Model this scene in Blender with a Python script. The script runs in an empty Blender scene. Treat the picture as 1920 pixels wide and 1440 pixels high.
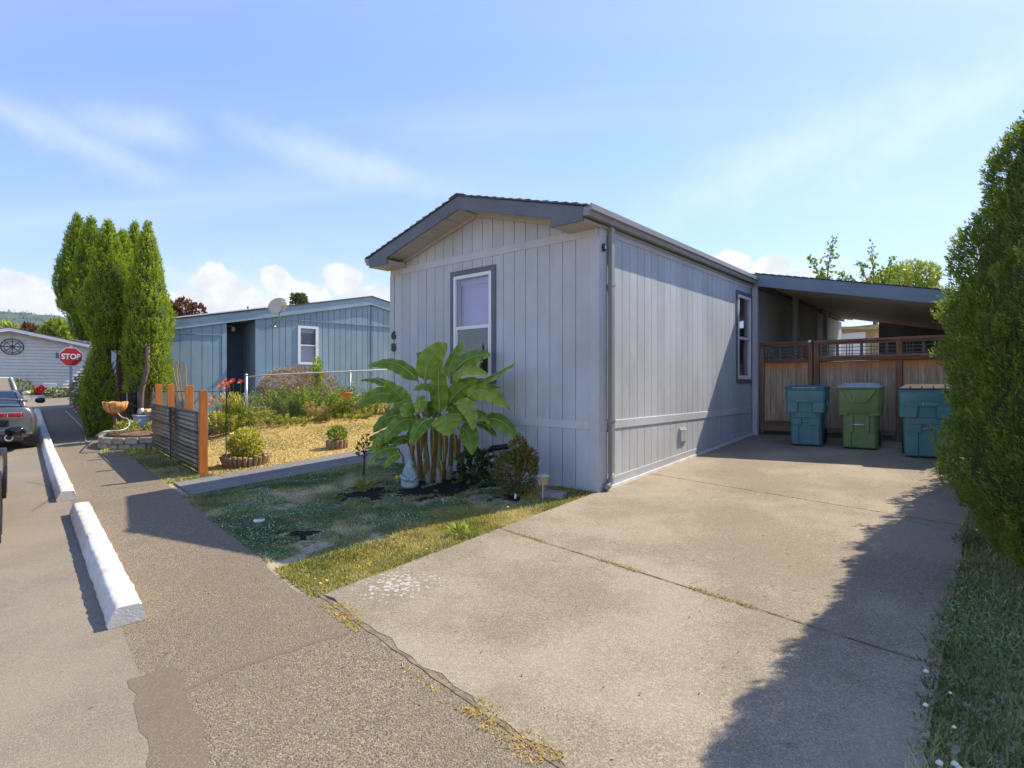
import bpy, math, random
import numpy as np
from mathutils import Vector, Matrix

SC = bpy.context.scene
COL = SC.collection
random.seed(7)
R = math.radians
rng = np.random.default_rng(11)

# ------------------------------------------------------------------ camera
EYE = 1.681
FPX = 1067.0
cd = bpy.data.cameras.new("camera")
cam = bpy.data.objects.new("camera", cd)
COL.objects.link(cam)
cam.location = (0, 0, EYE)
cam.rotation_euler = (R(90), 0, 0)
cd.sensor_width = 36
cd.lens = 36 * FPX / 1920
cd.clip_start = 0.05
cd.clip_end = 8000
SC.camera = cam

# ------------------------------------------------------------------ light
SUN_AZ = 59.0          # from +Y towards +X
SUN_EL = 47.8
w = bpy.data.worlds.new("World")
SC.world = w
w.use_nodes = True
nt = w.node_tree
nt.nodes.clear()
N = nt.nodes.new
L = nt.links.new


def node(tree, typ, **kw):
    n = tree.nodes.new(typ)
    for k, v in kw.items():
        setattr(n, k, v)
    return n


def math_n(tree, op, a, b=None, clamp=False):
    n = tree.nodes.new('ShaderNodeMath')
    n.operation = op
    n.use_clamp = clamp
    for i, v in enumerate((a, b)):
        if v is None:
            continue
        if isinstance(v, (int, float)):
            n.inputs[i].default_value = v
        else:
            tree.links.new(v, n.inputs[i])
    return n.outputs[0]


def maprange(tree, v, a, b, c=0.0, d=1.0, smooth=True):
    n = tree.nodes.new('ShaderNodeMapRange')
    n.interpolation_type = 'SMOOTHSTEP' if smooth else 'LINEAR'
    tree.links.new(v, n.inputs['Value'])
    n.inputs['From Min'].default_value = a
    n.inputs['From Max'].default_value = b
    n.inputs['To Min'].default_value = c
    n.inputs['To Max'].default_value = d
    return n.outputs['Result']


def mixc(tree, fac, a, b, mode='MIX'):
    n = tree.nodes.new('ShaderNodeMix')
    n.data_type = 'RGBA'
    n.blend_type = mode
    if isinstance(fac, (int, float)):
        n.inputs[0].default_value = fac
    else:
        tree.links.new(fac, n.inputs[0])
    for i, v in ((6, a), (7, b)):
        if isinstance(v, (tuple, list)):
            n.inputs[i].default_value = (v[0], v[1], v[2], 1)
        else:
            tree.links.new(v, n.inputs[i])
    return n.outputs[2]


sky = N('ShaderNodeTexSky')
sky.sky_type = 'NISHITA'
sky.sun_disc = False
sky.sun_elevation = R(SUN_EL)
sky.sun_rotation = R(SUN_AZ)
sky.altitude = 60
sky.air_density = 1.0
sky.dust_density = 0.25
sky.ozone_density = 2.0
bg = N('ShaderNodeBackground')
bg.inputs['Strength'].default_value = 0.15
out = N('ShaderNodeOutputWorld')
tc = N('ShaderNodeTexCoord')
DIR = tc.outputs['Generated']

# cirrus: stretched noise on a plane above
sep = N('ShaderNodeSeparateXYZ')
L(DIR, sep.inputs[0])
zc = math_n(nt, 'MAXIMUM', sep.outputs[2], 0.04)
px_ = math_n(nt, 'DIVIDE', sep.outputs[0], math_n(nt, 'ADD', zc, 0.12))
py_ = math_n(nt, 'DIVIDE', sep.outputs[1], math_n(nt, 'ADD', zc, 0.12))
comb = N('ShaderNodeCombineXYZ')
L(px_, comb.inputs[0]); L(py_, comb.inputs[1])
mp = N('ShaderNodeMapping')
mp.inputs['Rotation'].default_value = (0, 0, R(-24))
mp.inputs['Scale'].default_value = (0.42, 1.9, 1)
mp.inputs['Location'].default_value = (2.3, 0.4, 0)
L(comb.outputs[0], mp.inputs[0])
nz = N('ShaderNodeTexNoise')
nz.inputs['Scale'].default_value = 1.0
nz.inputs['Detail'].default_value = 7
nz.inputs['Roughness'].default_value = 0.5
nz.inputs['Distortion'].default_value = 0.6
L(mp.outputs[0], nz.inputs['Vector'])
cirrus = maprange(nt, nz.outputs[0], 0.42, 0.95, 0.0, 0.38)


def dirpx(px, py):
    v = Vector(((px - 960) / FPX, 1, (720 - py) / FPX)).normalized()
    return v


# noise used to fray cloud outlines
nb = N('ShaderNodeTexNoise')
nb.inputs['Scale'].default_value = 20
nb.inputs['Detail'].default_value = 12
nb.inputs['Roughness'].default_value = 0.62
L(DIR, nb.inputs['Vector'])
fray = math_n(nt, 'MULTIPLY', math_n(nt, 'SUBTRACT', nb.outputs[0], 0.5), 1.5)


def blob(px, py, rx, ry, rot=0.0, lo=-0.05, hi=0.22, fr=fray):
    """mask: 1 inside an ellipse of directions around the given bearing"""
    c = dirpx(px, py)
    right = Vector((c.y, -c.x, 0)).normalized()
    up = right.cross(c).normalized()
    a = R(rot)
    e1 = (right * math.cos(a) + up * math.sin(a)) / (rx / FPX * c.y)
    e2 = (-right * math.sin(a) + up * math.cos(a)) / (ry / FPX * c.y)
    s = N('ShaderNodeVectorMath'); s.operation = 'SUBTRACT'
    L(DIR, s.inputs[0]); s.inputs[1].default_value = c
    d1 = N('ShaderNodeVectorMath'); d1.operation = 'DOT_PRODUCT'
    L(s.outputs[0], d1.inputs[0]); d1.inputs[1].default_value = e1
    d2 = N('ShaderNodeVectorMath'); d2.operation = 'DOT_PRODUCT'
    L(s.outputs[0], d2.inputs[0]); d2.inputs[1].default_value = e2
    r2 = math_n(nt, 'ADD', math_n(nt, 'POWER', math_n(nt, 'ABSOLUTE', d1.outputs['Value']), 2.0),
                math_n(nt, 'POWER', math_n(nt, 'ABSOLUTE', d2.outputs['Value']), 2.0))
    # keep it on this side of the sky only
    d3 = N('ShaderNodeVectorMath'); d3.operation = 'DOT_PRODUCT'
    L(DIR, d3.inputs[0]); d3.inputs[1].default_value = c
    front = math_n(nt, 'GREATER_THAN', d3.outputs['Value'], 0.2)
    v = math_n(nt, 'SUBTRACT', 1.0, math_n(nt, 'SQRT', r2))
    v = math_n(nt, 'ADD', v, fr)
    m = maprange(nt, v, lo, hi)
    return math_n(nt, 'MULTIPLY', m, front)


def union(ms):
    o = ms[0]
    for m in ms[1:]:
        o = math_n(nt, 'MAXIMUM', o, m)
    return o


cum = union([blob(*b) for b in (
    (20, 545, 60, 38), (75, 570, 62, 30), (-70, 560, 120, 50), (120, 585, 60, 24),
    (402, 525, 40, 36), (440, 552, 52, 26), (360, 564, 50, 20), (520, 522, 34, 28), (565, 550, 60, 26), (640, 526, 38, 34),
    (690, 556, 50, 20), (500, 574, 130, 14), (1368, 494, 46, 24), (1440, 500, 42, 22), (1500, 520, 60, 14), (790, 575, 120, 20),
    (1900, 600, 200, 30), (-420, 560, 160, 46), (2300, 560, 200, 50))])
cumveil = union([blob(b[0], b[1], b[2], b[3], b[4], -0.1, 0.9) for b in (
    (40, 570, 190, 70, 0), (520, 555, 330, 75, 0), (1430, 520, 190, 50, 0))])
wisps = union([blob(b[0], b[1], b[2], b[3], b[4], -0.25, 1.1) for b in (
    (150, 265, 190, 42, -16), (260, 240, 130, 46, 4), (60, 235, 120, 30, -24),
    (1480, 290, 360, 70, 16), (1760, 215, 260, 60, 22), (640, 300, 240, 40, -10))])
# haze towards the horizon
elev = sep.outputs[2]
nzs = N('ShaderNodeTexNoise')
nzs.inputs['Scale'].default_value = 30
nzs.inputs['Detail'].default_value = 6
L(DIR, nzs.inputs['Vector'])
shade = maprange(nt, nzs.outputs[0], 0.3, 0.7, 0.80, 1.0)
cloud_col = N('ShaderNodeVectorMath'); cloud_col.operation = 'SCALE'
cloud_col.inputs[0].default_value = (4.7, 4.85, 5.1)
L(shade, cloud_col.inputs['Scale'])
skyc = sky.outputs[0]
lum = N('ShaderNodeRGBToBW'); L(skyc, lum.inputs[0])
roll = math_n(nt, 'DIVIDE', 1.42, math_n(nt, 'ADD', 1.0, math_n(nt, 'MULTIPLY', lum.outputs[0], 0.15)))
sk2 = N('ShaderNodeVectorMath'); sk2.operation = 'SCALE'
L(skyc, sk2.inputs[0]); L(roll, sk2.inputs['Scale'])
SKYTINT = mixc(nt, 1.0, sk2.outputs[0], (1.03, 1.0, 1.15), 'MULTIPLY')
c0 = mixc(nt, math_n(nt, 'MULTIPLY', cirrus, maprange(nt, elev, 0.02, 0.25)), SKYTINT, (4.6, 4.9, 5.3))
c1 = mixc(nt, math_n(nt, 'MULTIPLY', wisps, 0.34), c0, (4.7, 4.95, 5.3))
c2 = mixc(nt, math_n(nt, 'MULTIPLY', cumveil, 0.45), c1, (4.6, 4.9, 5.3))
c3 = mixc(nt, cum, c2, cloud_col.outputs[0])
L(c3, bg.inputs['Color'])
L(bg.outputs[0], out.inputs[0])

sd = bpy.data.lights.new("sun", 'SUN')
sd.energy = 5.0
sd.angle = R(0.5)
sd.color = (1.0, 0.90, 0.72)
sun = bpy.data.objects.new("sun", sd)
COL.objects.link(sun)
sv = Vector((math.sin(R(SUN_AZ)) * math.cos(R(SUN_EL)), math.cos(R(SUN_AZ)) * math.cos(R(SUN_EL)), math.sin(R(SUN_EL))))
sun.rotation_euler = sv.to_track_quat('Z', 'Y').to_euler()
sun.location = sv * 40

SC.view_settings.view_transform = 'Standard'
SC.view_settings.look = 'None'
SC.view_settings.gamma = 1
SC.view_settings.use_curve_mapping = False
SC.view_settings.exposure = 0.58
SC.render.engine = 'CYCLES'
SC.cycles.max_bounces = 8
SC.cycles.transparent_max_bounces = 12
SC.cycles.use_denoising = True

# ------------------------------------------------------------------ frames and terrain
HX = Vector((.7593, -.6508, 0)); HY = Vector((.6508, .7593, 0))      # our house: across, back
RX = Vector((.757, .6534, 0)); RY = Vector((-.6534, .757, 0))        # street: to the yards, along
H0 = Vector((1.06, 6.97, 0))                                        # front right corner of our house
H_ROT = math.atan2(HX.y, HX.x)
R_ROT = math.atan2(RX.y, RX.x)


def smooth(t):
    t = np.clip(t, 0, 1)
    return t * t * (3 - 2 * t)


def G(x, y):
    x = np.asarray(x, float); y = np.asarray(y, float)
    s = .6508 * x + .7593 * y
    q = -.6534 * x + .757 * y
    ww = .757 * x + .6534 * y
    sc = np.where(s > 16, 16 + 4 * (1 - np.exp(-np.maximum(s - 16, 0) / 4)), s)
    sc = np.where(s < -3, -3 - 2 * (1 - np.exp(np.minimum(s + 3, 0) / 2)), sc)
    z = .057 * sc
    yard = np.clip(.06 * (q - 10), 0, .5) * smooth((ww - 2.6) / 2.0)
    far = np.clip(.026 * (q - 16), 0, .95)
    return z + np.maximum(yard, far)


def g(x, y):
    return float(G(x, y))


def hit(px, py):
    """point of the terrain seen at a pixel of the 1920 x 1440 photograph"""
    kx = (px - 960) / FPX; kz = (720 - py) / FPX
    d = 0.5
    while d < 400:
        if EYE + kz * d < g(kx * d, d):
            break
        d += 0.05
    return Vector((kx * d, d, g(kx * d, d)))


def at(px, py, d):
    return Vector(((px - 960) / FPX * d, d, EYE + (720 - py) / FPX * d))


def hp(x, y, z=0.0):      # our house frame -> world
    p = H0 + HX * x + HY * y
    return Vector((p.x, p.y, z))


def rp(a, q, z=None):      # street frame -> world
    p = RX * a + RY * q
    return Vector((p.x, p.y, g(p.x, p.y) if z is None else z))


# ------------------------------------------------------------------ object helpers
def tag(o, label=None, cat=None, group=None, kind=None):
    if label: o['label'] = label
    if cat: o['category'] = cat
    if group: o['group'] = group
    if kind: o['kind'] = kind
    return o


def thing(name, label, cat, loc=(0, 0, 0), rotz=0, group=None):
    o = bpy.data.objects.new(name, None)
    o.empty_display_size = .2
    COL.objects.link(o)
    o.location = loc
    o.rotation_euler = (0, 0, rotz)
    return tag(o, label, cat, group)


def link(name, me, parent=None):
    o = bpy.data.objects.new(name, me)
    COL.objects.link(o)
    if parent is not None:
        o.parent = parent
    return o


class MB:
    def __init__(s):
        s.v = []; s.f = []

    def add(s, vs, fs):
        n = len(s.v)
        s.v += [tuple(p) for p in vs]
        s.f += [tuple(i + n for i in q) for q in fs]
        return s

    def box(s, a, b, M=None):
        x0, y0, z0 = a; x1, y1, z1 = b
        vs = [Vector(p) for p in ((x0, y0, z0), (x1, y0, z0), (x1, y1, z0), (x0, y1, z0), (x0, y0, z1), (x1, y0, z1), (x1, y1, z1), (x0, y1, z1))]
        if M is not None:
            vs = [M @ p for p in vs]
        return s.add(vs, [(0, 3, 2, 1), (4, 5, 6, 7), (0, 1, 5, 4), (1, 2, 6, 5), (2, 3, 7, 6), (3, 0, 4, 7)])

    def bar(s, p, q, wd, th=None, up=Vector((0, 0, 1))):
        th = wd if th is None else th
        p = Vector(p); q = Vector(q); d = (q - p).normalized()
        sx = d.cross(up)
        if sx.length < 1e-4: sx = d.cross(Vector((0, 1, 0)))
        sx.normalize(); sy = sx.cross(d).normalized()
        sx = sx * wd / 2; sy = sy * th / 2
        vs = [p - sx - sy, p + sx - sy, p + sx + sy, p - sx + sy, q - sx - sy, q + sx - sy, q + sx + sy, q - sx + sy]
        return s.add(vs, [(0, 1, 2, 3), (7, 6, 5, 4), (0, 4, 5, 1), (1, 5, 6, 2), (2, 6, 7, 3), (3, 7, 4, 0)])

    def prism(s, poly, ax, a, b):
        """polygon (2-D) extruded between a and b along axis ax (0,1,2)"""
        n = len(poly)
        def P(u, v, c):
            return (c, u, v) if ax == 0 else ((u, c, v) if ax == 1 else (u, v, c))
        vs = [P(u, v, a) for u, v in poly] + [P(u, v, b) for u, v in poly]
        fs = [tuple(range(n)), tuple(range(2 * n - 1, n - 1, -1))]
        fs += [(i, i + n, (i + 1) % n + n, (i + 1) % n) for i in range(n)]
        return s.add(vs, fs)

    def tube(s, pts, r, seg=8, caps=True):
        pts = [Vector(p) for p in pts]
        n = len(pts)
        rs = r if isinstance(r, (list, tuple)) else [r] * n
        vs = []
        ref = None
        for i, p in enumerate(pts):
            d = (pts[min(i + 1, n - 1)] - pts[max(i - 1, 0)]).normalized()
            if ref is None:
                ref = Vector((0, 0, 1)) if abs(d.z) < .9 else Vector((1, 0, 0))
            sx = d.cross(ref).normalized(); sy = sx.cross(d).normalized(); ref = sy if abs(d.dot(sy)) < .5 else ref
            for k in range(seg):
                a = 2 * math.pi * k / seg
                vs.append(p + (sx * math.cos(a) + sy * math.sin(a)) * rs[i])
        fs = []
        for i in range(n - 1):
            for k in range(seg):
                k2 = (k + 1) % seg
                fs.append((i * seg + k, i * seg + k2, (i + 1) * seg + k2, (i + 1) * seg + k))
        if caps:
            fs.append(tuple(range(seg - 1, -1, -1)))
            fs.append(tuple(range((n - 1) * seg, n * seg)))
        return s.add(vs, fs)

    def lathe(s, prof, c=(0, 0, 0), seg=16, M=None):
        vs = []; fs = []
        c = Vector(c)
        for r, z in prof:
            for k in range(seg):
                a = 2 * math.pi * k / seg
                p = Vector((r * math.cos(a), r * math.sin(a), z))
                if M is not None: p = M @ p
                vs.append(p + c)
        n = len(prof)
        for i in range(n - 1):
            for k in range(seg):
                k2 = (k + 1) % seg
                fs.append((i * seg + k, i * seg + k2, (i + 1) * seg + k2, (i + 1) * seg + k))
        fs.append(tuple(range(seg - 1, -1, -1)))
        fs.append(tuple(range((n - 1) * seg, n * seg)))
        return s.add(vs, fs)

    def mesh(s, name, smooth_=False):
        me = bpy.data.meshes.new(name)
        me.from_pydata(s.v, [], s.f)
        me.validate()
        if smooth_:
            me.polygons.foreach_set('use_smooth', [True] * len(me.polygons))
        return me

    def build(s, name, m, parent=None, smooth_=False, bevel=0, seg=1, wn=False):
        me = s.mesh(name, smooth_)
        if m is not None: me.materials.append(m)
        o = link(name, me, parent)
        if bevel:
            b = o.modifiers.new('bevel', 'BEVEL'); b.width = bevel; b.segments = seg; b.limit_method = 'ANGLE'; b.angle_limit = R(35)
        return o


def np_mesh(name, V, F, m, parent=None, tint=None, smooth_=False):
    """V (n,3) float, F (m,k) int with constant k"""
    me = bpy.data.meshes.new(name)
    V = np.ascontiguousarray(V, dtype=np.float32); F = np.ascontiguousarray(F, dtype=np.int32)
    k = F.shape[1]
    me.vertices.add(len(V)); me.vertices.foreach_set('co', V.ravel())
    me.loops.add(F.size); me.loops.foreach_set('vertex_index', F.ravel())
    me.polygons.add(len(F)); me.polygons.foreach_set('loop_start', np.arange(0, F.size, k, dtype=np.int32))
    if smooth_:
        me.polygons.foreach_set('use_smooth', np.ones(len(F), dtype=bool))
    if tint is not None:
        a = me.attributes.new('tint', 'FLOAT', 'POINT')
        a.data.foreach_set('value', np.ascontiguousarray(tint, dtype=np.float32))
    me.update(calc_edges=True)
    if m is not None: me.materials.append(m)
    return link(name, me, parent)


# ------------------------------------------------------------------ materials
def new_mat(name):
    m = bpy.data.materials.new(name)
    m.use_nodes = True
    t = m.node_tree
    b = t.nodes['Principled BSDF']
    return m, t, b


def tex_noise(t, vec, scale, detail=4, rough=.5, dist=0.0, out_=0):
    n = t.nodes.new('ShaderNodeTexNoise')
    n.inputs['Scale'].default_value = scale
    n.inputs['Detail'].default_value = detail
    n.inputs['Roughness'].default_value = rough
    n.inputs['Distortion'].default_value = dist
    if vec is not None: t.links.new(vec, n.inputs['Vector'])
    return n.outputs[out_]


def coords(t, scale=(1, 1, 1), rot=(0, 0, 0), world=False):
    if world:
        src = t.nodes.new('ShaderNodeNewGeometry').outputs['Position']
    else:
        src = t.nodes.new('ShaderNodeTexCoord').outputs['Object']
    mp = t.nodes.new('ShaderNodeMapping')
    mp.inputs['Scale'].default_value = scale
    mp.inputs['Rotation'].default_value = rot
    t.links.new(src, mp.inputs[0])
    return mp.outputs[0]


def bump(t, b, h, strength, dist=.01):
    n = t.nodes.new('ShaderNodeBump')
    n.inputs['Strength'].default_value = strength
    n.inputs['Distance'].default_value = dist
    t.links.new(h, n.inputs['Height'])
    t.links.new(n.outputs[0], b.inputs['Normal'])


def paint(name, col, rough=.6, var=.12, scale=3, fine=60, bmp=.15, bdist=.003, stretch=(1, 1, 1), world=False, metal=0, dirt=None, dirt_amt=.0, spec=.5, rnd=0.0):
    m, t, b = new_mat(name)
    v = coords(t, stretch, world=world)
    n1 = tex_noise(t, v, scale, 5, .6)
    n2 = tex_noise(t, v, fine, 3, .6)
    lo = tuple(c * (1 - var) for c in col); hi = tuple(min(1, c * (1 + var)) for c in col)
    c = mixc(t, maprange(t, n1, .3, .7), lo, hi)
    c = mixc(t, math_n(t, 'MULTIPLY', maprange(t, n2, .35, .7), var * 1.2), c, lo)
    if dirt is not None:
        n3 = tex_noise(t, v, scale * 2.3, 6, .7)
        c = mixc(t, math_n(t, 'MULTIPLY', maprange(t, n3, .5, .72), dirt_amt), c, dirt)
    if rnd:
        oi = t.nodes.new('ShaderNodeObjectInfo')
        f = maprange(t, oi.outputs['Random'], 0, 1, 1 - rnd, 1 + rnd, False)
        hs = t.nodes.new('ShaderNodeHueSaturation')
        t.links.new(f, hs.inputs['Value']); t.links.new(c, hs.inputs['Color'])
        c = hs.outputs[0]
    t.links.new(c, b.inputs['Base Color'])
    b.inputs['Roughness'].default_value = rough
    b.inputs['Metallic'].default_value = metal
    b.inputs['Specular IOR Level'].default_value = spec
    if bmp: bump(t, b, n2, bmp, bdist)
    return m


def siding(name, col):
    """painted wood siding, embossed grain running up the board"""
    m, t, b = new_mat(name)
    v = coords(t, (60, 60, 4))
    n1 = tex_noise(t, v, 1.4, 4, .6, .6)
    v2 = coords(t, (1, 1, .6))
    n2 = tex_noise(t, v2, 1.1, 4, .6)
    n3 = tex_noise(t, coords(t), 240, 2)
    oi = t.nodes.new('ShaderNodeObjectInfo')
    lo = tuple(c * .88 for c in col); hi = tuple(c * 1.1 for c in col)
    c = mixc(t, maprange(t, n2, .3, .7), lo, hi)
    c = mixc(t, math_n(t, 'MULTIPLY', maprange(t, n1, .45, .75), .22), c, tuple(x * .7 for x in col))
    n4 = tex_noise(t, coords(t, (5, 5, .9)), 1.3, 5, .65)
    c = mixc(t, math_n(t, 'MULTIPLY', maprange(t, n4, .56, .78), .3), c, tuple(x * .74 * y for x, y in zip(col, (1.0, .95, .86))))
    hs = t.nodes.new('ShaderNodeHueSaturation')
    t.links.new(maprange(t, oi.outputs['Random'], 0, 1, .94, 1.05, False), hs.inputs['Value'])
    t.links.new(c, hs.inputs['Color'])
    # splash dirt near the foot of the wall
    t.links.new(hs.outputs[0], b.inputs['Base Color'])
    b.inputs['Roughness'].default_value = .62
    h = math_n(t, 'ADD', n1, math_n(t, 'MULTIPLY', n3, .5))
    bump(t, b, h, .45, .004)
    return m


def wood(name, col, dark, stretch=(30, 30, 1.2), rough=.75, rnd=.18, top=None):
    m, t, b = new_mat(name)
    oi = t.nodes.new('ShaderNodeObjectInfo')
    src = t.nodes.new('ShaderNodeTexCoord').outputs['Object']
    ad = t.nodes.new('ShaderNodeVectorMath'); ad.operation = 'ADD'
    cb = t.nodes.new('ShaderNodeCombineXYZ')
    t.links.new(math_n(t, 'MULTIPLY', oi.outputs['Random'], 37.0), cb.inputs[2])
    t.links.new(src, ad.inputs[0]); t.links.new(cb.outputs[0], ad.inputs[1])
    mp = t.nodes.new('ShaderNodeMapping'); mp.inputs['Scale'].default_value = stretch
    t.links.new(ad.outputs[0], mp.inputs[0])
    n1 = tex_noise(t, mp.outputs[0], 1.5, 6, .65, .8)
    n2 = tex_noise(t, ad.outputs[0], 2.2, 4, .6)
    c = mixc(t, maprange(t, n1, .35, .68), dark, col)
    c = mixc(t, math_n(t, 'MULTIPLY', maprange(t, n2, .4, .7), .5), c, tuple(x * .6 for x in col))
    if top is not None:      # (z0, z1, colour): unfaded stain kept under a rail
        z0, z1, tcx = top
        sp = t.nodes.new('ShaderNodeSeparateXYZ'); t.links.new(src, sp.inputs[0])
        zz = math_n(t, 'ADD', sp.outputs[2], math_n(t, 'MULTIPLY', math_n(t, 'SUBTRACT', n1, .5), .28))
        f = maprange(t, zz, z0, z1)
        c = mixc(t, f, c, tcx)
    hs = t.nodes.new('ShaderNodeHueSaturation')
    t.links.new(maprange(t, oi.outputs['Random'], 0, 1, 1 - rnd, 1 + rnd, False), hs.inputs['Value'])
    t.links.new(c, hs.inputs['Color'])
    t.links.new(hs.outputs[0], b.inputs['Base Color'])
    b.inputs['Roughness'].default_value = rough
    bump(t, b, n1, .4, .004)
    return m


def foliage(name, dark, mid, light, rough=.55, trans=.3, twig=None):
    m, t, b = new_mat(name)
    a = t.nodes.new('ShaderNodeAttribute'); a.attribute_name = 'tint'
    r = t.nodes.new('ShaderNodeValToRGB')
    e = r.color_ramp.elements
    e[0].position = 0; e[0].color = (*dark, 1)
    e[1].position = 1; e[1].color = (*light, 1)
    x = e.new(.5); x.color = (*mid, 1)
    t.links.new(a.outputs['Fac'], r.inputs[0])
    col = r.outputs[0]
    t.links.new(col, b.inputs['Base Color'])
    b.inputs['Roughness'].default_value = rough
    b.inputs['Specular IOR Level'].default_value = .35
    if trans:
        tr = t.nodes.new('ShaderNodeBsdfTranslucent')
        br = mixc(t, 1.0, col, (1.25, 1.25, .75), 'MULTIPLY')
        t.links.new(br, tr.inputs[0])
        mx = t.nodes.new('ShaderNodeMixShader'); mx.inputs[0].default_value = trans
        o = t.nodes['Material Output']
        t.links.new(b.outputs[0], mx.inputs[1]); t.links.new(tr.outputs[0], mx.inputs[2])
        t.links.new(mx.outputs[0], o.inputs[0])
    return m


def glass_mat(name, tint=(.8, .85, .9), refl=.12, opac=.25, col=(.02, .025, .03), rough=.02):
    """window glass: clear part lets the room show, the rest mirrors"""
    m, t, b = new_mat(name)
    o = t.nodes['Material Output']
    gl = t.nodes.new('ShaderNodeBsdfGlossy'); gl.inputs['Roughness'].default_value = rough
    tr = t.nodes.new('ShaderNodeBsdfTransparent'); tr.inputs[0].default_value = (*tint, 1)
    lw = t.nodes.new('ShaderNodeLayerWeight'); lw.inputs[0].default_value = .5
    f = math_n(t, 'ADD', math_n(t, 'MULTIPLY', math_n(t, 'POWER', lw.outputs['Facing'], 4.0), .9), .05 + refl)
    f = math_n(t, 'MINIMUM', f, 1.0)
    mx = t.nodes.new('ShaderNodeMixShader')
    t.links.new(f, mx.inputs[0]); t.links.new(tr.outputs[0], mx.inputs[1]); t.links.new(gl.outputs[0], mx.inputs[2])
    t.links.new(mx.outputs[0], o.inputs[0])
    return m

# ------------------------------------------------------------------ shared materials
M = {}
M['wall'] = siding('grey_siding', (.50, .52, .55))
M['wall_trim'] = siding('grey_trim', (.52, .535, .56))
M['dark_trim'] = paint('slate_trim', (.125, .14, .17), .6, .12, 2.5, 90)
M['gutter'] = paint('gutter_paint', (.26, .255, .25), .4, .06, 2, 80, bmp=.03)
M['soffit'] = paint('soffit_paint', (.46, .42, .38), .6, .07, 2, 60)
M['white'] = paint('white_vinyl', (.78, .79, .8), .35, .03, 2, 40, bmp=.02)
M['flash'] = paint('white_flashing', (.62, .62, .62), .6, .12, 4, 60, dirt=(.3, .26, .2), dirt_amt=.6)
M['shingle'] = paint('shingle', (.10, .10, .105), .9, .35, 3, 160, bmp=.5, bdist=.004, rnd=.15)
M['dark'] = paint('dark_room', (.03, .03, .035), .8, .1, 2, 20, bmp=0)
M['black'] = paint('black_plastic', (.012, .012, .013), .4, .1, 4, 60, bmp=.05)
M['rubber'] = paint('tyre_rubber', (.02, .02, .02), .8, .2, 4, 60, bmp=.2)
M['galv'] = paint('galvanised', (.42, .43, .44), .38, .12, 6, 40, metal=.7, bmp=.03)
M['numeral'] = paint('house_number', (.025, .03, .04), .5, .05, 2, 40, bmp=0)
M['glass'] = glass_mat('window_glass', (.88, .88, .93), .04)
M['blind'] = paint('lilac_blind', (.72, .58, .82), .8, .04, 2, 40, bmp=0)
M['blindrail'] = paint('blind_rail', (.7, .72, .8), .6, .04, 2, 40, bmp=0)
M['ceil_sheet'] = paint('carport_sheet', (.50, .46, .41), .5, .1, 1.5, 40, bmp=.05)
M['fascia_blue'] = paint('carport_fascia', (.20, .25, .31), .6, .08, 2, 90)
M['fence_board'] = wood('fence_board', (.62, .46, .31), (.31, .21, .135), top=(1.86, 2.12, (.70, .23, .04)))
M['fence_rail'] = wood('fence_rail', (.33, .16, .085), (.15, .07, .04), (2, 30, 30))
M['fence_rail_l'] = wood('fence_rail_light', (.34, .22, .14), (.2, .11, .06), (2, 30, 30))
M['fence_post'] = wood('fence_post', (.33, .16, .085), (.15, .07, .04), (30, 30, 1.5))
M['lattice'] = paint('lattice_rods', (.16, .13, .12), .7, .15, 4, 60)


# ground covers -------------------------------------------------------
def ground_mat():
    m, t, b = new_mat('ground_soil_and_thatch')
    v = coords(t, world=True)
    n1 = tex_noise(t, v, .9, 5, .6)
    n2 = tex_noise(t, v, 6, 5, .65)
    n3 = tex_noise(t, v, 45, 4, .7)
    soil = mixc(t, maprange(t, n3, .35, .65), (.035, .028, .022), (.12, .095, .07))
    thatch = mixc(t, maprange(t, n3, .35, .65), (.32, .26, .16), (.58, .49, .34))
    green = mixc(t, maprange(t, n3, .35, .65), (.06, .08, .025), (.16, .19, .06))
    c = mixc(t, maprange(t, n2, .47, .66), thatch, green)
    c = mixc(t, math_n(t, 'MULTIPLY', maprange(t, n1, .5, .66), .6), c, soil)
    # far side of the path: summer-dry straw
    pos = t.nodes.new('ShaderNodeNewGeometry').outputs['Position']
    dt = t.nodes.new('ShaderNodeVectorMath'); dt.operation = 'DOT_PRODUCT'
    t.links.new(pos, dt.inputs[0]); dt.inputs[1].default_value = HX
    straw = mixc(t, maprange(t, n2, .35, .65), (.46, .32, .12), (.58, .44, .20))
    straw = mixc(t, math_n(t, 'MULTIPLY', maprange(t, n1, .5, .7), .7), straw, (.20, .20, .05))
    c = mixc(t, math_n(t, 'SUBTRACT', 1.0, maprange(t, dt.outputs['Value'], -9.6, -9.2)), c, straw)
    # dark bark mulch round the banana clump
    for (cx, cy, rad) in MULCH:
        dd = t.nodes.new('ShaderNodeVectorMath'); dd.operation = 'DISTANCE'
        t.links.new(pos, dd.inputs[0]); dd.inputs[1].default_value = (cx, cy, g(cx, cy))
        f = math_n(t, 'ADD', math_n(t, 'DIVIDE', dd.outputs['Value'], rad), math_n(t, 'MULTIPLY', math_n(t, 'SUBTRACT', n2, .5), 4.0))
        c = mixc(t, math_n(t, 'SUBTRACT', 1.0, maprange(t, f, .75, 1.0)), c, mixc(t, maprange(t, n3, .4, .7), (.008, .007, .006), (.04, .032, .026)))
    t.links.new(c, b.inputs['Base Color'])
    b.inputs['Roughness'].default_value = .95
    b.inputs['Specular IOR Level'].default_value = .2
    bump(t, b, math_n(t, 'ADD', n3, n2), .8, .02)
    return m


MULCH = [(hit(810, 915).x, hit(810, 915).y, .75), (hit(880, 905).x, hit(880, 905).y, .6), (hit(690, 925).x, hit(690, 925).y, .5),
         (hit(570, 1005).x, hit(570, 1005).y, .22), (hit(980, 930).x, hit(980, 930).y, .35)]


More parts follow.
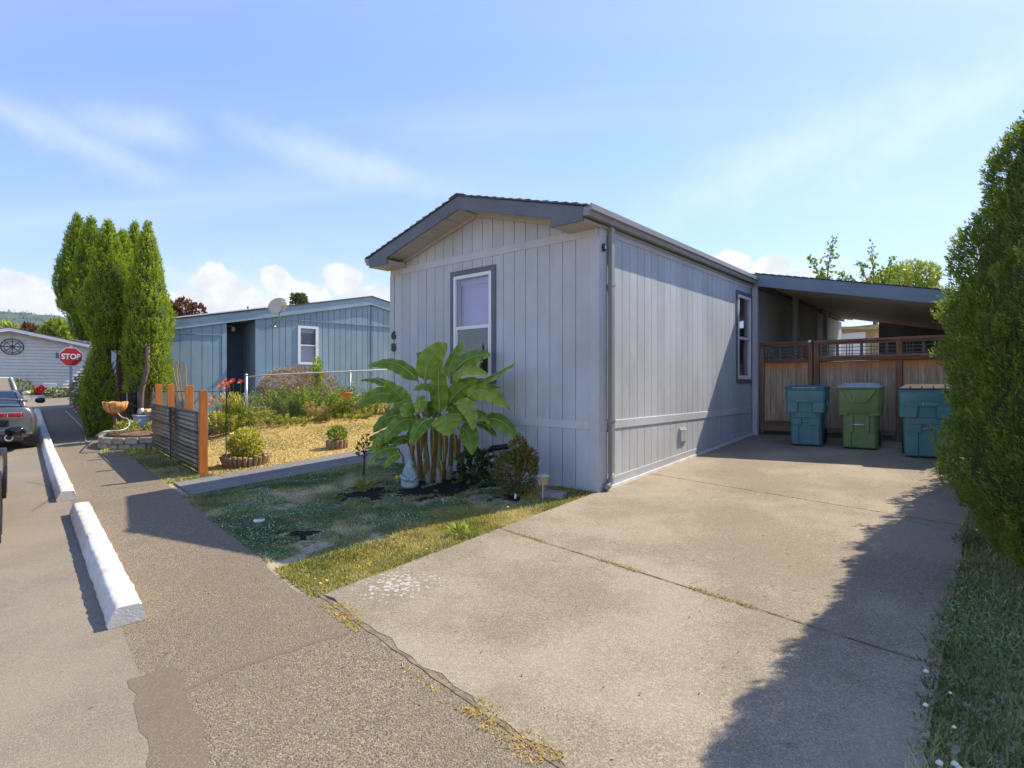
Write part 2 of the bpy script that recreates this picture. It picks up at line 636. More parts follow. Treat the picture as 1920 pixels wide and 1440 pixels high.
def aggregate(name, base, lights, darks, scale, stain, patch=None, rough=.9, spots=None, bs=.6):
    m, t, b = new_mat(name)
    v = coords(t, world=True)
    vo = t.nodes.new('ShaderNodeTexVoronoi'); vo.inputs['Scale'].default_value = scale
    t.links.new(v, vo.inputs['Vector'])
    sp = t.nodes.new('ShaderNodeSeparateColor'); t.links.new(vo.outputs['Color'], sp.inputs[0])
    vo2 = t.nodes.new('ShaderNodeTexVoronoi'); vo2.inputs['Scale'].default_value = scale * 2.3
    t.links.new(v, vo2.inputs['Vector'])
    sp2 = t.nodes.new('ShaderNodeSeparateColor'); t.links.new(vo2.outputs['Color'], sp2.inputs[0])
    n1 = tex_noise(t, v, .7, 5, .6); n2 = tex_noise(t, v, 3.5, 6, .65); n3 = tex_noise(t, v, scale * 1.6, 2)
    c = mixc(t, maprange(t, sp.outputs[0], .55, .75), base, lights)
    c = mixc(t, maprange(t, sp2.outputs[1], .72, .8), c, darks)
    c = mixc(t, math_n(t, 'MULTIPLY', maprange(t, n1, .38, .66), .55), c, stain)
    c = mixc(t, math_n(t, 'MULTIPLY', maprange(t, n2, .5, .75), .4), c, stain)
    n5 = tex_noise(t, v, 1.7, 5, .6)
    c = mixc(t, math_n(t, 'MULTIPLY', maprange(t, n5, .60, .74), .35), c, tuple(q * .55 for q in base))
    vd = t.nodes.new('ShaderNodeTexVoronoi'); vd.inputs['Scale'].default_value = 4.5
    t.links.new(v, vd.inputs['Vector'])
    c = mixc(t, math_n(t, 'MULTIPLY', maprange(t, vd.outputs['Distance'], .075, .045), .6), c, tuple(q * .3 for q in base))
    if patch: c = mixc(t, math_n(t, 'MULTIPLY', maprange(t, n1, .55, .38), .5), c, patch)
    if spots:
        pos = t.nodes.new('ShaderNodeNewGeometry').outputs['Position']
        for (cx, cy, rad, dens) in spots:
            dd = t.nodes.new('ShaderNodeVectorMath'); dd.operation = 'DISTANCE'
            t.links.new(pos, dd.inputs[0]); dd.inputs[1].default_value = (cx, cy, g(cx, cy))
            vs = t.nodes.new('ShaderNodeTexVoronoi'); vs.inputs['Scale'].default_value = 24
            t.links.new(v, vs.inputs['Vector'])
            ns = tex_noise(t, v, 22, 4, .7)
            f = math_n(t, 'ADD', math_n(t, 'MULTIPLY', vs.outputs['Distance'], .8), math_n(t, 'MULTIPLY', ns, .7))
            f = math_n(t, 'ADD', f, math_n(t, 'MULTIPLY', math_n(t, 'DIVIDE', dd.outputs['Value'], rad), dens))
            c = mixc(t, math_n(t, 'MULTIPLY', maprange(t, f, .86, .78), .5), c, (.58, .585, .57))
    t.links.new(c, b.inputs['Base Color'])
    b.inputs['Roughness'].default_value = rough
    b.inputs['Specular IOR Level'].default_value = .3
    bump(t, b, math_n(t, 'ADD', n3, math_n(t, 'MULTIPLY', vo.outputs['Distance'], -.8)), bs, .006)
    return m


_s = hit(745, 1100)
M['concrete'] = aggregate('broomed_concrete', (.285, .235, .17), (.40, .34, .25), (.14, .113, .08), 95, (.195, .155, .108), (.36, .30, .225),
                          spots=[(_s.x, _s.y, .30, .32)], bs=.4)
M['walk'] = aggregate('old_walk_concrete', (.20, .19, .175), (.3, .285, .26), (.1, .095, .09), 110, (.15, .14, .13), bs=.3)
M['asphalt_path'] = aggregate('coarse_asphalt', (.225, .18, .125), (.34, .275, .195), (.09, .07, .05), 90, (.195, .155, .107), bs=1.0)
M['asphalt_road'] = aggregate('worn_asphalt', (.245, .20, .15), (.315, .26, .195), (.15, .12, .09), 120, (.205, .175, .142), (.28, .24, .185), bs=.35)
M['tar'] = aggregate('tar_patch', (.18, .142, .10), (.23, .185, .135), (.13, .10, .07), 130, (.155, .122, .088), bs=.3)
M['ground'] = ground_mat()
M['curb'] = paint('chalky_white_paint', (.66, .63, .57), .85, .12, 5, 60, bmp=.5, bdist=.006, dirt=(.36, .31, .25), dirt_amt=.6)

# ------------------------------------------------------------------ ground and paving
def axis(lim):
    a = list(np.arange(-34, 34.01, .4))
    v = 34.0; st = .5
    far_ = []
    while v < lim:
        st *= 1.22; v += st; far_.append(v)
    return np.array([-x for x in far_[::-1]] + a + far_)


ax_ = axis(2600)
XX, YY = np.meshgrid(ax_, ax_)
ZZ = G(XX, YY)
nn = len(ax_)
idx = np.arange(nn * nn).reshape(nn, nn)
F = np.stack([idx[:-1, :-1], idx[:-1, 1:], idx[1:, 1:], idx[1:, :-1]], -1).reshape(-1, 4)
tag(np_mesh('ground', np.stack([XX, YY, ZZ], -1).reshape(-1, 3), F, M['ground'], smooth_=True), kind='structure')


def sheet(name, fn, u0, u1, nu, v0, v1, nv, off, m, parent=None, depth=.12):
    """paving laid on the terrain: fn(u,v)->(x,y); closed edges go down by depth"""
    us = np.linspace(u0, u1, nu + 1); vs = np.linspace(v0, v1, nv + 1)
    V = []; Fc = []
    for v in vs:
        for u in us:
            x, y = fn(u, v)
            V.append((x, y, g(x, y) + off))
    n1 = nu + 1
    for j in range(nv):
        for i in range(nu):
            a = j * n1 + i
            Fc.append((a, a + 1, a + 1 + n1, a + n1))
    if depth == 0:
        b = MB(); b.add(V, Fc)
        return b.build(name, m, parent)
    rim = [i for i in range(nu)] + [nu + j * n1 for j in range(nv)] + [nv * n1 + nu - i for i in range(nu)] + [(nv - j) * n1 for j in range(nv)]
    k = len(V)
    for r_ in rim:
        x, y, z = V[r_]
        V.append((x, y, z - depth))
    for i in range(len(rim)):
        j = (i + 1) % len(rim)
        Fc.append((rim[i], k + i, k + j, rim[j]))
    b = MB(); b.add(V, Fc)
    return b.build(name, m, parent)


def Rf(u, v):
    p = RX * u + RY * v
    return p.x, p.y


road = thing('road', None, None); tag(road, kind='structure')
sheet('carriageway', Rf, -10, .4995, 20, -8, 29.5, 90, .0158, M['asphalt_road'], road)
sheet('carriageway', Rf, -14, 40, 60, 29.6, 38, 22, .012, M['asphalt_road'], road)
r0 = random.Random(3)
pb = [r0.uniform(-.018, .018) for _ in range(60)]


def patch_fn(u, v):
    i = int((v + 1) * 9) % 60
    return Rf(u + pb[i] + .04 * math.sin(v * 2.3) - .05 * max(0, 3.2 - v) * .3, v)


sheet('tar_patch', patch_fn, .40, .62, 2, -1, 3.7, 50, .0172, M['tar'], road, 0)
fp = thing('footpath', None, None); tag(fp, kind='structure')
eb = [r0.uniform(-.012, .012) for _ in range(400)]


def path_fn(u, v):
    uu = .50 + u * 1.15
    if u > .99:
        if v < 4.02: uu += .08
        uu += eb[int((v + 8) * 8) % 400] * 1.2 - .10 * math.exp(-((v - 4.5) / .8) ** 2)
    return Rf(uu, v)


sheet('asphalt_surface', path_fn, 0, 1, 4, -8, 29.4, 260, .016, M['asphalt_path'], fp)


def ribbon(name, pts, wd, off, m, parent=None, jit=.3, seed=1, depth=None):
    rr = random.Random(seed)
    P = []
    for i in range(len(pts) - 1):
        a = Vector(pts[i]); b_ = Vector(pts[i + 1])
        k = max(1, int((b_ - a).length / .07))
        for j in range(k):
            P.append(a.lerp(b_, j / k))
    P.append(Vector(pts[-1]))
    V = []; Fc = []
    for i, p in enumerate(P):
        d = P[min(i + 1, len(P) - 1)] - P[max(i - 1, 0)]
        d.z = 0; d.normalize(); s_ = Vector((d.y, -d.x, 0))
        for sg in (-1, 1):
            q_ = p + s_ * sg * wd / 2 * (1 + rr.uniform(-jit, jit) * 2)
            V.append((q_.x, q_.y, g(q_.x, q_.y) + off))
    for i in range(len(P) - 1):
        Fc.append((2 * i, 2 * i + 1, 2 * i + 3, 2 * i + 2))
    b = MB(); b.add(V, Fc)
    return b.build(name, m, parent)


ribbon('tar_seam', [hit(262, 1352), hit(330, 1308), hit(430, 1268), hit(540, 1232), hit(655, 1192)], .04, .0176, M['tar'], fp, .35, 5)
ribbon('tar_seam', [hit(60, 960), hit(100, 935), hit(95, 915), hit(50, 905)], .05, .0166, M['tar'], road, .3, 6)

# concrete drive: slabs divided by two cross joints, running back under the carport
drive = thing('driveway', None, None); tag(drive, kind='structure')
cuts = [(-3.72, -.150), (-1.80, -.150), (1.30, -.20), (5.0, -.10), (13.9, 0)]
for i in range(4):
    (c0_, k0), (c1_, k1) = cuts[i], cuts[i + 1]
    def df(u, v, c0_=c0_, k0=k0, c1_=c1_, k1=k1, i=i):
        x = u
        e0 = c0_ + k0 * x + (.012 if i else (.015 * math.sin(u * 9) + .02 * math.sin(u * 23)))
        e1 = c1_ + k1 * x - .012
        p = hp(x, e0 + (e1 - e0) * v)
        return p.x, p.y
    x0 = -.02 if i < 2 else .03
    sheet('slab', df, x0, 3.50, 26, 0, 1, 20, .0185, M['concrete'], drive)
M['joint'] = paint('joint_dirt', (.22, .17, .11), .95, .4, 12, 60, bmp=.5, dirt=(.10, .08, .05), dirt_amt=.9, world=True)
for c, k in cuts[1:3]:
    a_ = hp(0, c); b_ = hp(3.5, c + 3.5 * k)
    ribbon('joint_filler', [a_, b_], .018, .0192, M['joint'], drive, .6, 9)
ribbon('seam_dirt', [hp(-.1, -3.735), hp(3.5, -3.735 - .15 * 3.5)], .022, .0190, M['joint'], drive, .25, 10)

# old concrete walk between the two yards
walk = thing('garden_walk', None, None); tag(walk, kind='structure')
for i, (y0, y1) in enumerate([(-4.55, -2.2), (-2.19, .6), (.61, 3.6), (3.61, 9.0)]):
    def wf(u, v, y0=y0, y1=y1, i=i):
        lo = y0
        if i == 0: lo = -3.66 - .151 * u
        p = hp(u, lo + (y1 - lo) * v)
        return p.x, p.y
    sheet('slab', wf, -5.66, -4.50, 6, 0, 1, 12, .025, M['walk'], walk)

# ------------------------------------------------------------------ our house
house = thing('mobile_home', 'light grey mobile home numbered 68, its gable end facing the front lawn', 'house', (H0.x, H0.y, 0), H_ROT)
W_ = 4.08
ZB0, ZB1 = 1.117, 1.224     # belly band
ZT0, ZT1 = 3.50, 3.61       # trim under the gable
RIDGE, EAVE, OV = 4.32, 3.75, .39
XR = -W_ / 2
SL = (RIDGE - EAVE) / (W_ / 2 + .08)


def rtop(x): return RIDGE - SL * abs(x - XR)


def gl(y): return .057 * (5.982 + y)     # terrain height along our house


def rects(x0, x1, z0, z1, holes):
    """split a rectangle round rectangular holes"""
    out_ = [(x0, x1, z0, z1)]
    for hx0, hx1, hz0, hz1 in holes:
        nx = []
        for (a, b_, c, d) in out_:
            if hx1 <= a or hx0 >= b_ or hz1 <= c or hz0 >= d:
                nx.append((a, b_, c, d)); continue
            if hx0 > a: nx.append((a, hx0, c, d))
            if hx1 < b_: nx.append((hx1, b_, c, d))
            a2, b2 = max(a, hx0), min(b_, hx1)
            if hz0 > c: nx.append((a2, b2, c, hz0))
            if hz1 < d: nx.append((a2, b2, hz1, d))
        out_ = nx
    return out_


FW = (-2.505, -1.785, 1.79, 3.27)     # front window opening x0,x1,z0,z1
SW = (4.84, 5.50, 1.80, 3.33)         # side window opening y0,y1,z0,z1
core = MB()
for a, b_, c, d in rects(-W_, 0, -.1, 3.6, [FW]): core.box((a, 0, c), (b_, .1, d))
for a, b_, c, d in rects(.1, 14, -.1, 3.6, [SW]): core.box((-.1, a, c), (0, b_, d))
core.box((-W_, .1, -.1), (-W_ + .1, 14, 3.6)); core.box((-W_, 14, -.1), (0, 14.1, 3.6))
core.prism([(-W_, 3.6), (0, 3.6), (0, EAVE - .12), (XR, RIDGE - .20), (-W_, EAVE - .12)], 1, 0, .1)
core.build('wall', M['wall'], house)
PIT = .2032
BT = .012
k = 0
x = -.13
while x > -W_ + .1:
    xl = max(x - PIT + .011, -W_ + .09)
    if x - xl > .02:
        b = MB()
        b.box((xl, -BT, gl(0) - .08), (x, 0, ZB0)); b.build('siding_board', M['wall'], house)
        b = MB()
        for a, b_, c, d in rects(xl, x, ZB1, ZT0, [FW]): MB().box((a, -BT, c), (b_, 0, d)).build('siding_board', M['wall'], house)
        za, zb = rtop(xl) - .185, rtop(x) - .185
        if min(za, zb) > ZT1 + .01:
            b = MB()
            poly = [(xl, ZT1), (x, ZT1), (x, zb), (xl, za)]
            if xl < XR < x: poly = [(xl, ZT1), (x, ZT1), (x, zb), (XR, RIDGE - .185), (xl, za)]
            b.prism(poly, 1, -BT, 0); b.build('siding_board', M['wall'], house)
    x -= PIT
y = .15
while y < 5.5:
    y1 = min(y + PIT - .011, 5.56)
    b = MB(); b.box((0, y, gl(y) - .05), (BT, y1, ZB0)); b.build('siding_board', M['wall'], house)
    b = MB()
    for a, b_, c, d in rects(y, y1, ZB1, 3.53, [SW]): MB().box((0, a, c), (BT, b_, d)).build('siding_board', M['wall'], house)
    y += PIT
b = MB()
while y < 13.8:
    b.box((0, y, gl(y) - .05), (BT, y + PIT - .011, 3.53)); y += PIT
tag(b.build('siding_boards', M['wall'], house), kind='stuff')
# trims
for nm, a, b_ in (('belly_band', (-W_ + .085, -.022, ZB0), (-.125, 0, ZB1)), ('gable_trim', (-W_ + .0, -.024, ZT0), (.0, 0, ZT1)),
                  ('corner_trim', (-.127, -.020, gl(0) - .1), (.018, 0, ZT0)), ('corner_trim', (-W_ - .018, -.020, gl(0) - .1), (-W_ + .087, 0, ZT0)),
                  ('corner_trim', (0, .0005, .1), (.018, .147, 3.62)), ('belly_band', (0, .15, ZB0), (.024, 5.58, ZB1)),
                  ('frieze_board', (0, .15, 3.53), (.022, 5.6, 3.64))):
    MB().box(a, b_).build(nm, M['wall_trim'], house, bevel=.003)
# base trim and flashing follow the slope of the drive
b = MB(); b.add([(0, .15, gl(.15)), (.024, .15, gl(.15)), (.024, 5.58, gl(5.58)), (0, 5.58, gl(5.58)), (0, .15, gl(.15) + .15), (.024, .15, gl(.15) + .15), (.024, 5.58, gl(5.58) + .12), (0, 5.58, gl(5.58) + .12)],
                [(0, 3, 2, 1), (4, 5, 6, 7), (0, 1, 5, 4), (1, 2, 6, 5), (2, 3, 7, 6), (3, 0, 4, 7)])
b.build('base_trim', M['wall_trim'], house)
b = MB(); b.add([(.0, .16, gl(.16) - .02), (.055, .16, gl(.16) - .02), (.055, 5.58, gl(5.58) - .02), (0, 5.58, gl(5.58) - .02), (0, .16, gl(.16) + .05), (.045, .16, gl(.16) + .05), (.045, 5.58, gl(5.58) + .05), (0, 5.58, gl(5.58) + .05)],
                [(0, 3, 2, 1), (4, 5, 6, 7), (0, 1, 5, 4), (1, 2, 6, 5), (2, 3, 7, 6), (3, 0, 4, 7)])
b.build('base_flashing', M['flash'], house)
# rake fascia with boxed returns
zf = lambda xx: rtop(xx) - .19
b = MB()
xa, xb = -W_ - .05, .05
b.prism([(xa, 3.585), (-W_ + .42, 3.585), (-W_ + .42, zf(-W_ + .42)), (XR, zf(XR)), (-.42, zf(-.42)), (-.42, 3.585), (xb, 3.585), (xb, EAVE), (XR, RIDGE), (xa, EAVE)], 1, -OV - .028, -OV)
b.build('rake_fascia', M['dark_trim'], house, bevel=.003)
for (a, c) in ((-W_ - .05, -W_ + .42), (-.42, .05)):
    MB().box((a, -OV, 3.587), (c, -.0245, 3.66)).build('eave_return', M['soffit'], house)
# soffit planks under the gable overhang
for sgn in (-1, 1):
    n_ = 6
    for i in range(n_):
        x0 = XR + sgn * (.02 + i * 1.80 / n_); x1 = XR + sgn * (.02 + (i + 1) * 1.80 / n_ - .012)
        b = MB()
        z0, z1 = rtop(x0) - .165, rtop(x1) - .165
        b.add([(x0, -OV + .002, z0), (x1, -OV + .002, z1), (x1, -.001, z1), (x0, -.001, z0), (x0, -OV + .002, z0 + .012), (x1, -OV + .002, z1 + .012), (x1, -.001, z1 + .012), (x0, -.001, z0 + .012)],
              [(0, 3, 2, 1), (4, 5, 6, 7), (0, 1, 5, 4), (1, 2, 6, 5), (2, 3, 7, 6), (3, 0, 4, 7)])
        b.build('soffit_plank', M['soffit'], house)
    b = MB(); b.bar((XR, -.04, rtop(XR) - .19), (XR + sgn * 1.9, -.04, rtop(XR + sgn * 1.9) - .19), .03, .05); b.build('soffit_batten', M['soffit'], house)
# roof deck and shingles
b = MB()
b.prism([(xa, EAVE - .015), (XR, RIDGE - .015), (xb, EAVE - .015), (xb, EAVE - .13), (XR, RIDGE - .145), (xa, EAVE - .13)], 1, -OV, 14.3)
b.build('roof_deck', M['dark_trim'], house)
b = MB()
rr = random.Random(2)
for sgn in (-1, 1):
    n_ = 15
    for i in range(n_):
        d0 = 2.16 - i * 2.14 / n_; d1 = d0 - 2.14 / n_ - .03
        y = -OV - .05
        while y < 14.3:
            L_ = rr.uniform(.28, .36) if y < 6 else 3.0
            th = .010 + rr.uniform(-.002, .006)
            x0, x1 = XR + sgn * d0, XR + sgn * d1
            z0, z1 = RIDGE - SL * d0, RIDGE - SL * d1
            yy = y + (rr.uniform(-.008, .008) if y > -OV else 0)
            b.add([(x0, yy, z0), (x1, yy, z1), (x1, yy + L_, z1), (x0, yy + L_, z0), (x0, yy, z0 + .016 + th), (x1, yy, z1 + .006), (x1, yy + L_, z1 + .006), (x0, yy + L_, z0 + .016 + th)],
                  [(0, 3, 2, 1), (4, 5, 6, 7), (0, 1, 5, 4), (1, 2, 6, 5), (2, 3, 7, 6), (3, 0, 4, 7)])
            y += L_ + .006
for sgn in (-1, 1):
    y = -OV - .06
    while y < 14.3:
        x0, x1 = XR - sgn * .0, XR + sgn * .15
        b.add([(x0, y, RIDGE + .018), (x1, y, RIDGE - SL * .15 + .02), (x1, y + .3, RIDGE - SL * .15 + .02), (x0, y + .3, RIDGE + .018), (x0, y, RIDGE + .034), (x1, y, RIDGE - SL * .15 + .032), (x1, y + .3, RIDGE - SL * .15 + .032), (x0, y + .3, RIDGE + .034)],
              [(0, 3, 2, 1), (4, 5, 6, 7), (0, 1, 5, 4), (1, 2, 6, 5), (2, 3, 7, 6), (3, 0, 4, 7)])
        y += .29
tag(b.build('shingles', M['shingle'], house), kind='stuff')
# gutters
for s_, x0 in ((1, .052), (-1, -W_ - .052)):
    b = MB()
    y0, y1 = -OV - .03, 5.56 if s_ > 0 else 14
    pr = [(x0, 3.64), (x0 + s_ * .07, 3.635), (x0 + s_ * .085, 3.68), (x0 + s_ * .115, 3.70), (x0 + s_ * .118, 3.765), (x0 + s_ * .10, 3.768), (x0 + s_ * .10, 3.74), (x0 + s_ * .004, 3.74)]
    b.prism(pr, 1, y0, y1)
    b.build('gutter', M['gutter'], house)
MB().box((-.0, -.02, 3.60), (.05, 5.6, 3.635)).build('eave_soffit', M['soffit'], house)
ds = MB()
ds.box((.03, .165, gl(.2) + .20), (.088, .245, 3.64))
dso = ds.build('downspout', M['gutter'], house, bevel=.006)
MB().tube([(.06, .205, gl(.2) + .22), (.06, .19, gl(.2) + .12), (.062, .13, gl(.2) + .07), (.064, .06, gl(.2) + .05)], .038, 10).build('elbow', M['gutter'], dso, True)
MB().box((.02, .158, ZB1 - .02), (.092, .252, ZB1 + .015)).build('strap', M['galv'], dso)
MB().box((.02, .158, 2.9), (.092, .252, 2.93)).build('strap', M['gutter'], dso)
# windows
def window(pref, fx, lowz):
    """pref(u0,u1,z0,z1,d0,d1) boxes; fx = (u0,u1,z0,z1)"""
    u0, u1, z0, z1 = fx
    fr = thing('window', None, None); fr.parent = house
    t_ = .105
    for q in ((u0 - t_, u0 - .028, z0 - t_, z1 + t_), (u1 + .028, u1 + t_, z0 - t_, z1 + t_), (u0 - .028, u1 + .028, z1 + .028, z1 + t_), (u0 - .028, u1 + .028, z0 - t_, z0 - .028)):
        b = MB(); pref(b, *q, -.03, 0); b.build('casing', M['dark_trim'], fr, bevel=.002)
    b = MB()
    for q in ((u0 - .026, u0 + .022, z0 - .026, z1 + .026), (u1 - .022, u1 + .026, z0 - .026, z1 + .026), (u0 + .022, u1 - .022, z1 - .022, z1 + .026), (u0 + .022, u1 - .022, z0 - .026, z0 + .022)):
        pref(b, *q, -.036, .03)
    b.build('frame', M['white'], fr)
    zm = (z0 + z1) / 2 - .02
    b = MB(); pref(b, u0 + .022, u1 - .022, zm - .02, zm + .028, -.030, .01)
    pref(b, u0 + .022, u0 + .045, z0 + .022, zm - .02, -.022, .01); pref(b, u1 - .045, u1 - .022, z0 + .022, zm - .02, -.022, .01); pref(b, u0 + .045, u1 - .045, z0 + .022, z0 + .045, -.022, .01)
    b.build('sash', M['white'], fr)
    b = MB(); pref(b, u0 + .023, u1 - .023, zm + .029, z1 - .023, -.008, -.004); b.build('pane', M['glass'], fr)
    b = MB(); pref(b, u0 + .046, u1 - .046, z0 + .046, zm - .021, -.004, 0); b.build('pane', M['glass'], fr)
    return fr, zm


pf = lambda b, a, c, z0, z1, d0, d1: b.box((a, d0, z0), (c, d1, z1))
ps = lambda b, a, c, z0, z1, d0, d1: b.box((-d1, a, z0), (-d0, c, z1))
fr, zm = window(pf, FW, 0)
b = MB(); b.box((FW[0], .13, zm), (FW[1], .135, FW[3])); b.build('blind', M['blind'], fr)
b = MB(); b.box((FW[0], .10, FW[3] - .10), (FW[1], .13, FW[3] - .02)); b.build('blind_rail', M['blindrail'], fr)
b = MB(); b.tube([(FW[0] + .12, .10, FW[3] - .1), (FW[0] + .12, .10, zm + .1)], .004, 5); b.build('blind_cord', M['blindrail'], fr)
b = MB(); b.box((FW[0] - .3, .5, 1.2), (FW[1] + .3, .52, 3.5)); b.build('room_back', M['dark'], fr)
fr, zm = window(ps, SW, 0)
b = MB()
z_ = zm + .03
while z_ < SW[3] - .03:
    b.box((-.17, SW[0], z_), (-.14, SW[1] - .2, z_ + .004)); z_ += .03
b.build('blind', M['gutter'], fr)
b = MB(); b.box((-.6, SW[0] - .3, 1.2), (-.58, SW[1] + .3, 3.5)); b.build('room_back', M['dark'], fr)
# skirting access panel
pn = MB(); pn.box((.012, 2.27, .775), (.030, 2.50, 1.005)); pn = pn.build('access_panel', M['wall_trim'], house, bevel=.003)
for a in (2.285, 2.392):
    MB().box((.030, a, .80), (.044, a + .095, .985)).build('cover', M['wall_trim'], pn, bevel=.004)
    MB().box((.0442, a + .02, .955), (.046, a + .075, .962)).build('slot', M['dark_trim'], pn)
# small black lamp on the corner board
b = MB(); b.lathe([(.028, 0), (.030, .02), (.024, .035), (.01, .04)], (0, 0, 0), 14, Matrix.Scale(1.7, 4, (0, 0, 1)) @ Matrix.Rotation(R(90), 4, 'Y'))
lo = b.build('wall_lamp', M['numeral'], house, True); lo.location = (.018, .07, 3.36)
MB().box((.052, .055, 3.34), (.060, .085, 3.38)).build('lens', M['galv'], house)


def text_mesh(txt, size, depth, m, name, parent=None, loc=(0, 0, 0), rot=(0, 0, 0), sx=1.0, spacing=1.0, bold=.0, align='CENTER'):
    cu = bpy.data.curves.new(name, 'FONT')
    cu.body = txt; cu.size = size; cu.extrude = depth; cu.align_x = align; cu.align_y = 'CENTER'; cu.space_character = spacing; cu.offset = bold
    cu.resolution_u = 3
    tmp = bpy.data.objects.new('t', cu)
    COL.objects.link(tmp)
    bpy.context.view_layer.update()
    me = bpy.data.meshes.new_from_object(tmp.evaluated_get(bpy.context.evaluated_depsgraph_get()))
    bpy.data.objects.remove(tmp)
    me.materials.clear(); me.materials.append(m)
    o = link(name, me, parent)
    o.location = loc; o.rotation_euler = rot; o.scale = (sx, 1, 1)
    return o


text_mesh('6', .17, .008, M['numeral'], 'house_number', house, (-W_ + .088, -.030, 2.49), (R(90), 0, 0), sx=1.15, bold=.009)
text_mesh('8', .17, .008, M['numeral'], 'house_number', house, (-W_ + .088, -.030, 2.29), (R(90), 0, 0), sx=1.15, bold=.009)

# ------------------------------------------------------------------ carport
cp = thing('carport', 'lean-to carport roof with blue grey fascia on the right side of the grey home', 'carport', (H0.x, H0.y, 0), H_ROT)
CZ = lambda a: 3.86 - .216 * a
b = MB()
V = []; Fc = []
ys = []
y = 5.60
while y < 13.9:
    ys += [(y, 0), (y + .05, 0), (y + .065, -.035), (y + .115, -.035), (y + .13, 0)]; y += .18
for (yy, dz) in ys:
    for a in (.02, 3.75):
        V.append((a, yy, CZ(a) - .10 + dz))
for i in range(len(ys) - 1):
    Fc.append((2 * i, 2 * i + 1, 2 * i + 3, 2 * i + 2))
b.add(V, Fc); b.build('ceiling_sheet', M['ceil_sheet'], cp)
b = MB(); b.add([(0, 5.58, CZ(0) - .04), (3.75, 5.58, CZ(3.75) - .04), (3.75, 14, CZ(3.75) - .04), (0, 14, CZ(0) - .04), (0, 5.58, CZ(0)), (3.75, 5.58, CZ(3.75)), (3.75, 14, CZ(3.75)), (0, 14, CZ(0))],
                [(0, 3, 2, 1), (4, 5, 6, 7), (0, 1, 5, 4), (1, 2, 6, 5), (2, 3, 7, 6), (3, 0, 4, 7)]); b.build('roof_sheet', M['shingle'], cp)
b = MB()
n_ = 26
for i in range(n_):       # rolled roofing laps standing over the fascia
    a0 = .1 + i * 3.65 / n_; a1 = a0 + 3.65 / n_ - .01
    b.add([(a0, 5.535, CZ(a0) - .0), (a1, 5.535, CZ(a1) + .003), (a1, 5.8, CZ(a1) + .003), (a0, 5.8, CZ(a0)), (a0, 5.535, CZ(a0) + .022), (a1, 5.535, CZ(a1) + .010), (a1, 5.8, CZ(a1) + .010), (a0, 5.8, CZ(a0) + .022)],
          [(0, 3, 2, 1), (4, 5, 6, 7), (0, 1, 5, 4), (1, 2, 6, 5), (2, 3, 7, 6), (3, 0, 4, 7)])
b.build('roof_edge', M['shingle'], cp)
b = MB(); b.add([(-.02, 5.55, CZ(0) - .24), (3.75, 5.55, CZ(3.75) - .23), (3.75, 5.578, CZ(3.75) - .23), (-.02, 5.578, CZ(0) - .24), (-.02, 5.55, CZ(0) - .003), (3.75, 5.55, CZ(3.75) - .003), (3.75, 5.578, CZ(3.75) - .003), (-.02, 5.578, CZ(0) - .003)],
                [(0, 3, 2, 1), (4, 5, 6, 7), (0, 1, 5, 4), (1, 2, 6, 5), (2, 3, 7, 6), (3, 0, 4, 7)]); b.build('fascia', M['fascia_blue'], cp, bevel=.003)
MB().box((.03, 5.60, .6), (.125, 5.695, CZ(.1) - .13)).build('post', M['wall_trim'], cp, bevel=.004)
for yy in (8.35, 11.3):
    MB().box((.06, yy, .6), (.17, yy + .11, CZ(.1) - .14)).build('post', M['wall_trim'], cp)
for yy in (5.65, 9.5, 13.6):
    MB().box((3.55, yy, .6), (3.65, yy + .1, CZ(3.6) - .14)).build('post', M['wall_trim'], cp)
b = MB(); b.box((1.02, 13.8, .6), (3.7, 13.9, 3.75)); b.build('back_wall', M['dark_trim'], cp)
MB().box((3.66, 6.3, .6), (3.72, 13.8, 3.3)).build('shade_screen', M['dark_trim'], cp)  # screen added on the open side to keep the carport interior dark
MB().box((.30, 9.6, 1.9), (.34, 9.64, 3.4)).build('rail_post', M['galv'], cp)
# things beyond the carport: small sunlit shed
p = at(1606, 640, 21.5)
shed = thing('garden_shed', 'small tan shed with a white door seen through the gap behind the carport', 'shed', (p.x, p.y, g(p.x, p.y)), R(-64))
zt = p.z + .68 - g(p.x, p.y)
M['shed'] = paint('tan_shed', (.44, .33, .18), .8, .12, 3, 50)
MB().box((-1.3, 0, 0), (.75, 1.6, zt - .1)).build('wall', M['shed'], shed)
b = MB(); b.add([(-1.5, -.3, zt - .10), (1.0, -.3, zt - .32), (1.0, 1.8, zt - .32), (-1.5, 1.8, zt - .1), (-1.5, -.3, zt), (1.0, -.3, zt - .22), (1.0, 1.8, zt - .22), (-1.5, 1.8, zt)],
                [(0, 3, 2, 1), (4, 5, 6, 7), (0, 1, 5, 4), (1, 2, 6, 5), (2, 3, 7, 6), (3, 0, 4, 7)]); b.build('roof', M['shed'], shed)
MB().box((-.55, -.03, 0), (.35, -.002, zt - .35)).build('door', M['white'], shed)

# ------------------------------------------------------------------ gate and wooden fence
FY = 5.77
def lattice(parent, a0, a1):
    z0, z1 = 2.165, 2.405
    b = MB()
    for zz in (.25, .5, .75):
        b.box((a0, FY - .008, z0 + (z1 - z0) * zz - .006), (a1, FY + .004, z0 + (z1 - z0) * zz + .006))
    a = a0 + .10
    i = 0
    while a < a1 - .03:
        if i % 2 == 0:
            for d in (-.045, 0, .045):
                if a + d < a1: b.box((a + d - .006, FY + .005, z0), (a + d + .006, FY + .016, z1))
        else:
            b.box((a - .022, FY + .006, z0), (a + .022, FY + .018, z1))
        a += .19; i += 1
    return tag(b.build('lattice', M['lattice'], parent), kind='stuff')


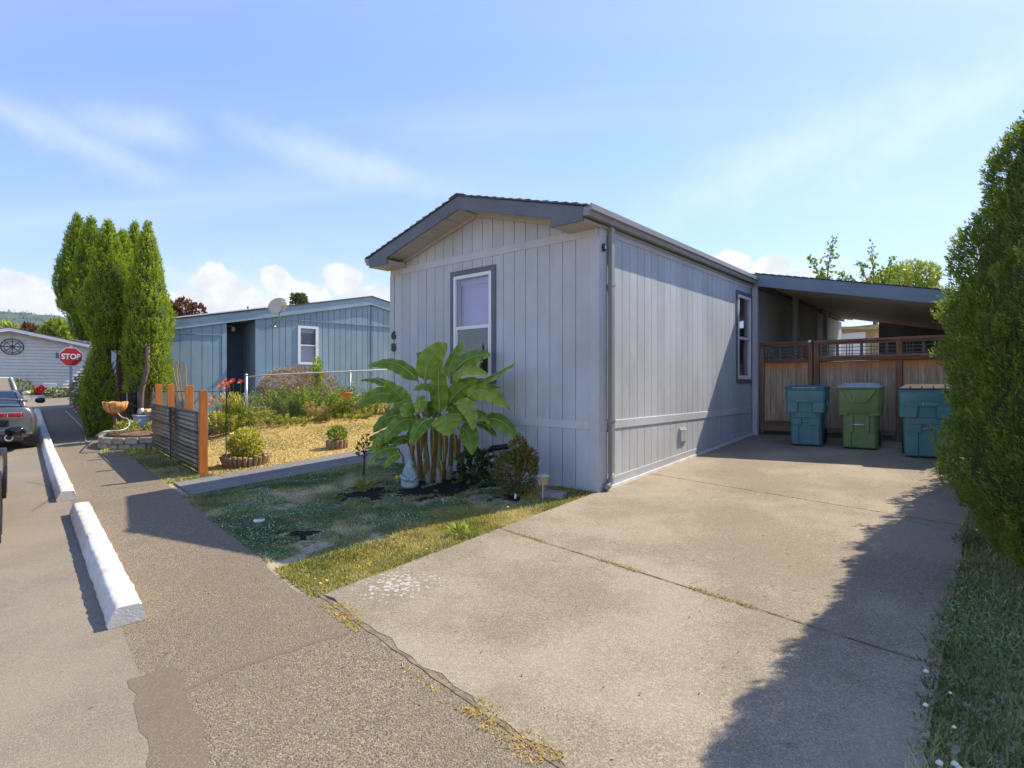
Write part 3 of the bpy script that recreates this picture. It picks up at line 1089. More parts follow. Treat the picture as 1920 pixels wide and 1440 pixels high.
def boards(parent, a0, a1, wd, zlo, seed):
    rr = random.Random(seed)
    a = a0; wd = (a1 - a0) / max(1, round((a1 - a0) / wd))
    while a < a1 - .02:
        b = MB(); dy = rr.uniform(-.004, .004)
        b.box((a, FY + dy, zlo), (a + wd - .0015, FY + .018 + dy, 2.095)); b.build('board', M['fence_board'], parent, bevel=.002)
        a += wd


gate = thing('gate', 'brown wooden gate with lattice top beside the white carport post', 'gate', (H0.x, H0.y, 0), H_ROT)
gz = gl(FY)
for a in (.14, 1.0): MB().box((a, FY - .03, gz + .05), (a + .07, FY + .02, 2.44)).build('stile', M['fence_post'], gate, bevel=.004)
MB().box((.14, FY - .045, 2.44), (1.07, FY + .03, 2.49)).build('top_rail', M['fence_rail'], gate, bevel=.004)
MB().box((.215, FY - .02, 2.405), (.995, FY + .02, 2.438)).build('inner_rail', M['fence_rail_l'], gate)
MB().box((.215, FY - .035, 2.10), (.995, FY + .02, 2.165)).build('mid_rail', M['fence_rail'], gate, bevel=.004)
MB().box((.215, FY - .03, gz + .10), (.995, FY - .002, gz + .20)).build('bottom_rail', M['fence_rail_l'], gate, bevel=.004)
MB().box((.215, FY - .03, gz + .22), (.995, FY - .002, gz + .30)).build('bottom_rail', M['fence_rail'], gate, bevel=.004)
lattice(gate, .21, 1.0)
boards(gate, .215, .995, .111, gz + .20, 3)
b = MB(); b.lathe([(.012, 0), (.028, 0), (.028, .014), (.012, .014)], (0, 0, 0), 18, Matrix.Rotation(R(90), 4, 'X'))
o = b.build('latch_ring', M['white'], gate, True); o.location = (1.03, FY - .032, 2.48)
fence = thing('wooden_fence', 'brown wooden board fence with lattice top behind the three wheeled bins', 'fence', (H0.x, H0.y, 0), H_ROT)
for a in (1.10, 2.38, 3.50): MB().box((a, FY - .035, gz), (a + .085, FY + .05, 2.44)).build('post', M['fence_post'], fence, bevel=.004)
MB().box((1.09, FY - .05, 2.44), (3.75, FY + .04, 2.49)).build('top_rail', M['fence_rail'], fence, bevel=.004)
for a0, a1 in ((1.19, 2.375), (2.47, 3.495)):
    MB().box((a0, FY - .02, 2.405), (a1, FY + .02, 2.438)).build('inner_rail', M['fence_rail_l'], fence)
    MB().box((a0, FY - .035, 2.165), (a1, FY + .02, 2.20)).build('inner_rail', M['fence_rail_l'], fence)
    lattice(fence, a0, a1)
    MB().box((a0, FY - .03, gz + .12), (a1, FY - .003, gz + .21)).build('bottom_rail', M['walk'], fence, bevel=.004)
    boards(fence, a0, a1, .118, gz + .12, int(a0 * 10))
MB().box((1.185, FY - .045, 2.10), (3.70, FY + .0, 2.163)).build('mid_rail', M['fence_rail'], fence, bevel=.004)

# ------------------------------------------------------------------ wheeled bins
def rrect(w2, d2, r, y0=0.0, n=4):
    pts = []
    for cx, cy, a0 in ((w2 - r, d2 - r, 0), (-w2 + r, d2 - r, 90), (-w2 + r, -d2 + r, 180), (w2 - r, -d2 + r, 270)):
        for i in range(n + 1):
            a = R(a0 + 90 * i / n)
            pts.append((cx + r * math.cos(a), cy + y0 + r * math.sin(a)))
    return pts


def loft(b, rings):
    n = len(rings[0])
    vs = [p for rg in rings for p in rg]
    fs = []
    for i in range(len(rings) - 1):
        for k in range(n):
            k2 = (k + 1) % n
            fs.append((i * n + k, i * n + k2, (i + 1) * n + k2, (i + 1) * n + k))
    fs.append(tuple(range(n - 1, -1, -1))); fs.append(tuple(range((len(rings) - 1) * n, len(rings) * n)))
    return b.add(vs, fs)


M['bin_teal'] = paint('teal_bin_plastic', (.075, .235, .27), .42, .12, 3, 70, bmp=.1, dirt=(.14, .25, .27), dirt_amt=.35)
M['bin_green'] = paint('green_bin_plastic', (.15, .25, .09), .42, .12, 3, 70, bmp=.1, dirt=(.16, .20, .09), dirt_amt=.35)
M['lid_teal'] = paint('blue_lid', (.03, .15, .23), .35, .1, 3, 50, bmp=.05)
M['lid_grey'] = paint('pale_lid', (.36, .42, .46), .4, .08, 3, 50, bmp=.05)
M['lid_brown'] = paint('brown_lid', (.075, .058, .062), .8, .12, 3, 50, spec=.15, bmp=.05, dirt=(.16, .08, .05), dirt_amt=.4)
M['decal'] = paint('white_print', (.7, .75, .78), .5, .03, 2, 30, bmp=0)


def make_bin(label, kind, loc, rot, body, lid, hs=1.0, wsc=1.0):
    t = thing('wheeled_bin', label, 'wheeled bin', loc, rot, 'wheeled bins in front of the wooden fence')
    H = .93 * hs
    wt, wb = .30 * wsc, .235 * wsc
    dt, db = .33, .24
    def wz(z): return wb + (wt - .035 - wb) * z / H
    def dz(z): return db + (dt - .03 - db) * z / H
    fyf = lambda z: -dz(z)                    # front face
    b = MB()
    loft(b, [[(x, y, z) for x, y in rrect(wz(z), dz(z), .06)] for z in (.0, .03, H * .3, H * .6, H)])
    b.build('body', body, t, True, bevel=0)
    P = 'V' if kind == 'green' else 'N'
    # collar: thick band round the top, notched at the front
    n0, n1 = (.60, .77) if P == 'N' else (.56, .60)
    b = MB()
    e = .042
    loft(b, [[(x, y, z) for x, y in rrect(wz(z) + e, dz(z) + e, .06)] for z in (H * n1, H * .9, H * .995)])
    b.build('collar', body, t, True, bevel=.006, seg=2)
    b = MB()
    nw = .115 if P == 'N' else .15
    z0, z1 = H * n0, H * n1 + .001
    for sg in (-1, 1):
        vs = []
        for z, ww_ in ((z0, nw + .012), (z1, nw)):
            xo = (wz(z) + e); yo = dz(z) + e
            pl = [(sg * ww_, -yo), (sg * (xo - .03), -yo), (sg * xo, -yo + .03), (sg * xo, yo * .6), (sg * (xo - .06), yo * .6), (sg * ww_, -yo + .05)]
            vs += [(x, y, z) for x, y in pl]
        n = 6
        fs = [tuple(range(n)), tuple(range(2 * n - 1, n - 1, -1))] + [(i, i + n, (i + 1) % n + n, (i + 1) % n) for i in range(n)]
        b.add(vs, fs)
    b.build('collar_flap', body, t, bevel=.005, seg=2)
    # lower moulding: two legs, shoulder and a lift-bar pocket
    def slab(b, x0, x1, za, zb, pr=.022, xa=None, xb=None):
        xa = x0 if xa is None else xa; xb = x1 if xb is None else xb
        ya, yb = fyf(za), fyf(zb)
        b.add([(x0, ya - pr, za), (x1, ya - pr, za), (x1, ya + .01, za), (x0, ya + .01, za), (xa, yb - pr, zb), (xb, yb - pr, zb), (xb, yb + .01, zb), (xa, yb + .01, zb)],
              [(0, 3, 2, 1), (4, 5, 6, 7), (0, 1, 5, 4), (1, 2, 6, 5), (2, 3, 7, 6), (3, 0, 4, 7)])
    b = MB()
    if P == 'N':
        for sg in (-1, 1):
            xi = [sg * .105, sg * (wb - .03)]; xi.sort()
            slab(b, xi[0], xi[1], .01, H * .36)
            xi = [sg * .065, sg * (wb - .02)]; xi.sort()
            slab(b, xi[0], xi[1], H * .36 + .001, H * .50)
        slab(b, -.21, .21, H * .50 + .001, H * .60, .022, -.115, .115)
        slab(b, -.10, .10, H * .60 + .001, H * .77, .010)
        bw, bz = .066, H * .43
    else:
        for sg in (-1, 1):
            xi = [sg * .115, sg * (wb - .02)]; xi.sort()
            slab(b, xi[0], xi[1], .01, H * .26)
            xi = [sg * .08, sg * .14]; xi.sort()
            slab(b, xi[0], xi[1], H * .26 + .001, H * .56)
        bw, bz = .082, H * .40
    b.build('front_moulding', body, t, bevel=.006, seg=2)
    if P != 'N':
        b = MB()
        yy = -dz(H * .88) - e
        b.add([(-.24, yy - .035, H * .985), (.24, yy - .035, H * .985), (.11, yy - .035, H * .78), (-.11, yy - .035, H * .78), (-.24, yy + .02, H * .985), (.24, yy + .02, H * .985), (.11, yy + .02, H * .78), (-.11, yy + .02, H * .78)],
              [(3, 2, 1, 0), (4, 5, 6, 7), (0, 1, 5, 4), (1, 2, 6, 5), (2, 3, 7, 6), (3, 0, 4, 7)])
        b.build('apron', body, t, bevel=.004)
        b = MB()
        for i in range(5):
            xx = -.10 + i * .05
            b.box((xx - .004, yy - .050, H * (.79)), (xx + .004, yy - .035, H * (.93 if i in (0, 4) else .87)))
        b.build('rib', body, t)
    b = MB(); b.tube([(-bw, fyf(bz) - .018, bz), (bw, fyf(bz) - .018, bz)], .009, 8); b.build('lift_bar', M['galv'] if P == 'N' else M['white'], t, True)
    # rim, lid
    b = MB()
    loft(b, [[(x, y, H * .995 + zz) for x, y in rrect(wt + o_, dt + o_, .05)] for zz, o_ in ((0, -.01), (.0, .012), (.03, .012), (.03, -.02))])
    b.build('rim', body, t, True)
    b = MB()
    zt = H + .026
    if kind == 'teal':
        rg = ((0, .020, 0), (.028, .022, 0), (.045, -.01, 0), (.058, -.10, .01), (.062, -.2, .02))
    else:
        rg = ((0, .018, 0), (.022, .02, 0), (.03, -.012, 0), (.075, -.075, 0), (.08, -.10, 0))
    loft(b, [[(x, y, zt + zz) for x, y in rrect(max(.02, wt + o_), max(.02, dt + o_), .05)] for zz, o_, _ in rg])
    b.build('lid', lid, t, True, bevel=.004, seg=2)
    if kind != 'teal':
        b = MB()
        for i in range(4):
            xx = -.2 + i * .135
            b.box((xx - .003, -dt - .004, zt + .028), (xx + .003, -dt + .05, zt + .055))
        b.build('lid_rib', lid, t)
    # handle at the back and wheels
    MB().tube([(-.2, dt + .02, H - .02), (-.2, dt + .10, H + .01), (.2, dt + .10, H + .01), (.2, dt + .02, H - .02)], .014, 8).build('handle', body, t, True)
    for sg in (-1, 1):
        b = MB(); b.lathe([(.04, -.025), (.12, -.025), (.13, -.01), (.13, .01), (.12, .025), (.04, .025)], (0, 0, 0), 18, Matrix.Rotation(R(90), 4, 'Y'))
        o = b.build('wheel', M['rubber'], t, True); o.location = (sg * (wb + .0), db - .02, .13)
    # print: a small maker's line on the collar, too small in the photo to spell out
    rr = random.Random(hash(label) % 99)
    if P == 'N':
        b = MB(); yy = fyf(H * .82) - e - .004
        x = -.12 if kind == 'teal' else -.05
        b.lathe([(.006, 0), (.010, 0), (.010, .002), (.006, .002)], (x, yy, H * .815), 10, Matrix.Rotation(R(90), 4, 'X'))
        x += .03
        for i in range(11):
            wd = rr.uniform(.006, .011); hh = .013 if i < 3 else .009
            b.box((x, yy - .002, H * .815 - .006), (x + wd * .35, yy, H * .815 - .006 + hh)); b.box((x, yy - .002, H * .815 - .006), (x + wd, yy, H * .815 - .003)); b.box((x, yy - .002, H * .815 + .001), (x + wd, yy, H * .815 + .003))
            x += wd + .004
        b.build('print', M['decal'], t)
    if kind == 'teal':
        b = MB(); x = -.19
        for i in range(30):
            wd = rr.uniform(.007, .012)
            if i not in (4, 17, 22):
                b.box((x, -dt - .0235, zt + .006), (x + wd, -dt - .0215, zt + .011)); b.box((x, -dt - .0235, zt + .014), (x + wd, -dt - .0215, zt + .019))
                b.box((x, -dt - .0235, zt + .006), (x + .003, -dt - .0215, zt + .019))
            x += wd + .002
        b.build('lid_print', M['decal'], t)
        MB().box((wz(H * .75) + e + .001, -.08, H * .70), (wz(H * .75) + e + .004, .06, H * .82)).build('sticker', M['decal'], t)
    return t


def to_h(p):
    d = Vector((p.x, p.y, 0)) - H0
    return d.dot(HX), d.dot(HY)


def put_bin(px, py, rot, label, kind, body, lid, hs, wsc, half):
    q = hit(px, py); a, y = to_h(q)
    c = hp(a + half, y + .25)
    c.z = g(c.x, c.y) + .028
    return make_bin(label, kind, c, H_ROT + R(rot), body, lid, hs, wsc)


put_bin(1478, 837, 6, 'teal wheeled bin with blue lid standing in front of the wooden gate', 'teal', M['bin_teal'], M['lid_teal'], 1.0, 1.0, .25)
put_bin(1576, 843, 4, 'green wheeled bin with a pale grey lid between the two teal bins', 'green', M['bin_green'], M['lid_grey'], 1.02, 1.0, .25)
put_bin(1691, 859, 8, 'teal wheeled bin with a brown lid, half hidden by the tall evergreen hedge', 'brown', M['bin_teal'], M['lid_brown'], 1.02, 1.12, .27)

# ------------------------------------------------------------------ white wheel stops
def curb(q0, q1, w0, w1, label, seed):
    rr = np.random.default_rng(seed)
    h = .135
    prof = [(0, 0), (.0, .03), (.035, h * .9), (.055, h), (.165, h), (.185, h * .9), (.21, .03), (.21, 0)]
    n = int((q1 - q0) / .06)
    V = []; Fc = []
    ca = rp(w0, q0)
    for i in range(n + 1):
        f = i / n
        e = min(1, min(f, 1 - f) * n * .06 / .06)
        for (x, z) in prof:
            jx, jz = rr.normal(0, .003, 2)
            xx = x + jx; zz = z * (.93 + .07 * e) + (jz if z > .04 else 0)
            p = rp(w0 + (w1 - w0) * f + xx, q0 + (q1 - q0) * f + rr.normal(0, .004) * (1 if i in (0, n) else .3))
            V.append((p.x - ca.x, p.y - ca.y, p.z + .018 + zz - ca.z))
    m_ = len(prof)
    for i in range(n):
        for k in range(m_):
            Fc.append((i * m_ + k, i * m_ + (k + 1) % m_, (i + 1) * m_ + (k + 1) % m_, (i + 1) * m_ + k))
    Fc.append(tuple(range(m_ - 1, -1, -1))); Fc.append(tuple(range(n * m_, n * m_ + m_)))
    b = MB(); b.add(V, Fc)
    o = b.build('wheel_stop', M['curb'], None, True)
    o.location = ca
    tag(o, label, 'kerb stop', 'white concrete wheel stops along the footpath')
    md = o.modifiers.new('e', 'EDGE_SPLIT'); md.split_angle = R(50)
    return o


curb(4.52, 8.62, .43, .44, 'white painted concrete wheel stop lying nearest the camera', 1)
curb(9.62, 28.5, .36, .36, 'long white concrete wheel stop running beside the parked grey coupe', 2)

# ------------------------------------------------------------------ leaf clouds
def unit(v):
    return v / np.maximum(np.linalg.norm(v, axis=-1, keepdims=True), 1e-9)


def leaf_quads(P, D, S, Wd, seed=0, tint=None, lift=None):
    """diamond leaves: base P, direction D (unit), length S, half width Wd"""
    r_ = np.random.default_rng(seed)
    n = len(P)
    ref = unit(r_.normal(0, 1, (n, 3)))
    side = unit(np.cross(D, ref)) * Wd[:, None]
    mid = P + D * (S * .45)[:, None]
    if lift is not None: mid = mid + lift
    V = np.stack([P, mid + side, P + D * S[:, None], mid - side], 1).reshape(-1, 3)
    F_ = np.arange(4 * n).reshape(n, 4)
    T = None if tint is None else np.repeat(tint, 4)
    return V, F_, T


def join(parts):
    Vs = []; Fs = []; Ts = []; o = 0
    for V, F_, T in parts:
        Vs.append(V); Fs.append(F_ + o); Ts.append(T); o += len(V)
    return np.concatenate(Vs), np.concatenate(Fs), np.concatenate(Ts)


class Lump:
    def __init__(s, seed, n=9, amp=.14, fz=3.0):
        r_ = np.random.default_rng(seed)
        s.k = r_.integers(1, 6, n); s.f = r_.uniform(.6, fz, n) * 2; s.p = r_.uniform(0, 6.28, n); s.p2 = r_.uniform(0, 6.28, n)
        s.a = amp / np.sqrt(n) * r_.uniform(.6, 1.5, n)

    def __call__(s, th, z):
        o = 0
        for k, f, p, p2, a in zip(s.k, s.f, s.p, s.p2, s.a):
            o = o + a * np.sin(k * th + p + .8 * np.sin(f * z + p2)) * np.cos(f * z + p2) * 1.6
        return 1 + o


def thuja(name, label, loc, h, rad, m, nclump, per, leaf, seed, prof=None, zlo=.05, trunk=True, parent=None, lean=(0, 0), amp=.14, fz=3.0, part='foliage', tintoff=0.0):
    """columnar evergreen: upward feathery plumes over an inner mass"""
    r_ = np.random.default_rng(seed)
    prof = prof or (lambda t: np.minimum(1, (t / .18 + .45)) * np.power(np.clip(1 - np.power(t, 2.6), 0, 1), .75))
    if parent is None:
        parent = thing(name, label, 'tree', loc); base = Vector((0, 0, 0))
    else:
        base = Vector(loc)
    lum = Lump(seed, amp=amp, fz=fz)
    lum2 = Lump(seed + 50, n=14, amp=amp * .8, fz=fz * 3)
    def surf(th, z):
        t_ = np.clip(z / h, 0, 1)
        rr_ = rad * prof(t_) * lum(th, z) * lum2(th * 2, z) * (.55 + .45 * np.clip((t_ - zlo) / .16, 0, 1) if zlo > .2 else 1)
        return rr_
    th = r_.uniform(0, 6.283, nclump)
    # more clumps where the surface is wide
    z = zlo * h + (h * (1 - zlo)) * r_.uniform(0, 1, nclump) ** 1.0
    rr_ = surf(th, z)
    keep = r_.uniform(0, 1, nclump) < (rr_ / rad) * .85 + .2
    th, z, rr_ = th[keep], z[keep], rr_[keep]
    nc = len(th)
    out_ = np.stack([np.cos(th), np.sin(th), np.zeros(nc)], 1)
    C = out_ * (rr_ * r_.uniform(.90, 1.0, nc))[:, None]
    C[:, 0] += lean[0] * z; C[:, 1] += lean[1] * z
    C[:, 2] = z
    up = unit(out_ * r_.uniform(.25, .75, (nc, 1)) + np.array([0, 0, 1.0]) + r_.normal(0, .18, (nc, 3)))
    Lc = leaf * r_.uniform(2.0, 3.6, nc)
    ct = np.clip(r_.normal(.42 + tintoff, .17, nc) + .0, 0, 1)
    # sprays along each plume
    n = nc * per
    ci = np.repeat(np.arange(nc), per)
    s_ = r_.uniform(0, 1, n)
    A = C[ci] + up[ci] * (Lc[ci] * (s_ - .45))[:, None]
    rad_dir = unit(r_.normal(0, 1, (n, 3)) + out_[ci] * .9)
    width = leaf * .9 * (1.05 - s_)
    A = A + rad_dir * (width * r_.uniform(.2, 1, n))[:, None]
    D = unit(up[ci] * 1.0 + rad_dir * .6 + r_.normal(0, .25, (n, 3)))
    S = leaf * r_.uniform(.55, 1.15, n)
    Wd = S * r_.uniform(.11, .18, n)
    tint = np.clip(ct[ci] + .30 * (s_ - .5) + r_.normal(0, .10, n), 0, 1)
    V, F_, T = leaf_quads(A, D, S, Wd, seed, tint)
    V = V + np.array(base)
    o = np_mesh(part, V, F_, m, parent, T)
    # inner mass
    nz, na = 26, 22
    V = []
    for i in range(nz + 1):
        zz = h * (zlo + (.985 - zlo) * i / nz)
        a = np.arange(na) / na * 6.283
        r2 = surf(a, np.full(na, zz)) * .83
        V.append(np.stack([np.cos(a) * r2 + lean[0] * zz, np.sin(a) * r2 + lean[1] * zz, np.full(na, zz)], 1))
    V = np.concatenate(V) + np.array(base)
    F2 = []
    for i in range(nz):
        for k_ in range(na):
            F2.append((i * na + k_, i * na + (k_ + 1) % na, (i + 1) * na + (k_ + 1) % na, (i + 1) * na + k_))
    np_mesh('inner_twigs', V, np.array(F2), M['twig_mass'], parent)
    if trunk:
        b = MB(); b.tube([base + Vector((0, 0, -.1)), base + Vector((lean[0] * h * .4, lean[1] * h * .4, h * .4)), base + Vector((lean[0] * h * .9, lean[1] * h * .9, h * .9))], [rad * .12 + .03, rad * .08 + .02, .015], 8)
        b.build('trunk', M['bark'], parent, True)
    return parent


M['bark'] = paint('thuja_bark', (.16, .105, .075), .9, .35, 6, 40, bmp=.8, bdist=.01, stretch=(3, 3, .4))
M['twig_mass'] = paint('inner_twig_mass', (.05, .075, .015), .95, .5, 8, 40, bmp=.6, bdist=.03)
M['thuja_near'] = foliage('thuja_green', (.07, .12, .018), (.165, .24, .04), (.36, .41, .07), trans=.42)
M['thuja_far'] = foliage('thuja_yellow_green', (.09, .17, .014), (.27, .38, .03), (.56, .58, .06), trans=.42)
M['blossom'] = paint('white_blossom', (.7, .68, .6), .7, .05, 3, 30, bmp=0)

# hedge of tall columns along the drive (house frame, x = 3.6 .. )
hprof = lambda t: np.minimum(1, t / .22 * .38 + .62) * np.power(np.clip(1 - np.power(np.clip(t, 0, 1), 3.0), 0, 1), .6)
for i, (a, y, h, rad, nc, lf, lab) in enumerate([
    (4.34, -.95, 3.95, .86, 24000, .030, 'tall bushy dark green arborvitae nearest the camera at the right edge of the drive'),
    (4.33, .55, 4.1, .80, 13000, .036, 'second arborvitae of the hedge, just behind the nearest one'),
    (4.36, 2.0, 4.25, .80, 6500, .045, 'third arborvitae of the hedge, its branch reaching over the brown lidded bin'),
    (4.38, 3.4, 4.2, .80, 3000, .05, 'fourth arborvitae of the hedge, beside the end of the wooden fence'),
    (4.55, 4.9, 3.7, .85, 2000, .07, 'farthest arborvitae of the hedge, beyond the wooden fence')]):
    c = hp(a, y); c.z = g(c.x, c.y)
    thuja('arborvitae', lab, c, h, rad, M['thuja_near'], nc, 14 if i < 2 else 12, lf, 100 + i, prof=(lambda t: np.minimum(1, t / .22 * .38 + .62) * np.minimum(1, np.power(np.clip((1.0 - t) / .50, 0, 1), .72))), zlo=.03 if i else .06, amp=.085, fz=2.6)

# ------------------------------------------------------------------ banana clump
def leaf_mat(name, dark, mid, light, edge):
    m = foliage(name, dark, mid, light, rough=.32, trans=.32)
    t = m.node_tree; b = t.nodes['Principled BSDF']
    a = t.nodes.new('ShaderNodeAttribute'); a.attribute_name = 'across'
    sn = math_n(t, 'SINE', math_n(t, 'MULTIPLY', a.outputs['Fac'], 190.0))
    bump(t, b, sn, .35, .004)
    d = t.nodes.new('ShaderNodeAttribute'); d.attribute_name = 'dry'
    rmp = [n for n in t.nodes if n.type == 'VALTORGB'][0]
    mid = mixc(t, math_n(t, 'MULTIPLY', maprange(t, sn, .2, 1), .28), rmp.outputs[0], (.40, .50, .09))
    nn3 = tex_noise(t, coords(t), 35, 5, .7)
    dd = maprange(t, math_n(t, 'ADD', d.outputs['Fac'], math_n(t, 'MULTIPLY', math_n(t, 'SUBTRACT', nn3, .5), .5)), .25, .6)
    col = mixc(t, dd, mid, (.30, .17, .06))
    t.links.new(col, b.inputs['Base Color'])
    for n in t.nodes:
        if n.type == 'MIX' and n.blend_type == 'MULTIPLY': t.links.new(col, n.inputs[6])
    return m


M['banana'] = leaf_mat('banana_leaf', (.07, .145, .012), (.19, .32, .028), (.48, .50, .07), None)
M['banana_rib'] = paint('leaf_midrib', (.36, .42, .14), .5, .1, 5, 40, bmp=0)
M['banana_stem'] = paint('stem_green', (.20, .22, .055), .5, .3, 5, 40, bmp=.2, dirt=(.12, .06, .02), dirt_amt=.6, stretch=(3, 3, .6))
M['banana_sheath'] = paint('dry_sheath', (.30, .18, .085), .85, .35, 6, 50, bmp=.6, dirt=(.09, .05, .03), dirt_amt=.7, stretch=(4, 4, .5))
M['banana_base'] = paint('papery_base', (.40, .33, .25), .9, .35, 14, 50, bmp=.6, dirt=(.14, .08, .05), dirt_amt=1.0, stretch=(3, 3, .8))

ban = hit(808, 903)
banana = thing('banana_plant', 'clump of banana plants with big green leaves in front of the end wall window', 'banana plant', (ban.x, ban.y, ban.z))
BO = Vector((ban.x, ban.y, ban.z))


def zp(zx, zy, d):      # position read from the enlarged view of the clump
    return at(640 + zx / 4.5, 620 + zy / 4.5, d) - BO


def banana_leaf(p0, pc, p2, width, seed, fold=.25, face=.5, parent=None, tintc=.5, part='leaf', dryall=0.0):
    r_ = np.random.default_rng(seed)
    parent = parent or banana
    n = 22
    view = Vector((0, -1, 0))
    P = []
    for i in range(n + 1):
        t = i / n
        P.append(p0 * (1 - t) ** 2 + pc * 2 * t * (1 - t) + p2 * t * t)
    nr = (view * face + Vector((0, 0, 1)) * (1 - face) + Vector(r_.normal(0, .12, 3))).normalized()
    V = []; T = []; AC = []; DR = []
    dryl = r_.uniform(.2, 1.0) * (1 if r_.uniform() < .6 else .3)
    tears = {int(r_.integers(3, n - 2)): r_.choice([-1, 1]) for _ in range(r_.integers(0, 3))}
    for i in range(n + 1):
        t = i / n
        d = (P[min(i + 1, n)] - P[max(i - 1, 0)]).normalized()
        sd = d.cross(nr).normalized(); nn_ = sd.cross(d).normalized()
        if nn_.dot(nr) < 0: nn_ = -nn_
        tt = max(0, (t - .06) / .94)
        wd = width / 2 * (max(0.0, math.sin(math.pi * min(1, tt ** .62))) ** .55) * (1 if tt > 0 else .02)
        if i == n: wd = .004
        rip = .010 * math.sin(t * 34 + seed) + r_.normal(0, .003)
        for j, f in enumerate((-1, -.55, 0, .55, 1)):
            wv = wd * f
            if i in tears and f * tears[i] > .9: wv *= r_.uniform(.55, .8)
            drop = -abs(f) ** 1.6 * wd * fold + rip * abs(f) * (1 if f > 0 else -.8)
            V.append(P[i] + sd * wv + nn_ * drop + nn_ * (.004 if j == 2 else 0))
            tn = tintc + .24 * math.sin(t * 26 + seed * 1.7) * abs(f) + r_.normal(0, .05) + .25 * max(0, t - .85) / .15 + (.12 if abs(f) == 1 else 0) + (.1 if f > 0 else -.05)
            T.append(min(1, max(0, tn))); AC.append(t); DR.append(min(1, max(dryall, max(0, (t - .86) / .14) * dryl * 1.2 + (dryl * max(0, r_.normal(.0, .45)) if abs(f) == 1 else 0))))
    F_ = []
    for i in range(n):
        for j in range(4):
            a = i * 5 + j
            F_.append((a, a + 1, a + 6, a + 5))
    o = np_mesh(part, np.array([tuple(v) for v in V]), np.array(F_), M['banana'], parent, np.array(T), True)
    at_ = o.data.attributes.new('across', 'FLOAT', 'POINT'); at_.data.foreach_set('value', np.array(AC, dtype=np.float32))
    at2 = o.data.attributes.new('dry', 'FLOAT', 'POINT'); at2.data.foreach_set('value', np.array(DR, dtype=np.float32))
    s2 = o.modifiers.new('sub', 'SUBSURF'); s2.levels = 1; s2.render_levels = 1
    b = MB()
    b.tube([P[i] + Vector((0, -.003, .003)) for i in range(0, n, 3)], [.009 * (1 - i / n) + .002 for i in range(0, n, 3)], 5)
    b.build('midrib', M['banana_rib'], o, True)
    return o


Lv = [  # base, control, tip (enlarged-view pixels), width px, depth base, depth tip, face, tint
    ((655, 440), (470, 250), (220, 300), 120, 8.1, 8.0, .55, .42), ((400, 470), (300, 400), (160, 420), 78, 8.4, 8.6, .5, .35),
    ((590, 620), (470, 540), (365, 415), 120, 8.0, 7.9, .8, .5), ((500, 600), (330, 500), (112, 668), 120, 8.0, 7.9, .6, .35),
    ((815, 560), (740, 440), (600, 505), 110, 7.9, 7.7, .5, .5), ((705, 440), (740, 230), (893, 112), 175, 8.1, 8.0, .9, .62),
    ((730, 330), (690, 230), (632, 198), 95, 8.4, 8.5, .8, .3), ((832, 712), (820, 470), (822, 262), 118, 7.9, 7.75, .95, .45),
    ((905, 400), (930, 260), (1028, 93), 95, 8.1, 8.2, .85, .6), ((960, 340), (1080, 220), (1258, 203), 125, 8.1, 7.75, .6, .35),
    ((940, 450), (1010, 300), (1236, 372), 100, 7.9, 7.5, .45, .78), ((1120, 450), (1290, 370), (1476, 268), 120, 7.9, 7.35, .6, .5),
    ((1090, 500), (1210, 455), (1352, 482), 65, 8.0, 7.55, .5, .2), ((1050, 590), (1200, 470), (1420, 668), 125, 7.7, 7.35, .6, .68),
    ((905, 620), (990, 500), (1150, 405), 130, 7.95, 7.7, .7, .45), ((955, 620), (1080, 630), (1110, 842), 105, 7.6, 7.4, .7, .72),
    ((1090, 690), (1170, 690), (1252, 785), 70, 7.8, 7.5, .6, .6), ((1190, 770), (1330, 730), (1493, 912), 120, 7.7, 7.4, .6, .38),
    ((990, 820), (1080, 850), (1102, 1048), 130, 7.7, 7.5, .8, .42), ((870, 700), (880, 740), (905, 888), 195, 7.6, 7.4, .75, .66),
    ((785, 750), (660, 770), (585, 985), 125, 7.7, 7.5, .6, .42), ((650, 770), (500, 740), (368, 945), 130, 7.8, 7.6, .55, .4),
    ((555, 725), (380, 720), (265, 862), 115, 8.0, 8.0, .5, .3), ((600, 590), (520, 590), (430, 655), 85, 8.0, 7.9, .5, .5),
    ((640, 690), (560, 640), (530, 740), 110, 7.8, 7.6, .6, .62), ((640, 560), (670, 600), (645, 705), 95, 7.8, 7.6, .8, .75),
    ((575, 925), (500, 900), (425, 990), 85, 7.9, 7.8, .4, .35), ((500, 900), (370, 900), (215, 1035), 100, 7.9, 7.8, .5, .4),
    ((490, 1000), (350, 990), (225, 1120), 90, 7.8, 7.6, .5, .5), ((515, 1050), (430, 1050), (358, 1163), 80, 7.7, 7.6, .5, .6),
    ((520, 650), (460, 670), (366, 700), 90, 8.2, 8.2, .5, .3), ((470, 840), (360, 850), (225, 925), 90, 8.1, 8.1, .5, .28),
    ((430, 880), (330, 900), (325, 975), 80, 7.8, 7.7, .6, .6), ((920, 640), (945, 670), (900, 690), 90, 8.0, 8.0, .7, .4),
    ((960, 700), (1000, 700), (1060, 760), 90, 8.0, 7.9, .6, .35), ((760, 570), (800, 640), (770, 740), 110, 8.3, 8.3, .8, .2),
    ((700, 600), (730, 660), (700, 760), 100, 8.3, 8.3, .8, .15), ((880, 480), (900, 560), (930, 650), 110, 8.2, 8.3, .8, .2),
    ((1130, 780), (1220, 790), (1310, 900), 60, 7.9, 7.7, .6, .15), ((640, 820), (600, 870), (560, 960), 90, 8.1, 8.0, .7, .3),
    ((300, 900), (290, 960), (290, 1120), 60, 7.8, 7.7, .6, .6)]
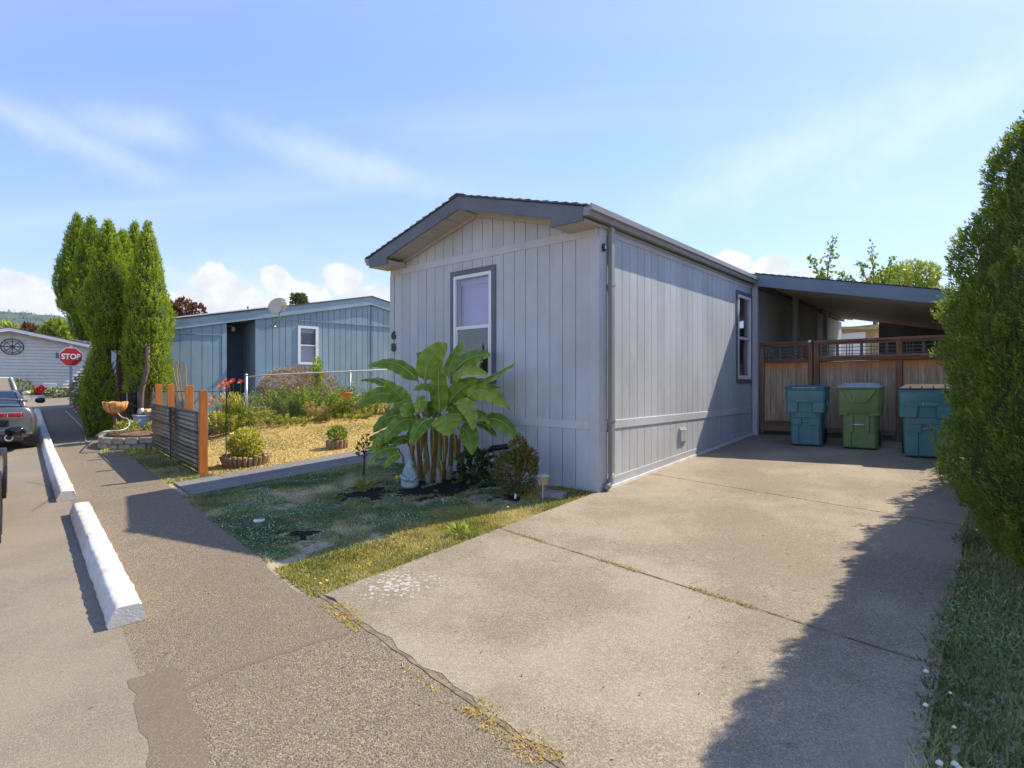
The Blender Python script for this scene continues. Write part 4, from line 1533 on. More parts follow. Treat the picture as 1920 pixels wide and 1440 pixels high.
for i, (a, c, e, wd, d0, d1, fc, tn) in enumerate(Lv):
    p0 = zp(*a, d0); p2 = zp(*e, d1); pc = zp(*c, (d0 + d1) / 2) * 1.0
    # control so that the curve passes the listed mid point
    pc = pc * 2 - (p0 + p2) * .5
    pc = pc * .5 + zp(*c, (d0 + d1) / 2) * .5
    banana_leaf(p0, pc, p2, wd * .00167 * 1.28, i, fold=.28, face=fc, tintc=tn)
for i, (a, c, e, wd, d) in enumerate((((690, 800), (660, 900), (672, 1060), 60, 7.85), ((770, 800), (790, 920), (760, 1080), 70, 7.9), ((860, 860), (880, 960), (868, 1120), 55, 7.85), ((950, 860), (975, 960), (962, 1090), 50, 7.9), ((600, 880), (585, 980), (600, 1100), 50, 7.85), ((700, 1080), (690, 1130), (705, 1220), 60, 7.85), ((840, 1100), (852, 1160), (845, 1240), 55, 7.85), ((630, 700), (640, 760), (615, 850), 70, 7.8))):
    banana_leaf(zp(*a, d), zp(*c, d - .05), zp(*e, d), wd * .00167, 60 + i, fold=.9, face=.9, tintc=.9, part='dead_leaf', dryall=.8)
stems = [((548, 1150), (520, 1060), (480, 1000), 14, 'g', 8.0), ((645, 1190), (610, 1060), (560, 940), 22, 'g', 8.0), ((655, 1270), (660, 1080), (640, 780), 44, 's', 8.25),
         ((735, 1285), (725, 1080), (690, 780), 38, 'g', 7.95), ((785, 1160), (785, 1000), (770, 760), 50, 's', 8.3), ((822, 1275), (828, 1060), (828, 700), 44, 'g', 7.95),
         ((905, 1240), (925, 1050), (935, 800), 40, 'g', 8.15), ((978, 1235), (992, 1050), (1000, 880), 24, 'g', 8.2), ((700, 1230), (705, 1100), (720, 820), 30, 's', 8.3), ((860, 1180), (875, 1000), (900, 700), 30, 's', 8.4)]
for i, (a, c, e, wd, kd, d) in enumerate(stems):
    A, C_, E = zp(*a, d), zp(*c, d), zp(*e, d)
    gz_ = g(A.x + BO.x, A.y + BO.y) - BO.z
    A.z = min(A.z, gz_ + .0) - .03
    rr_ = wd * .00167 / 2
    b = MB(); b.tube([A, A.lerp(C_, .5), C_, C_.lerp(E, .5), E], [rr_ * 1.2, rr_ * 1.08, rr_, rr_ * .9, rr_ * .75], 10)
    st = b.build('stem', M['banana_stem'] if kd == 'g' else M['banana_sheath'], banana, True)
    b = MB(); q_ = A.lerp(C_, .62 if kd == 'g' else .4)
    b.tube([A + Vector((0, 0, -.02)), A.lerp(q_, .5), q_], [rr_ * 1.5, rr_ * 1.35, rr_ * 1.08], 9)
    b.build('sheath', M['banana_base'] if kd == 'g' else M['banana_sheath'], st, True)
for i, (a, e) in enumerate((((700, 690), (745, 745)), ((770, 850), (800, 880)), ((650, 720), (620, 760)), ((960, 740), (985, 830)), ((690, 620), (720, 600)))):
    b = MB(); A, E = zp(*a, 7.95), zp(*e, 7.9)
    b.tube([A, A.lerp(E, .5) + Vector((.01, -.02, .02)), E], [.03, .022, .006], 6)
    b.build('dry_bract', M['banana_sheath'], banana, True)

# ------------------------------------------------------------------ generic shrubs
def shrub(name, label, cat, base, shape, n, leaf, m, seed, parent=None, stems=8, stemm=None, aspect=.35, clump=.35, tc=.5, tv=.2, up=.5, part='foliage', group=None):
    """shape: list of (dx,dy,dz,rx,ry,rz) ellipsoid lobes relative to base"""
    r_ = np.random.default_rng(seed)
    root = parent or thing(name, label, cat, base, group=group)
    vol = np.array([s_[3] * s_[4] + s_[3] * s_[5] for s_ in shape]); vol /= vol.sum()
    P = []; O = []
    cl = r_.choice(len(shape), n, p=vol)
    S_ = np.array(shape)
    d = unit(r_.normal(0, 1, (n, 3)))
    rad = r_.uniform(.55, 1.0, n) ** .5
    # sub-clumps
    nk = max(6, n // 14)
    kc = unit(r_.normal(0, 1, (nk, 3))); kt = r_.normal(0, 1, nk)
    ki = r_.integers(0, nk, n)
    d = unit(d * (1 - clump) + kc[ki] * 1.0 * clump * 1.6)
    P = S_[cl, :3] + d * S_[cl, 3:] * rad[:, None]
    P[:, 2] = np.maximum(P[:, 2], .01)
    D = unit(d * .8 + np.array([0, 0, up]) + r_.normal(0, .5, (n, 3)))
    S = leaf * r_.uniform(.6, 1.3, n)
    T = np.clip(tc + tv * .7 * kt[ki] + r_.normal(0, tv, n) + .15 * (P[:, 2] / max(.05, P[:, 2].max()) - .5), 0, 1)
    V, F_, T = leaf_quads(P, D, S, S * aspect * .5, seed, T)
    np_mesh(part, V, F_, m, root, T)
    if stems:
        b = MB(); rr = random.Random(seed)
        for i in range(stems):
            s_ = shape[rr.randrange(len(shape))]
            e = Vector((s_[0] + rr.uniform(-.6, .6) * s_[3], s_[1] + rr.uniform(-.6, .6) * s_[4], s_[2] + rr.uniform(.0, .8) * s_[5]))
            b.tube([(rr.uniform(-.03, .03), rr.uniform(-.03, .03), -.02), (e.x * .4, e.y * .4, e.z * .5), e], [.008, .006, .003], 5)
        b.build('branches', stemm or M['bark'], root)
    return root


M['redshrub'] = foliage('red_green_shrub', (.05, .09, .02), (.16, .17, .03), (.42, .16, .04), trans=.2)
M['leafgreen'] = foliage('bright_leaf', (.06, .13, .015), (.20, .30, .03), (.42, .44, .07), trans=.3)
M['yellowgreen'] = foliage('yellow_green_leaf', (.10, .15, .02), (.32, .34, .04), (.58, .48, .08), trans=.3)
M['variegated'] = foliage('variegated_leaf', (.16, .20, .03), (.50, .48, .07), (.80, .72, .18), trans=.25)
M['barberry'] = foliage('barberry_leaf', (.16, .09, .045), (.36, .21, .11), (.50, .34, .18), trans=.2)
M['darkleaf'] = foliage('dark_leaf', (.015, .035, .01), (.04, .08, .02), (.10, .16, .04), trans=.2)
M['purple'] = foliage('purple_leaf', (.05, .02, .02), (.13, .05, .035), (.22, .12, .06), trans=.2)
M['olive'] = foliage('grey_olive_leaf', (.08, .11, .05), (.2, .24, .11), (.34, .38, .18), trans=.2)
M['white_petal'] = paint('white_petals', (.75, .74, .68), .6, .05, 3, 20, bmp=0)
M['yellow_petal'] = paint('yellow_petals', (.75, .55, .03), .6, .1, 3, 20, bmp=0)
M['orange_petal'] = paint('orange_petals', (.80, .10, .03), .6, .2, 9, 20, bmp=0)
M['pink_petal'] = paint('pink_petals', (.62, .12, .16), .6, .2, 9, 20, bmp=0)

p = hit(968, 928)
shrub('andromeda_shrub', 'small rounded shrub with red tinged leaves beside the black drain pipe', 'shrub', p,
      [(0, 0, .28, .26, .24, .27), (.02, 0, .52, .14, .14, .16), (.12, 0, .44, .15, .14, .14), (-.12, 0, .36, .16, .16, .16), (.05, 0, .62, .07, .07, .12)], 2600, .055, M['redshrub'], 21, clump=.45, tc=.42, tv=.24, stems=14)
p = hit(886, 905)
shrub('leafy_perennial', 'dark leafy plant at the right foot of the banana clump', 'plant', p, [(0, 0, .22, .2, .15, .2)], 260, .11, M['darkleaf'], 22, aspect=.5, tc=.6)
p = hit(918, 904)
shrub('fern_tuft', 'bright green fern tuft under the black drain pipe', 'plant', p, [(0, 0, .06, .12, .08, .06)], 60, .10, M['leafgreen'], 23, stems=0, tc=.65)
p = hit(682, 895)
shrub('rose_stick', 'thin dark stemmed young plant at the left end of the bed', 'plant', p + Vector((0, 0, 0)), [(0, 0, .40, .10, .08, .12), (.03, 0, .55, .06, .05, .08)], 130, .06, M['darkleaf'], 24, tc=.3, stems=3)

def wildplant(name, label, cat, base, n_sh, h, spread, leafn, leaf, m, seed, aspect=.4, tc=.5, tv=.2, droop=.3, parent=None):
    """loose plant: many curved shoots carrying leaves along their length"""
    r_ = np.random.default_rng(seed)
    root = parent or thing(name, label, cat, base)
    b = MB(); Ps = []; Ds = []; Ts = []
    for i in range(n_sh):
        a = r_.uniform(0, 6.28); f = r_.uniform(0, 1) ** .6
        bx, by = spread[0] * f * math.cos(a), spread[1] * f * math.sin(a)
        hh = h * r_.uniform(.55, 1.08) * (1 - .25 * f)
        ox, oy = r_.normal(0, .10) * h + bx * .35, r_.normal(0, .10) * h + by * .35
        pt = lambda t: np.array([bx + ox * t ** 1.5, by + oy * t ** 1.5, hh * (t - droop * .5 * t ** 3)])
        b.tube([Vector(pt(t)) for t in (0, .35, .7, 1)], [.005, .004, .003, .0015], 3, caps=False)
        tn = r_.normal(0, tv)
        t_ = r_.uniform(.08, 1, leafn)
        for t in t_:
            q = pt(t); Ps.append(q + r_.normal(0, leaf * .25, 3)); d = r_.normal(0, 1, 3); d[2] = abs(d[2]) * .6 + .15; Ds.append(d); Ts.append(tc + tn + .18 * (t - .5) + r_.normal(0, .1))
    P2 = np.array(Ps); P2[:, 2] = np.maximum(P2[:, 2], .01); D2 = unit(np.array(Ds)); S = leaf * r_.uniform(.5, 1.3, len(P2))
    V, F_, T = leaf_quads(P2, D2, S, S * aspect * .5, seed, np.clip(np.array(Ts), 0, 1))
    np_mesh('foliage', V, F_, m, root, T)
    b.build('stems', M['banana_stem'], root)
    return root


# black drain hose wrapped in silver tape
p = at(920, 893, 7.93); p.z = g(p.x, p.y)
hz = thing('drain_hose', 'black corrugated drain hose with silver tape bent against the end wall', 'drain hose', p)
b = MB()
def rel(zx, zy, d): return at(880 + zx / 8.727, 820 + zy / 8.727, d) - p
DD = p.y
path = [rel(395, 560, DD), rel(375, 400, DD), rel(355, 290, DD), rel(335, 230, DD), rel(370, 175, DD), rel(450, 170, DD - .03), rel(560, 155, DD - .1), rel(640, 150, DD - .15)]
PP = []
for i in range(len(path) - 1):
    for j in range(7): PP.append(path[i].lerp(path[i + 1], j / 7))
rad_ = [.037 + (.004 if i % 2 else -.003) for i in range(len(PP))]
b.tube(PP, rad_, 12); b.build('hose', M['black'], hz)
MB().tube([rel(362, 300, DD), rel(340, 245, DD)], .047, 12).build('tape', M['galv'], hz, True)
MB().tube([rel(385, 420, DD), rel(366, 340, DD)], .044, 12).build('tape', M['galv'], hz, True)
MB().tube([rel(393, 530, DD), rel(389, 500, DD)], .043, 12).build('tape', M['galv'], hz, True)
MB().tube([rel(395, 330, DD), rel(460, 310, DD)], .018, 8).build('cleat', M['black'], hz, True)

# solar path light
p = hit(1018, 942)
sl = thing('solar_light', 'square metal solar path light on a thin stake near the house corner', 'garden light', p, R(35))
M['brass'] = paint('pale_metal', (.48, .44, .38), .35, .1, 4, 40, metal=.5, bmp=0)
M['frost'] = paint('amber_glass', (.42, .33, .17), .25, .1, 8, 40, bmp=.1)
hL = .30
MB().tube([(0, 0, -.05), (0, 0, hL - .09)], .008, 8).build('stake', M['brass'], sl)
MB().box((-.032, -.032, hL - .085), (.032, .032, hL - .005)).build('lantern', M['frost'], sl)
b = MB()
for a in (-1, 1):
    for c in (-1, 1): b.box((a * .034 - .004, c * .034 - .004, hL - .09), (a * .034 + .004, c * .034 + .004, hL))
b.box((-.036, -.036, hL - .095), (.036, .036, hL - .086)); b.build('lantern_frame', M['brass'], sl)
b = MB(); b.add([(-.062, -.062, hL), (.062, -.062, hL), (.062, .062, hL), (-.062, .062, hL), (-.03, -.03, hL + .03), (.03, -.03, hL + .03), (.03, .03, hL + .03), (-.03, .03, hL + .03)],
                [(0, 3, 2, 1), (4, 5, 6, 7), (0, 1, 5, 4), (1, 2, 6, 5), (2, 3, 7, 6), (3, 0, 4, 7)]); b.build('cap', M['brass'], sl)
p = hit(683, 893)
sl = thing('mushroom_light', 'thin black path light with a flat cap left of the banana clump', 'garden light', p)
MB().tube([(0, 0, -.05), (0, 0, .36)], .008, 6).build('stake', M['black'], sl)
MB().lathe([(.012, .33), (.02, .36), (.055, .365), (.05, .38), (.01, .39)], seg=14).build('cap', M['black'], sl, True)

# paver, drain cap, pebbles, statue, yellow knob, tag
p = hit(1038, 936)
M['paver'] = paint('grey_paver', (.22, .23, .23), .85, .2, 6, 80, bmp=.4)
b = MB(); b.box((-.14, -.09, -.02), (.14, .09, .085)); o = b.build('paving_block', M['paver'], bevel=.008); o.location = p; o.rotation_euler = (0, 0, R(-25)); tag(o, 'grey concrete block on the ground by the corner of the house', 'block')
p = hit(486, 985)
dc = thing('lawn_drain', 'white slotted drain cap standing in the lawn among pale pebbles', 'drain cap', p)
MB().lathe([(.045, -.02), (.045, .03), (.058, .032), (.058, .05), (.045, .06), (.0, .062)], seg=20).build('cap', M['white'], dc, True)
b = MB()
for i in range(-2, 3): b.box((i * .018 - .004, -.035, .0625), (i * .018 + .004, .035, .0635))
b.build('slot', M['dark'], dc)
def stones(name, centre_pts, n, spread, size, m, seed, label=None, cat=None, parent=None):
    rr = random.Random(seed); b = MB()
    for _ in range(n):
        c = rr.choice(centre_pts)
        x = c[0] + rr.gauss(0, spread[0]); y = c[1] + rr.gauss(0, spread[1]); s_ = size * rr.uniform(.5, 1.3)
        V = []
        for vx in range(12):
            u_ = Vector((rr.gauss(0, 1), rr.gauss(0, 1), rr.gauss(0, .7))).normalized() * s_
            V.append(u_)
        # octahedral pebble
        vs = [Vector((s_, 0, 0)), Vector((0, s_ * .8, 0)), Vector((-s_, 0, 0)), Vector((0, -s_ * .8, 0)), Vector((0, 0, s_ * .6)), Vector((0, 0, -s_ * .6)), Vector((s_ * .6, s_ * .5, s_ * .35)), Vector((-s_ * .6, -s_ * .5, s_ * .35))]
        a = rr.uniform(0, 6.28); Mt = Matrix.Rotation(a, 3, 'Z')
        z = g(x, y) + s_ * .3 + .004
        vs = [Mt @ v * rr.uniform(.85, 1.1) + Vector((x, y, z)) for v in vs]
        b.add(vs, [(0, 6, 4), (6, 1, 4), (1, 2, 4), (2, 7, 4), (7, 3, 4), (3, 0, 4), (0, 1, 6), (2, 3, 7), (1, 0, 5), (2, 1, 5), (3, 2, 5), (0, 3, 5)])
    o = b.build(name, m, parent)
    if label: tag(o, label, cat, None, 'stuff')
    return o
M['pebble'] = paint('pale_pebble', (.40, .38, .35), .8, .25, 8, 60, rnd=0)
q1, q2 = hit(478, 992), hit(462, 985)
stones('pebbles', [(q1.x, q1.y), (q2.x, q2.y), (hit(500, 975).x, hit(500, 975).y)], 190, (.09, .09), .013, M['pebble'], 5, 'pale pebbles scattered round the white drain cap', 'pebbles')
p = hit(767, 914)
M['statue'] = paint('pale_blue_stone', (.40, .48, .49), .75, .2, 6, 60, bmp=.3)
gn = thing('garden_statue', 'pale blue cone shaped garden statue at the left foot of the banana clump', 'garden statue', p)
b = MB()
rings = []
rs = [(.12, 0), (.135, .04), (.13, .10), (.115, .15), (.105, .18), (.10, .22), (.075, .28), (.05, .34), (.025, .39), (.004, .41)]
for r_, z in rs:
    r_ *= .88; z *= .92
    rings.append([((r_ * (1 + .10 * math.sin(3 * a + z * 16) + .05 * math.sin(7 * a + z * 30))) * math.cos(a) + .03 * max(0, z - .2), r_ * .8 * (1 + .1 * math.sin(2 * a + z * 20)) * math.sin(a), z) for a in [6.283 * k / 20 for k in range(20)]])
loft(b, rings); b.build('robe', M['statue'], gn, True)
b = MB(); b.lathe([(.0, -.012), (.012, 0), (.0, .012)], (0, 0, 0), 8); o = b.build('nose', M['statue'], gn, True); o.location = (-.01, -.088, .20)
b = MB(); b.tube([(-.10, -.05, .17), (-.03, -.105, .12), (.02, -.11, .13)], [.03, .025, .018], 8); b.tube([(.10, -.04, .16), (.06, -.10, .11), (.03, -.11, .13)], [.028, .024, .018], 8); b.build('arm', M['statue'], gn, True)
p = hit(745, 910)
mu = thing('mushroom_ornament', 'small yellow capped mushroom ornament left of the pale blue statue', 'garden ornament', p)
MB().lathe([(.018, 0), (.014, .07), (.012, .09)], seg=10).build('stalk', M['pebble'], mu, True)
MB().lathe([(.012, .08), (.036, .085), (.034, .105), (.02, .125), (.0, .13)], seg=14).build('mushroom_cap', M['yellow_petal'], mu, True)
p = hit(966, 936)
b = MB(); b.add([(-.012, 0, 0), (.012, 0, .005), (.02, -.004, .05), (.0, 0, .07), (-.012, .004, .04)], [(0, 1, 2, 3, 4)]); b.add([(-.012, .003, 0), (.012, .003, .005), (.02, 0, .05), (.0, .003, .07), (-.012, .007, .04)], [(4, 3, 2, 1, 0)])
o = b.build('plant_tag', M['white']); o.location = p; tag(o, 'white plastic tag hanging low on the small red leaved shrub', 'plant tag')

# ------------------------------------------------------------------ grass
def in_lawn(x, y):
    dx, dy = x - H0.x, y - H0.y
    a = dx * HX.x + dy * HX.y; b_ = dx * HY.x + dy * HY.y
    ww = x * RX.x + y * RX.y
    return (ww > 1.60) & (a < -.0) & (a > -4.52) & (b_ < .02) & ((a > -4.12) | (b_ < .5))


def vnoise(x, y, f, seed):
    r_ = np.random.default_rng(seed)
    o = 0
    for _ in range(7):
        a = r_.uniform(0, 6.28); k = f * r_.uniform(.6, 1.6); p_ = r_.uniform(0, 6.28)
        o = o + np.sin(k * (x * math.cos(a) + y * math.sin(a)) + p_ + 1.5 * np.sin(k * .6 * (x * math.sin(a) - y * math.cos(a)) + p_ * 2))
    return o / 7 * 2


def blades(name, label, mask, bbox, n, h, wd, m, seed, tint_fn, lay=.6, off=0.0, cat='grass', hfn=None):
    r_ = np.random.default_rng(seed)
    x = r_.uniform(bbox[0], bbox[1], n); y = r_.uniform(bbox[2], bbox[3], n)
    k = mask(x, y)
    x, y = x[k], y[k]; n = len(x)
    z = G(x, y) + off
    hh = h * r_.uniform(.4, 1.3, n)
    if hfn is not None: hh = hh * hfn(x, y)
    D = unit(np.stack([r_.normal(0, lay, n), r_.normal(0, lay, n), np.ones(n)], 1))
    P = np.stack([x, y, z - .004], 1)
    V, F_, T = leaf_quads(P, D, hh, wd * r_.uniform(.6, 1.4, n), seed, np.clip(tint_fn(x, y) + r_.normal(0, .12, n), 0, 1))
    o = np_mesh(name, V, F_, m, None, T)
    return tag(o, label, cat, None, 'stuff')


M['grass'] = foliage('lawn_grass', (.10, .135, .035), (.30, .32, .12), (.72, .64, .42), trans=.2, rough=.7)
M['grass_dry'] = foliage('dry_grass', (.18, .19, .03), (.50, .37, .11), (.66, .50, .22), trans=.2, rough=.7)
M['grass_yellow'] = foliage('sunny_grass', (.17, .20, .02), (.48, .39, .05), (.72, .50, .17), trans=.3, rough=.7)
mu_c = np.array(MULCH)


def mulch_f(x, y):
    o = 9.0 + 0 * x
    for cx, cy, r_ in MULCH: o = np.minimum(o, np.hypot(x - cx, y - cy) / r_)
    return o


lawn_mask = lambda x, y: in_lawn(x, y) & ((mulch_f(x, y) + .8 * vnoise(x, y, 9, 4)) > .85) & (vnoise(x, y, 6, 5) > -.75)
tin = lambda x, y: .50 + .42 * vnoise(x, y, 3.5, 6) + .15 * vnoise(x, y, 12, 7)
bb = (-5.2, 1.3, 3.6, 10.6)
blades('lawn_grass', 'patchy green and bleached lawn with clover in front of the grey home', lawn_mask, bb, 300000, .042, .0035, M['grass'], 31, tin)
def clover(x, y): return lawn_mask(x, y) & (vnoise(x, y, 2.6, 8) + .5 * vnoise(x, y, 9, 88) > .0) & (((x - H0.x) * HX.x + (y - H0.y) * HX.y) < -.95 + .3 * vnoise(x, y, 4, 89))
def leaflets(name, label, mask, bbox, n, s_, m, seed, tint, zoff=.02, cat='clover'):
    r_ = np.random.default_rng(seed)
    x = r_.uniform(bbox[0], bbox[1], n); y = r_.uniform(bbox[2], bbox[3], n); k = mask(x, y); x, y = x[k], y[k]; n = len(x)
    P = np.stack([x, y, G(x, y) + zoff * r_.uniform(.3, 1.5, n)], 1)
    a = r_.uniform(0, 6.28, n)
    D = unit(np.stack([np.cos(a), np.sin(a), r_.normal(.1, .25, n)], 1))
    S = s_ * r_.uniform(.7, 1.3, n)
    side = unit(np.cross(D, unit(np.stack([r_.normal(0, .3, n), r_.normal(0, .3, n), np.ones(n)], 1)))) * (S * .45)[:, None]
    V = np.stack([P, P + D * (S * .6)[:, None] + side, P + D * S[:, None], P + D * (S * .6)[:, None] - side], 1).reshape(-1, 3)
    T = np.repeat(np.clip(tint + r_.normal(0, .15, n), 0, 1), 4)
    return tag(np_mesh(name, V, np.arange(4 * n).reshape(n, 4), m, None, T), label, cat, None, 'stuff')
M['clover'] = foliage('clover_leaf', (.07, .13, .045), (.16, .27, .10), (.30, .40, .18), trans=.2)
leaflets('clover', 'green clover leaves spread over the shaded lawn', clover, bb, 200000, .022, M['clover'], 32, .5)


def dots(name, label, mask, bbox, n, size, z, m, seed, cat='flowers', pts=None):
    r_ = np.random.default_rng(seed)
    if pts is None:
        x = r_.uniform(bbox[0], bbox[1], n); y = r_.uniform(bbox[2], bbox[3], n); k = mask(x, y); x, y = x[k], y[k]; zz = G(x, y) + z * r_.uniform(.6, 1.3, len(x))
    else:
        x, y, zz = pts[:, 0], pts[:, 1], pts[:, 2]
    n = len(x); s_ = size * r_.uniform(.7, 1.3, n)
    C = np.stack([x, y, zz], 1)
    o6 = np.array([[1, 0, 0], [0, 1, 0], [-1, 0, 0], [0, -1, 0], [0, 0, .8], [0, 0, -.8]])
    V = (C[:, None, :] + o6[None] * s_[:, None, None]).reshape(-1, 3)
    f = np.array([[0, 1, 4], [1, 2, 4], [2, 3, 4], [3, 0, 4], [1, 0, 5], [2, 1, 5], [3, 2, 5], [0, 3, 5]])
    F_ = (f[None] + (np.arange(n) * 6)[:, None, None]).reshape(-1, 3)
    o = np_mesh(name, V, F_, m)
    if label: tag(o, label, cat, None, 'stuff')
    return o


dots('clover_flowers', 'tiny white clover blossoms dotted over the shaded lawn', lambda x, y: clover(x, y) & (vnoise(x, y, 3, 12) > -.2), bb, 4200, .0075, .045, M['white_petal'], 33)
# sunny strip beside the drive
strip = lambda x, y: in_lawn(x, y) & (((x - H0.x) * HX.x + (y - H0.y) * HX.y) > -1.15 - .0 * x)
blades('verge_grass', 'yellow green weedy grass along the sunny edge of the drive', lambda x, y: in_lawn(x, y) & (((x - H0.x) * HX.x + (y - H0.y) * HX.y) > -.85 + .25 * vnoise(x, y, 3, 14)), bb, 220000, .04, .0045, M['grass_yellow'], 34,
       lambda x, y: .52 + .38 * vnoise(x, y, 4, 15), off=.0)
rr = random.Random(8)
pts = []
for (a, b_) in [(985, 1000), (1000, 992), (1010, 1005), (1035, 984), (1050, 990), (1062, 985), (1075, 978), (1030, 1010), (880, 1000), (800, 1045), (600, 1110), (612, 1108), (590, 1100), (925, 950), (990, 930), (952, 962), (1020, 1000), (1065, 930), (1036, 942), (965, 1022), (905, 1010), (870, 1060), (1080, 925), (930, 1345)]:
    q_ = hit(a, b_); 
    if in_lawn(q_.x, q_.y): pts.append((q_.x, q_.y, q_.z + .06))
dots('dandelions', 'small yellow dandelion heads along the edge of the lawn', None, None, 0, .013, 0, M['yellow_petal'], 35, pts=np.array(pts))
# weeds in the joint between asphalt and concrete
def seam(x, y):
    dx, dy = x - H0.x, y - H0.y
    a = dx * HX.x + dy * HX.y; b_ = dx * HY.x + dy * HY.y
    d = b_ - (-3.72 - .15 * a)
    return (np.abs(d + .03) < .075) & (a > -.05) & (a < 3.6) & (vnoise(x, y, 7, 17) > -.1)
blades('seam_weeds', 'dry grass tufts growing in the seam between asphalt and concrete', seam, (-1.7, 2, 0, 4.6), 90000, .035, .004, M['grass_yellow'], 36, lambda x, y: .65 + .3 * vnoise(x, y, 6, 18), lay=.9, off=.012)
def jo(x, y):
    dx, dy = x - H0.x, y - H0.y
    a = dx * HX.x + dy * HX.y; b_ = dx * HY.x + dy * HY.y
    d = b_ - (-1.80 - .15 * a)
    return (np.abs(d) < .022) & (a > 0) & (a < 3.4) & (vnoise(x, y, 5, 19) > .25)
blades('joint_weeds', 'thin dry weeds in the joint across the drive', jo, (-1, 3, 2.5, 6), 160000, .018, .003, M['grass_dry'], 37, lambda x, y: .5 + 0 * x, lay=1.2, off=.026)
p = hit(868, 1005)
shrub('dandelion_rosette', 'green dandelion rosette in the sunny strip of grass', 'weed', p, [(0, 0, .03, .11, .09, .03)], 60, .10, M['leafgreen'], 38, stems=0, aspect=.3, up=.25, tc=.5)
p = hit(685, 920)
shrub('young_weed', 'small bright green weed in the dark mulch', 'weed', p, [(0, 0, .05, .1, .08, .06)], 50, .09, M['leafgreen'], 39, stems=0, aspect=.3, up=.4)
# verge right of the drive, under the hedge
def vmask(x, y):
    dx, dy = x - H0.x, y - H0.y
    a = dx * HX.x + dy * HX.y; b_ = dx * HY.x + dy * HY.y
    return (a > 3.46 + .05 * vnoise(x, y, 6, 21)) & (a < 5.2) & (b_ < 1.5) & (b_ > -6)
blades('hedge_verge', 'green weedy grass under the tall arborvitae hedge', vmask, (0, 5.5, 1.2, 9), 190000, .06, .005, M['grass'], 40, lambda x, y: .34 + .45 * vnoise(x, y, 4, 22))
leaflets('verge_clover', 'broad green clover leaves under the tall hedge', lambda x, y: vmask(x, y) & (vnoise(x, y, 3, 23) > .1), (0, 5.5, 1.2, 9), 120000, .018, M['clover'], 41, .75, .035)
dots('verge_clover_flowers', 'white clover heads beside the right edge of the drive', lambda x, y: vmask(x, y) & (vnoise(x, y, 4, 24) > .2), (0, 5.5, 1.2, 7), 900, .013, .09, M['white_petal'], 42)
# strips of lawn by the black panel fence and the neighbour's straw lawn
def nmask(x, y):
    dx, dy = x - H0.x, y - H0.y
    a = dx * HX.x + dy * HX.y
    ww = x * RX.x + y * RX.y; q = -(.6534) * x + .757 * y
    return (a < -5.72) & (ww > 2.3) & (ww < 10) & (q < 14.8)
blades('straw_lawn', 'sun dried straw coloured lawn of the neighbouring garden', nmask, (-10, 0, 8, 18), 150000, .035, .007, M['grass_dry'], 43, lambda x, y: .45 + .35 * vnoise(x, y, 2, 25), lay=1.1)
def fmask(x, y):
    dx, dy = x - H0.x, y - H0.y
    a = dx * HX.x + dy * HX.y
    ww = x * RX.x + y * RX.y; q = -(.6534) * x + .757 * y
    return (a < -5.68) & (ww > 1.66) & (ww < 2.32) & (q < 15)
blades('fence_strip_grass', 'shaded strip of green grass in front of the black panel fence', fmask, (-9.5, -3, 7, 14), 90000, .05, .006, M['grass'], 44, lambda x, y: .38 + .3 * vnoise(x, y, 4, 26))

# ------------------------------------------------------------------ black panel fence with orange posts
M['corr'] = paint('black_corrugated_metal', (.10, .095, .085), .28, .2, 1.5, 40, metal=.65, bmp=.02)
M['orange'] = wood('orange_cedar_post', (.70, .235, .045), (.48, .13, .02), (30, 30, 1.5), rnd=.08)
pf_ = thing('panel_fence', 'low black corrugated metal fence with four orange wooden posts at the path corner', 'fence', (0, 0, 0))
WQ = 2.25
qs = [10.22, 11.82, 13.55, 14.9]
for i, q in enumerate(qs):
    a = rp(WQ + .10 * (i > 0) - (.02 if i == 0 else 0), q)
    b = MB(); b.box((-.06, -.045, -.05), (.06, .045, 1.37 if i == 0 else 1.42))
    o = b.build('post', M['orange'], pf_, bevel=.004); o.location = a; o.rotation_euler = (0, 0, R_ROT)
def corr_panel(q0, q1, z0, z1, name):
    n = 13
    V = []; Fc = []
    for j in range(n * 4 + 1):
        t = j / (n * 4)
        ph = j / 4 * 2 * math.pi
        dx = .012 * math.sin(ph) ** 1 + .007 * math.sin(ph * .5 + 1)
        for q in np.linspace(q0, q1, 5):
            p_ = rp(WQ - .05 + dx + .012 * math.sin(q * 3 + t * 5), q)
            V.append((p_.x, p_.y, p_.z + z0 + (z1 - z0) * t))
    for j in range(n * 4):
        for i in range(4):
            a = j * 5 + i; Fc.append((a, a + 1, a + 6, a + 5))
    b = MB(); b.add(V, Fc); o = b.build(name, M['corr'], pf_, True)
    s_ = o.modifiers.new('s', 'SOLIDIFY'); s_.thickness = .004
    return o
corr_panel(10.28, 12.42, .03, 1.02, 'panel'); corr_panel(12.45, 14.75, .03, 1.0, 'panel')
for q0, q1 in ((10.28, 12.42), (12.45, 14.75)):
    for zz in (.03, .34, .66, 1.0):
        a, c = rp(WQ - .085, q0), rp(WQ - .085, q1)
        b = MB(); b.bar(a + Vector((0, 0, zz)), c + Vector((0, 0, zz)), .012, .022); b.build('batten', M['black'], pf_)
a = rp(WQ - .09, 12.43)
b = MB(); b.bar(a + Vector((0, 0, .02)), a + Vector((0, 0, 1.02)), .02, .03); b.bar(a + Vector((0, 0, .72)), a + Vector((0, 0, 1.0)), .028, .07); b.build('joint_strip', M['black'], pf_)

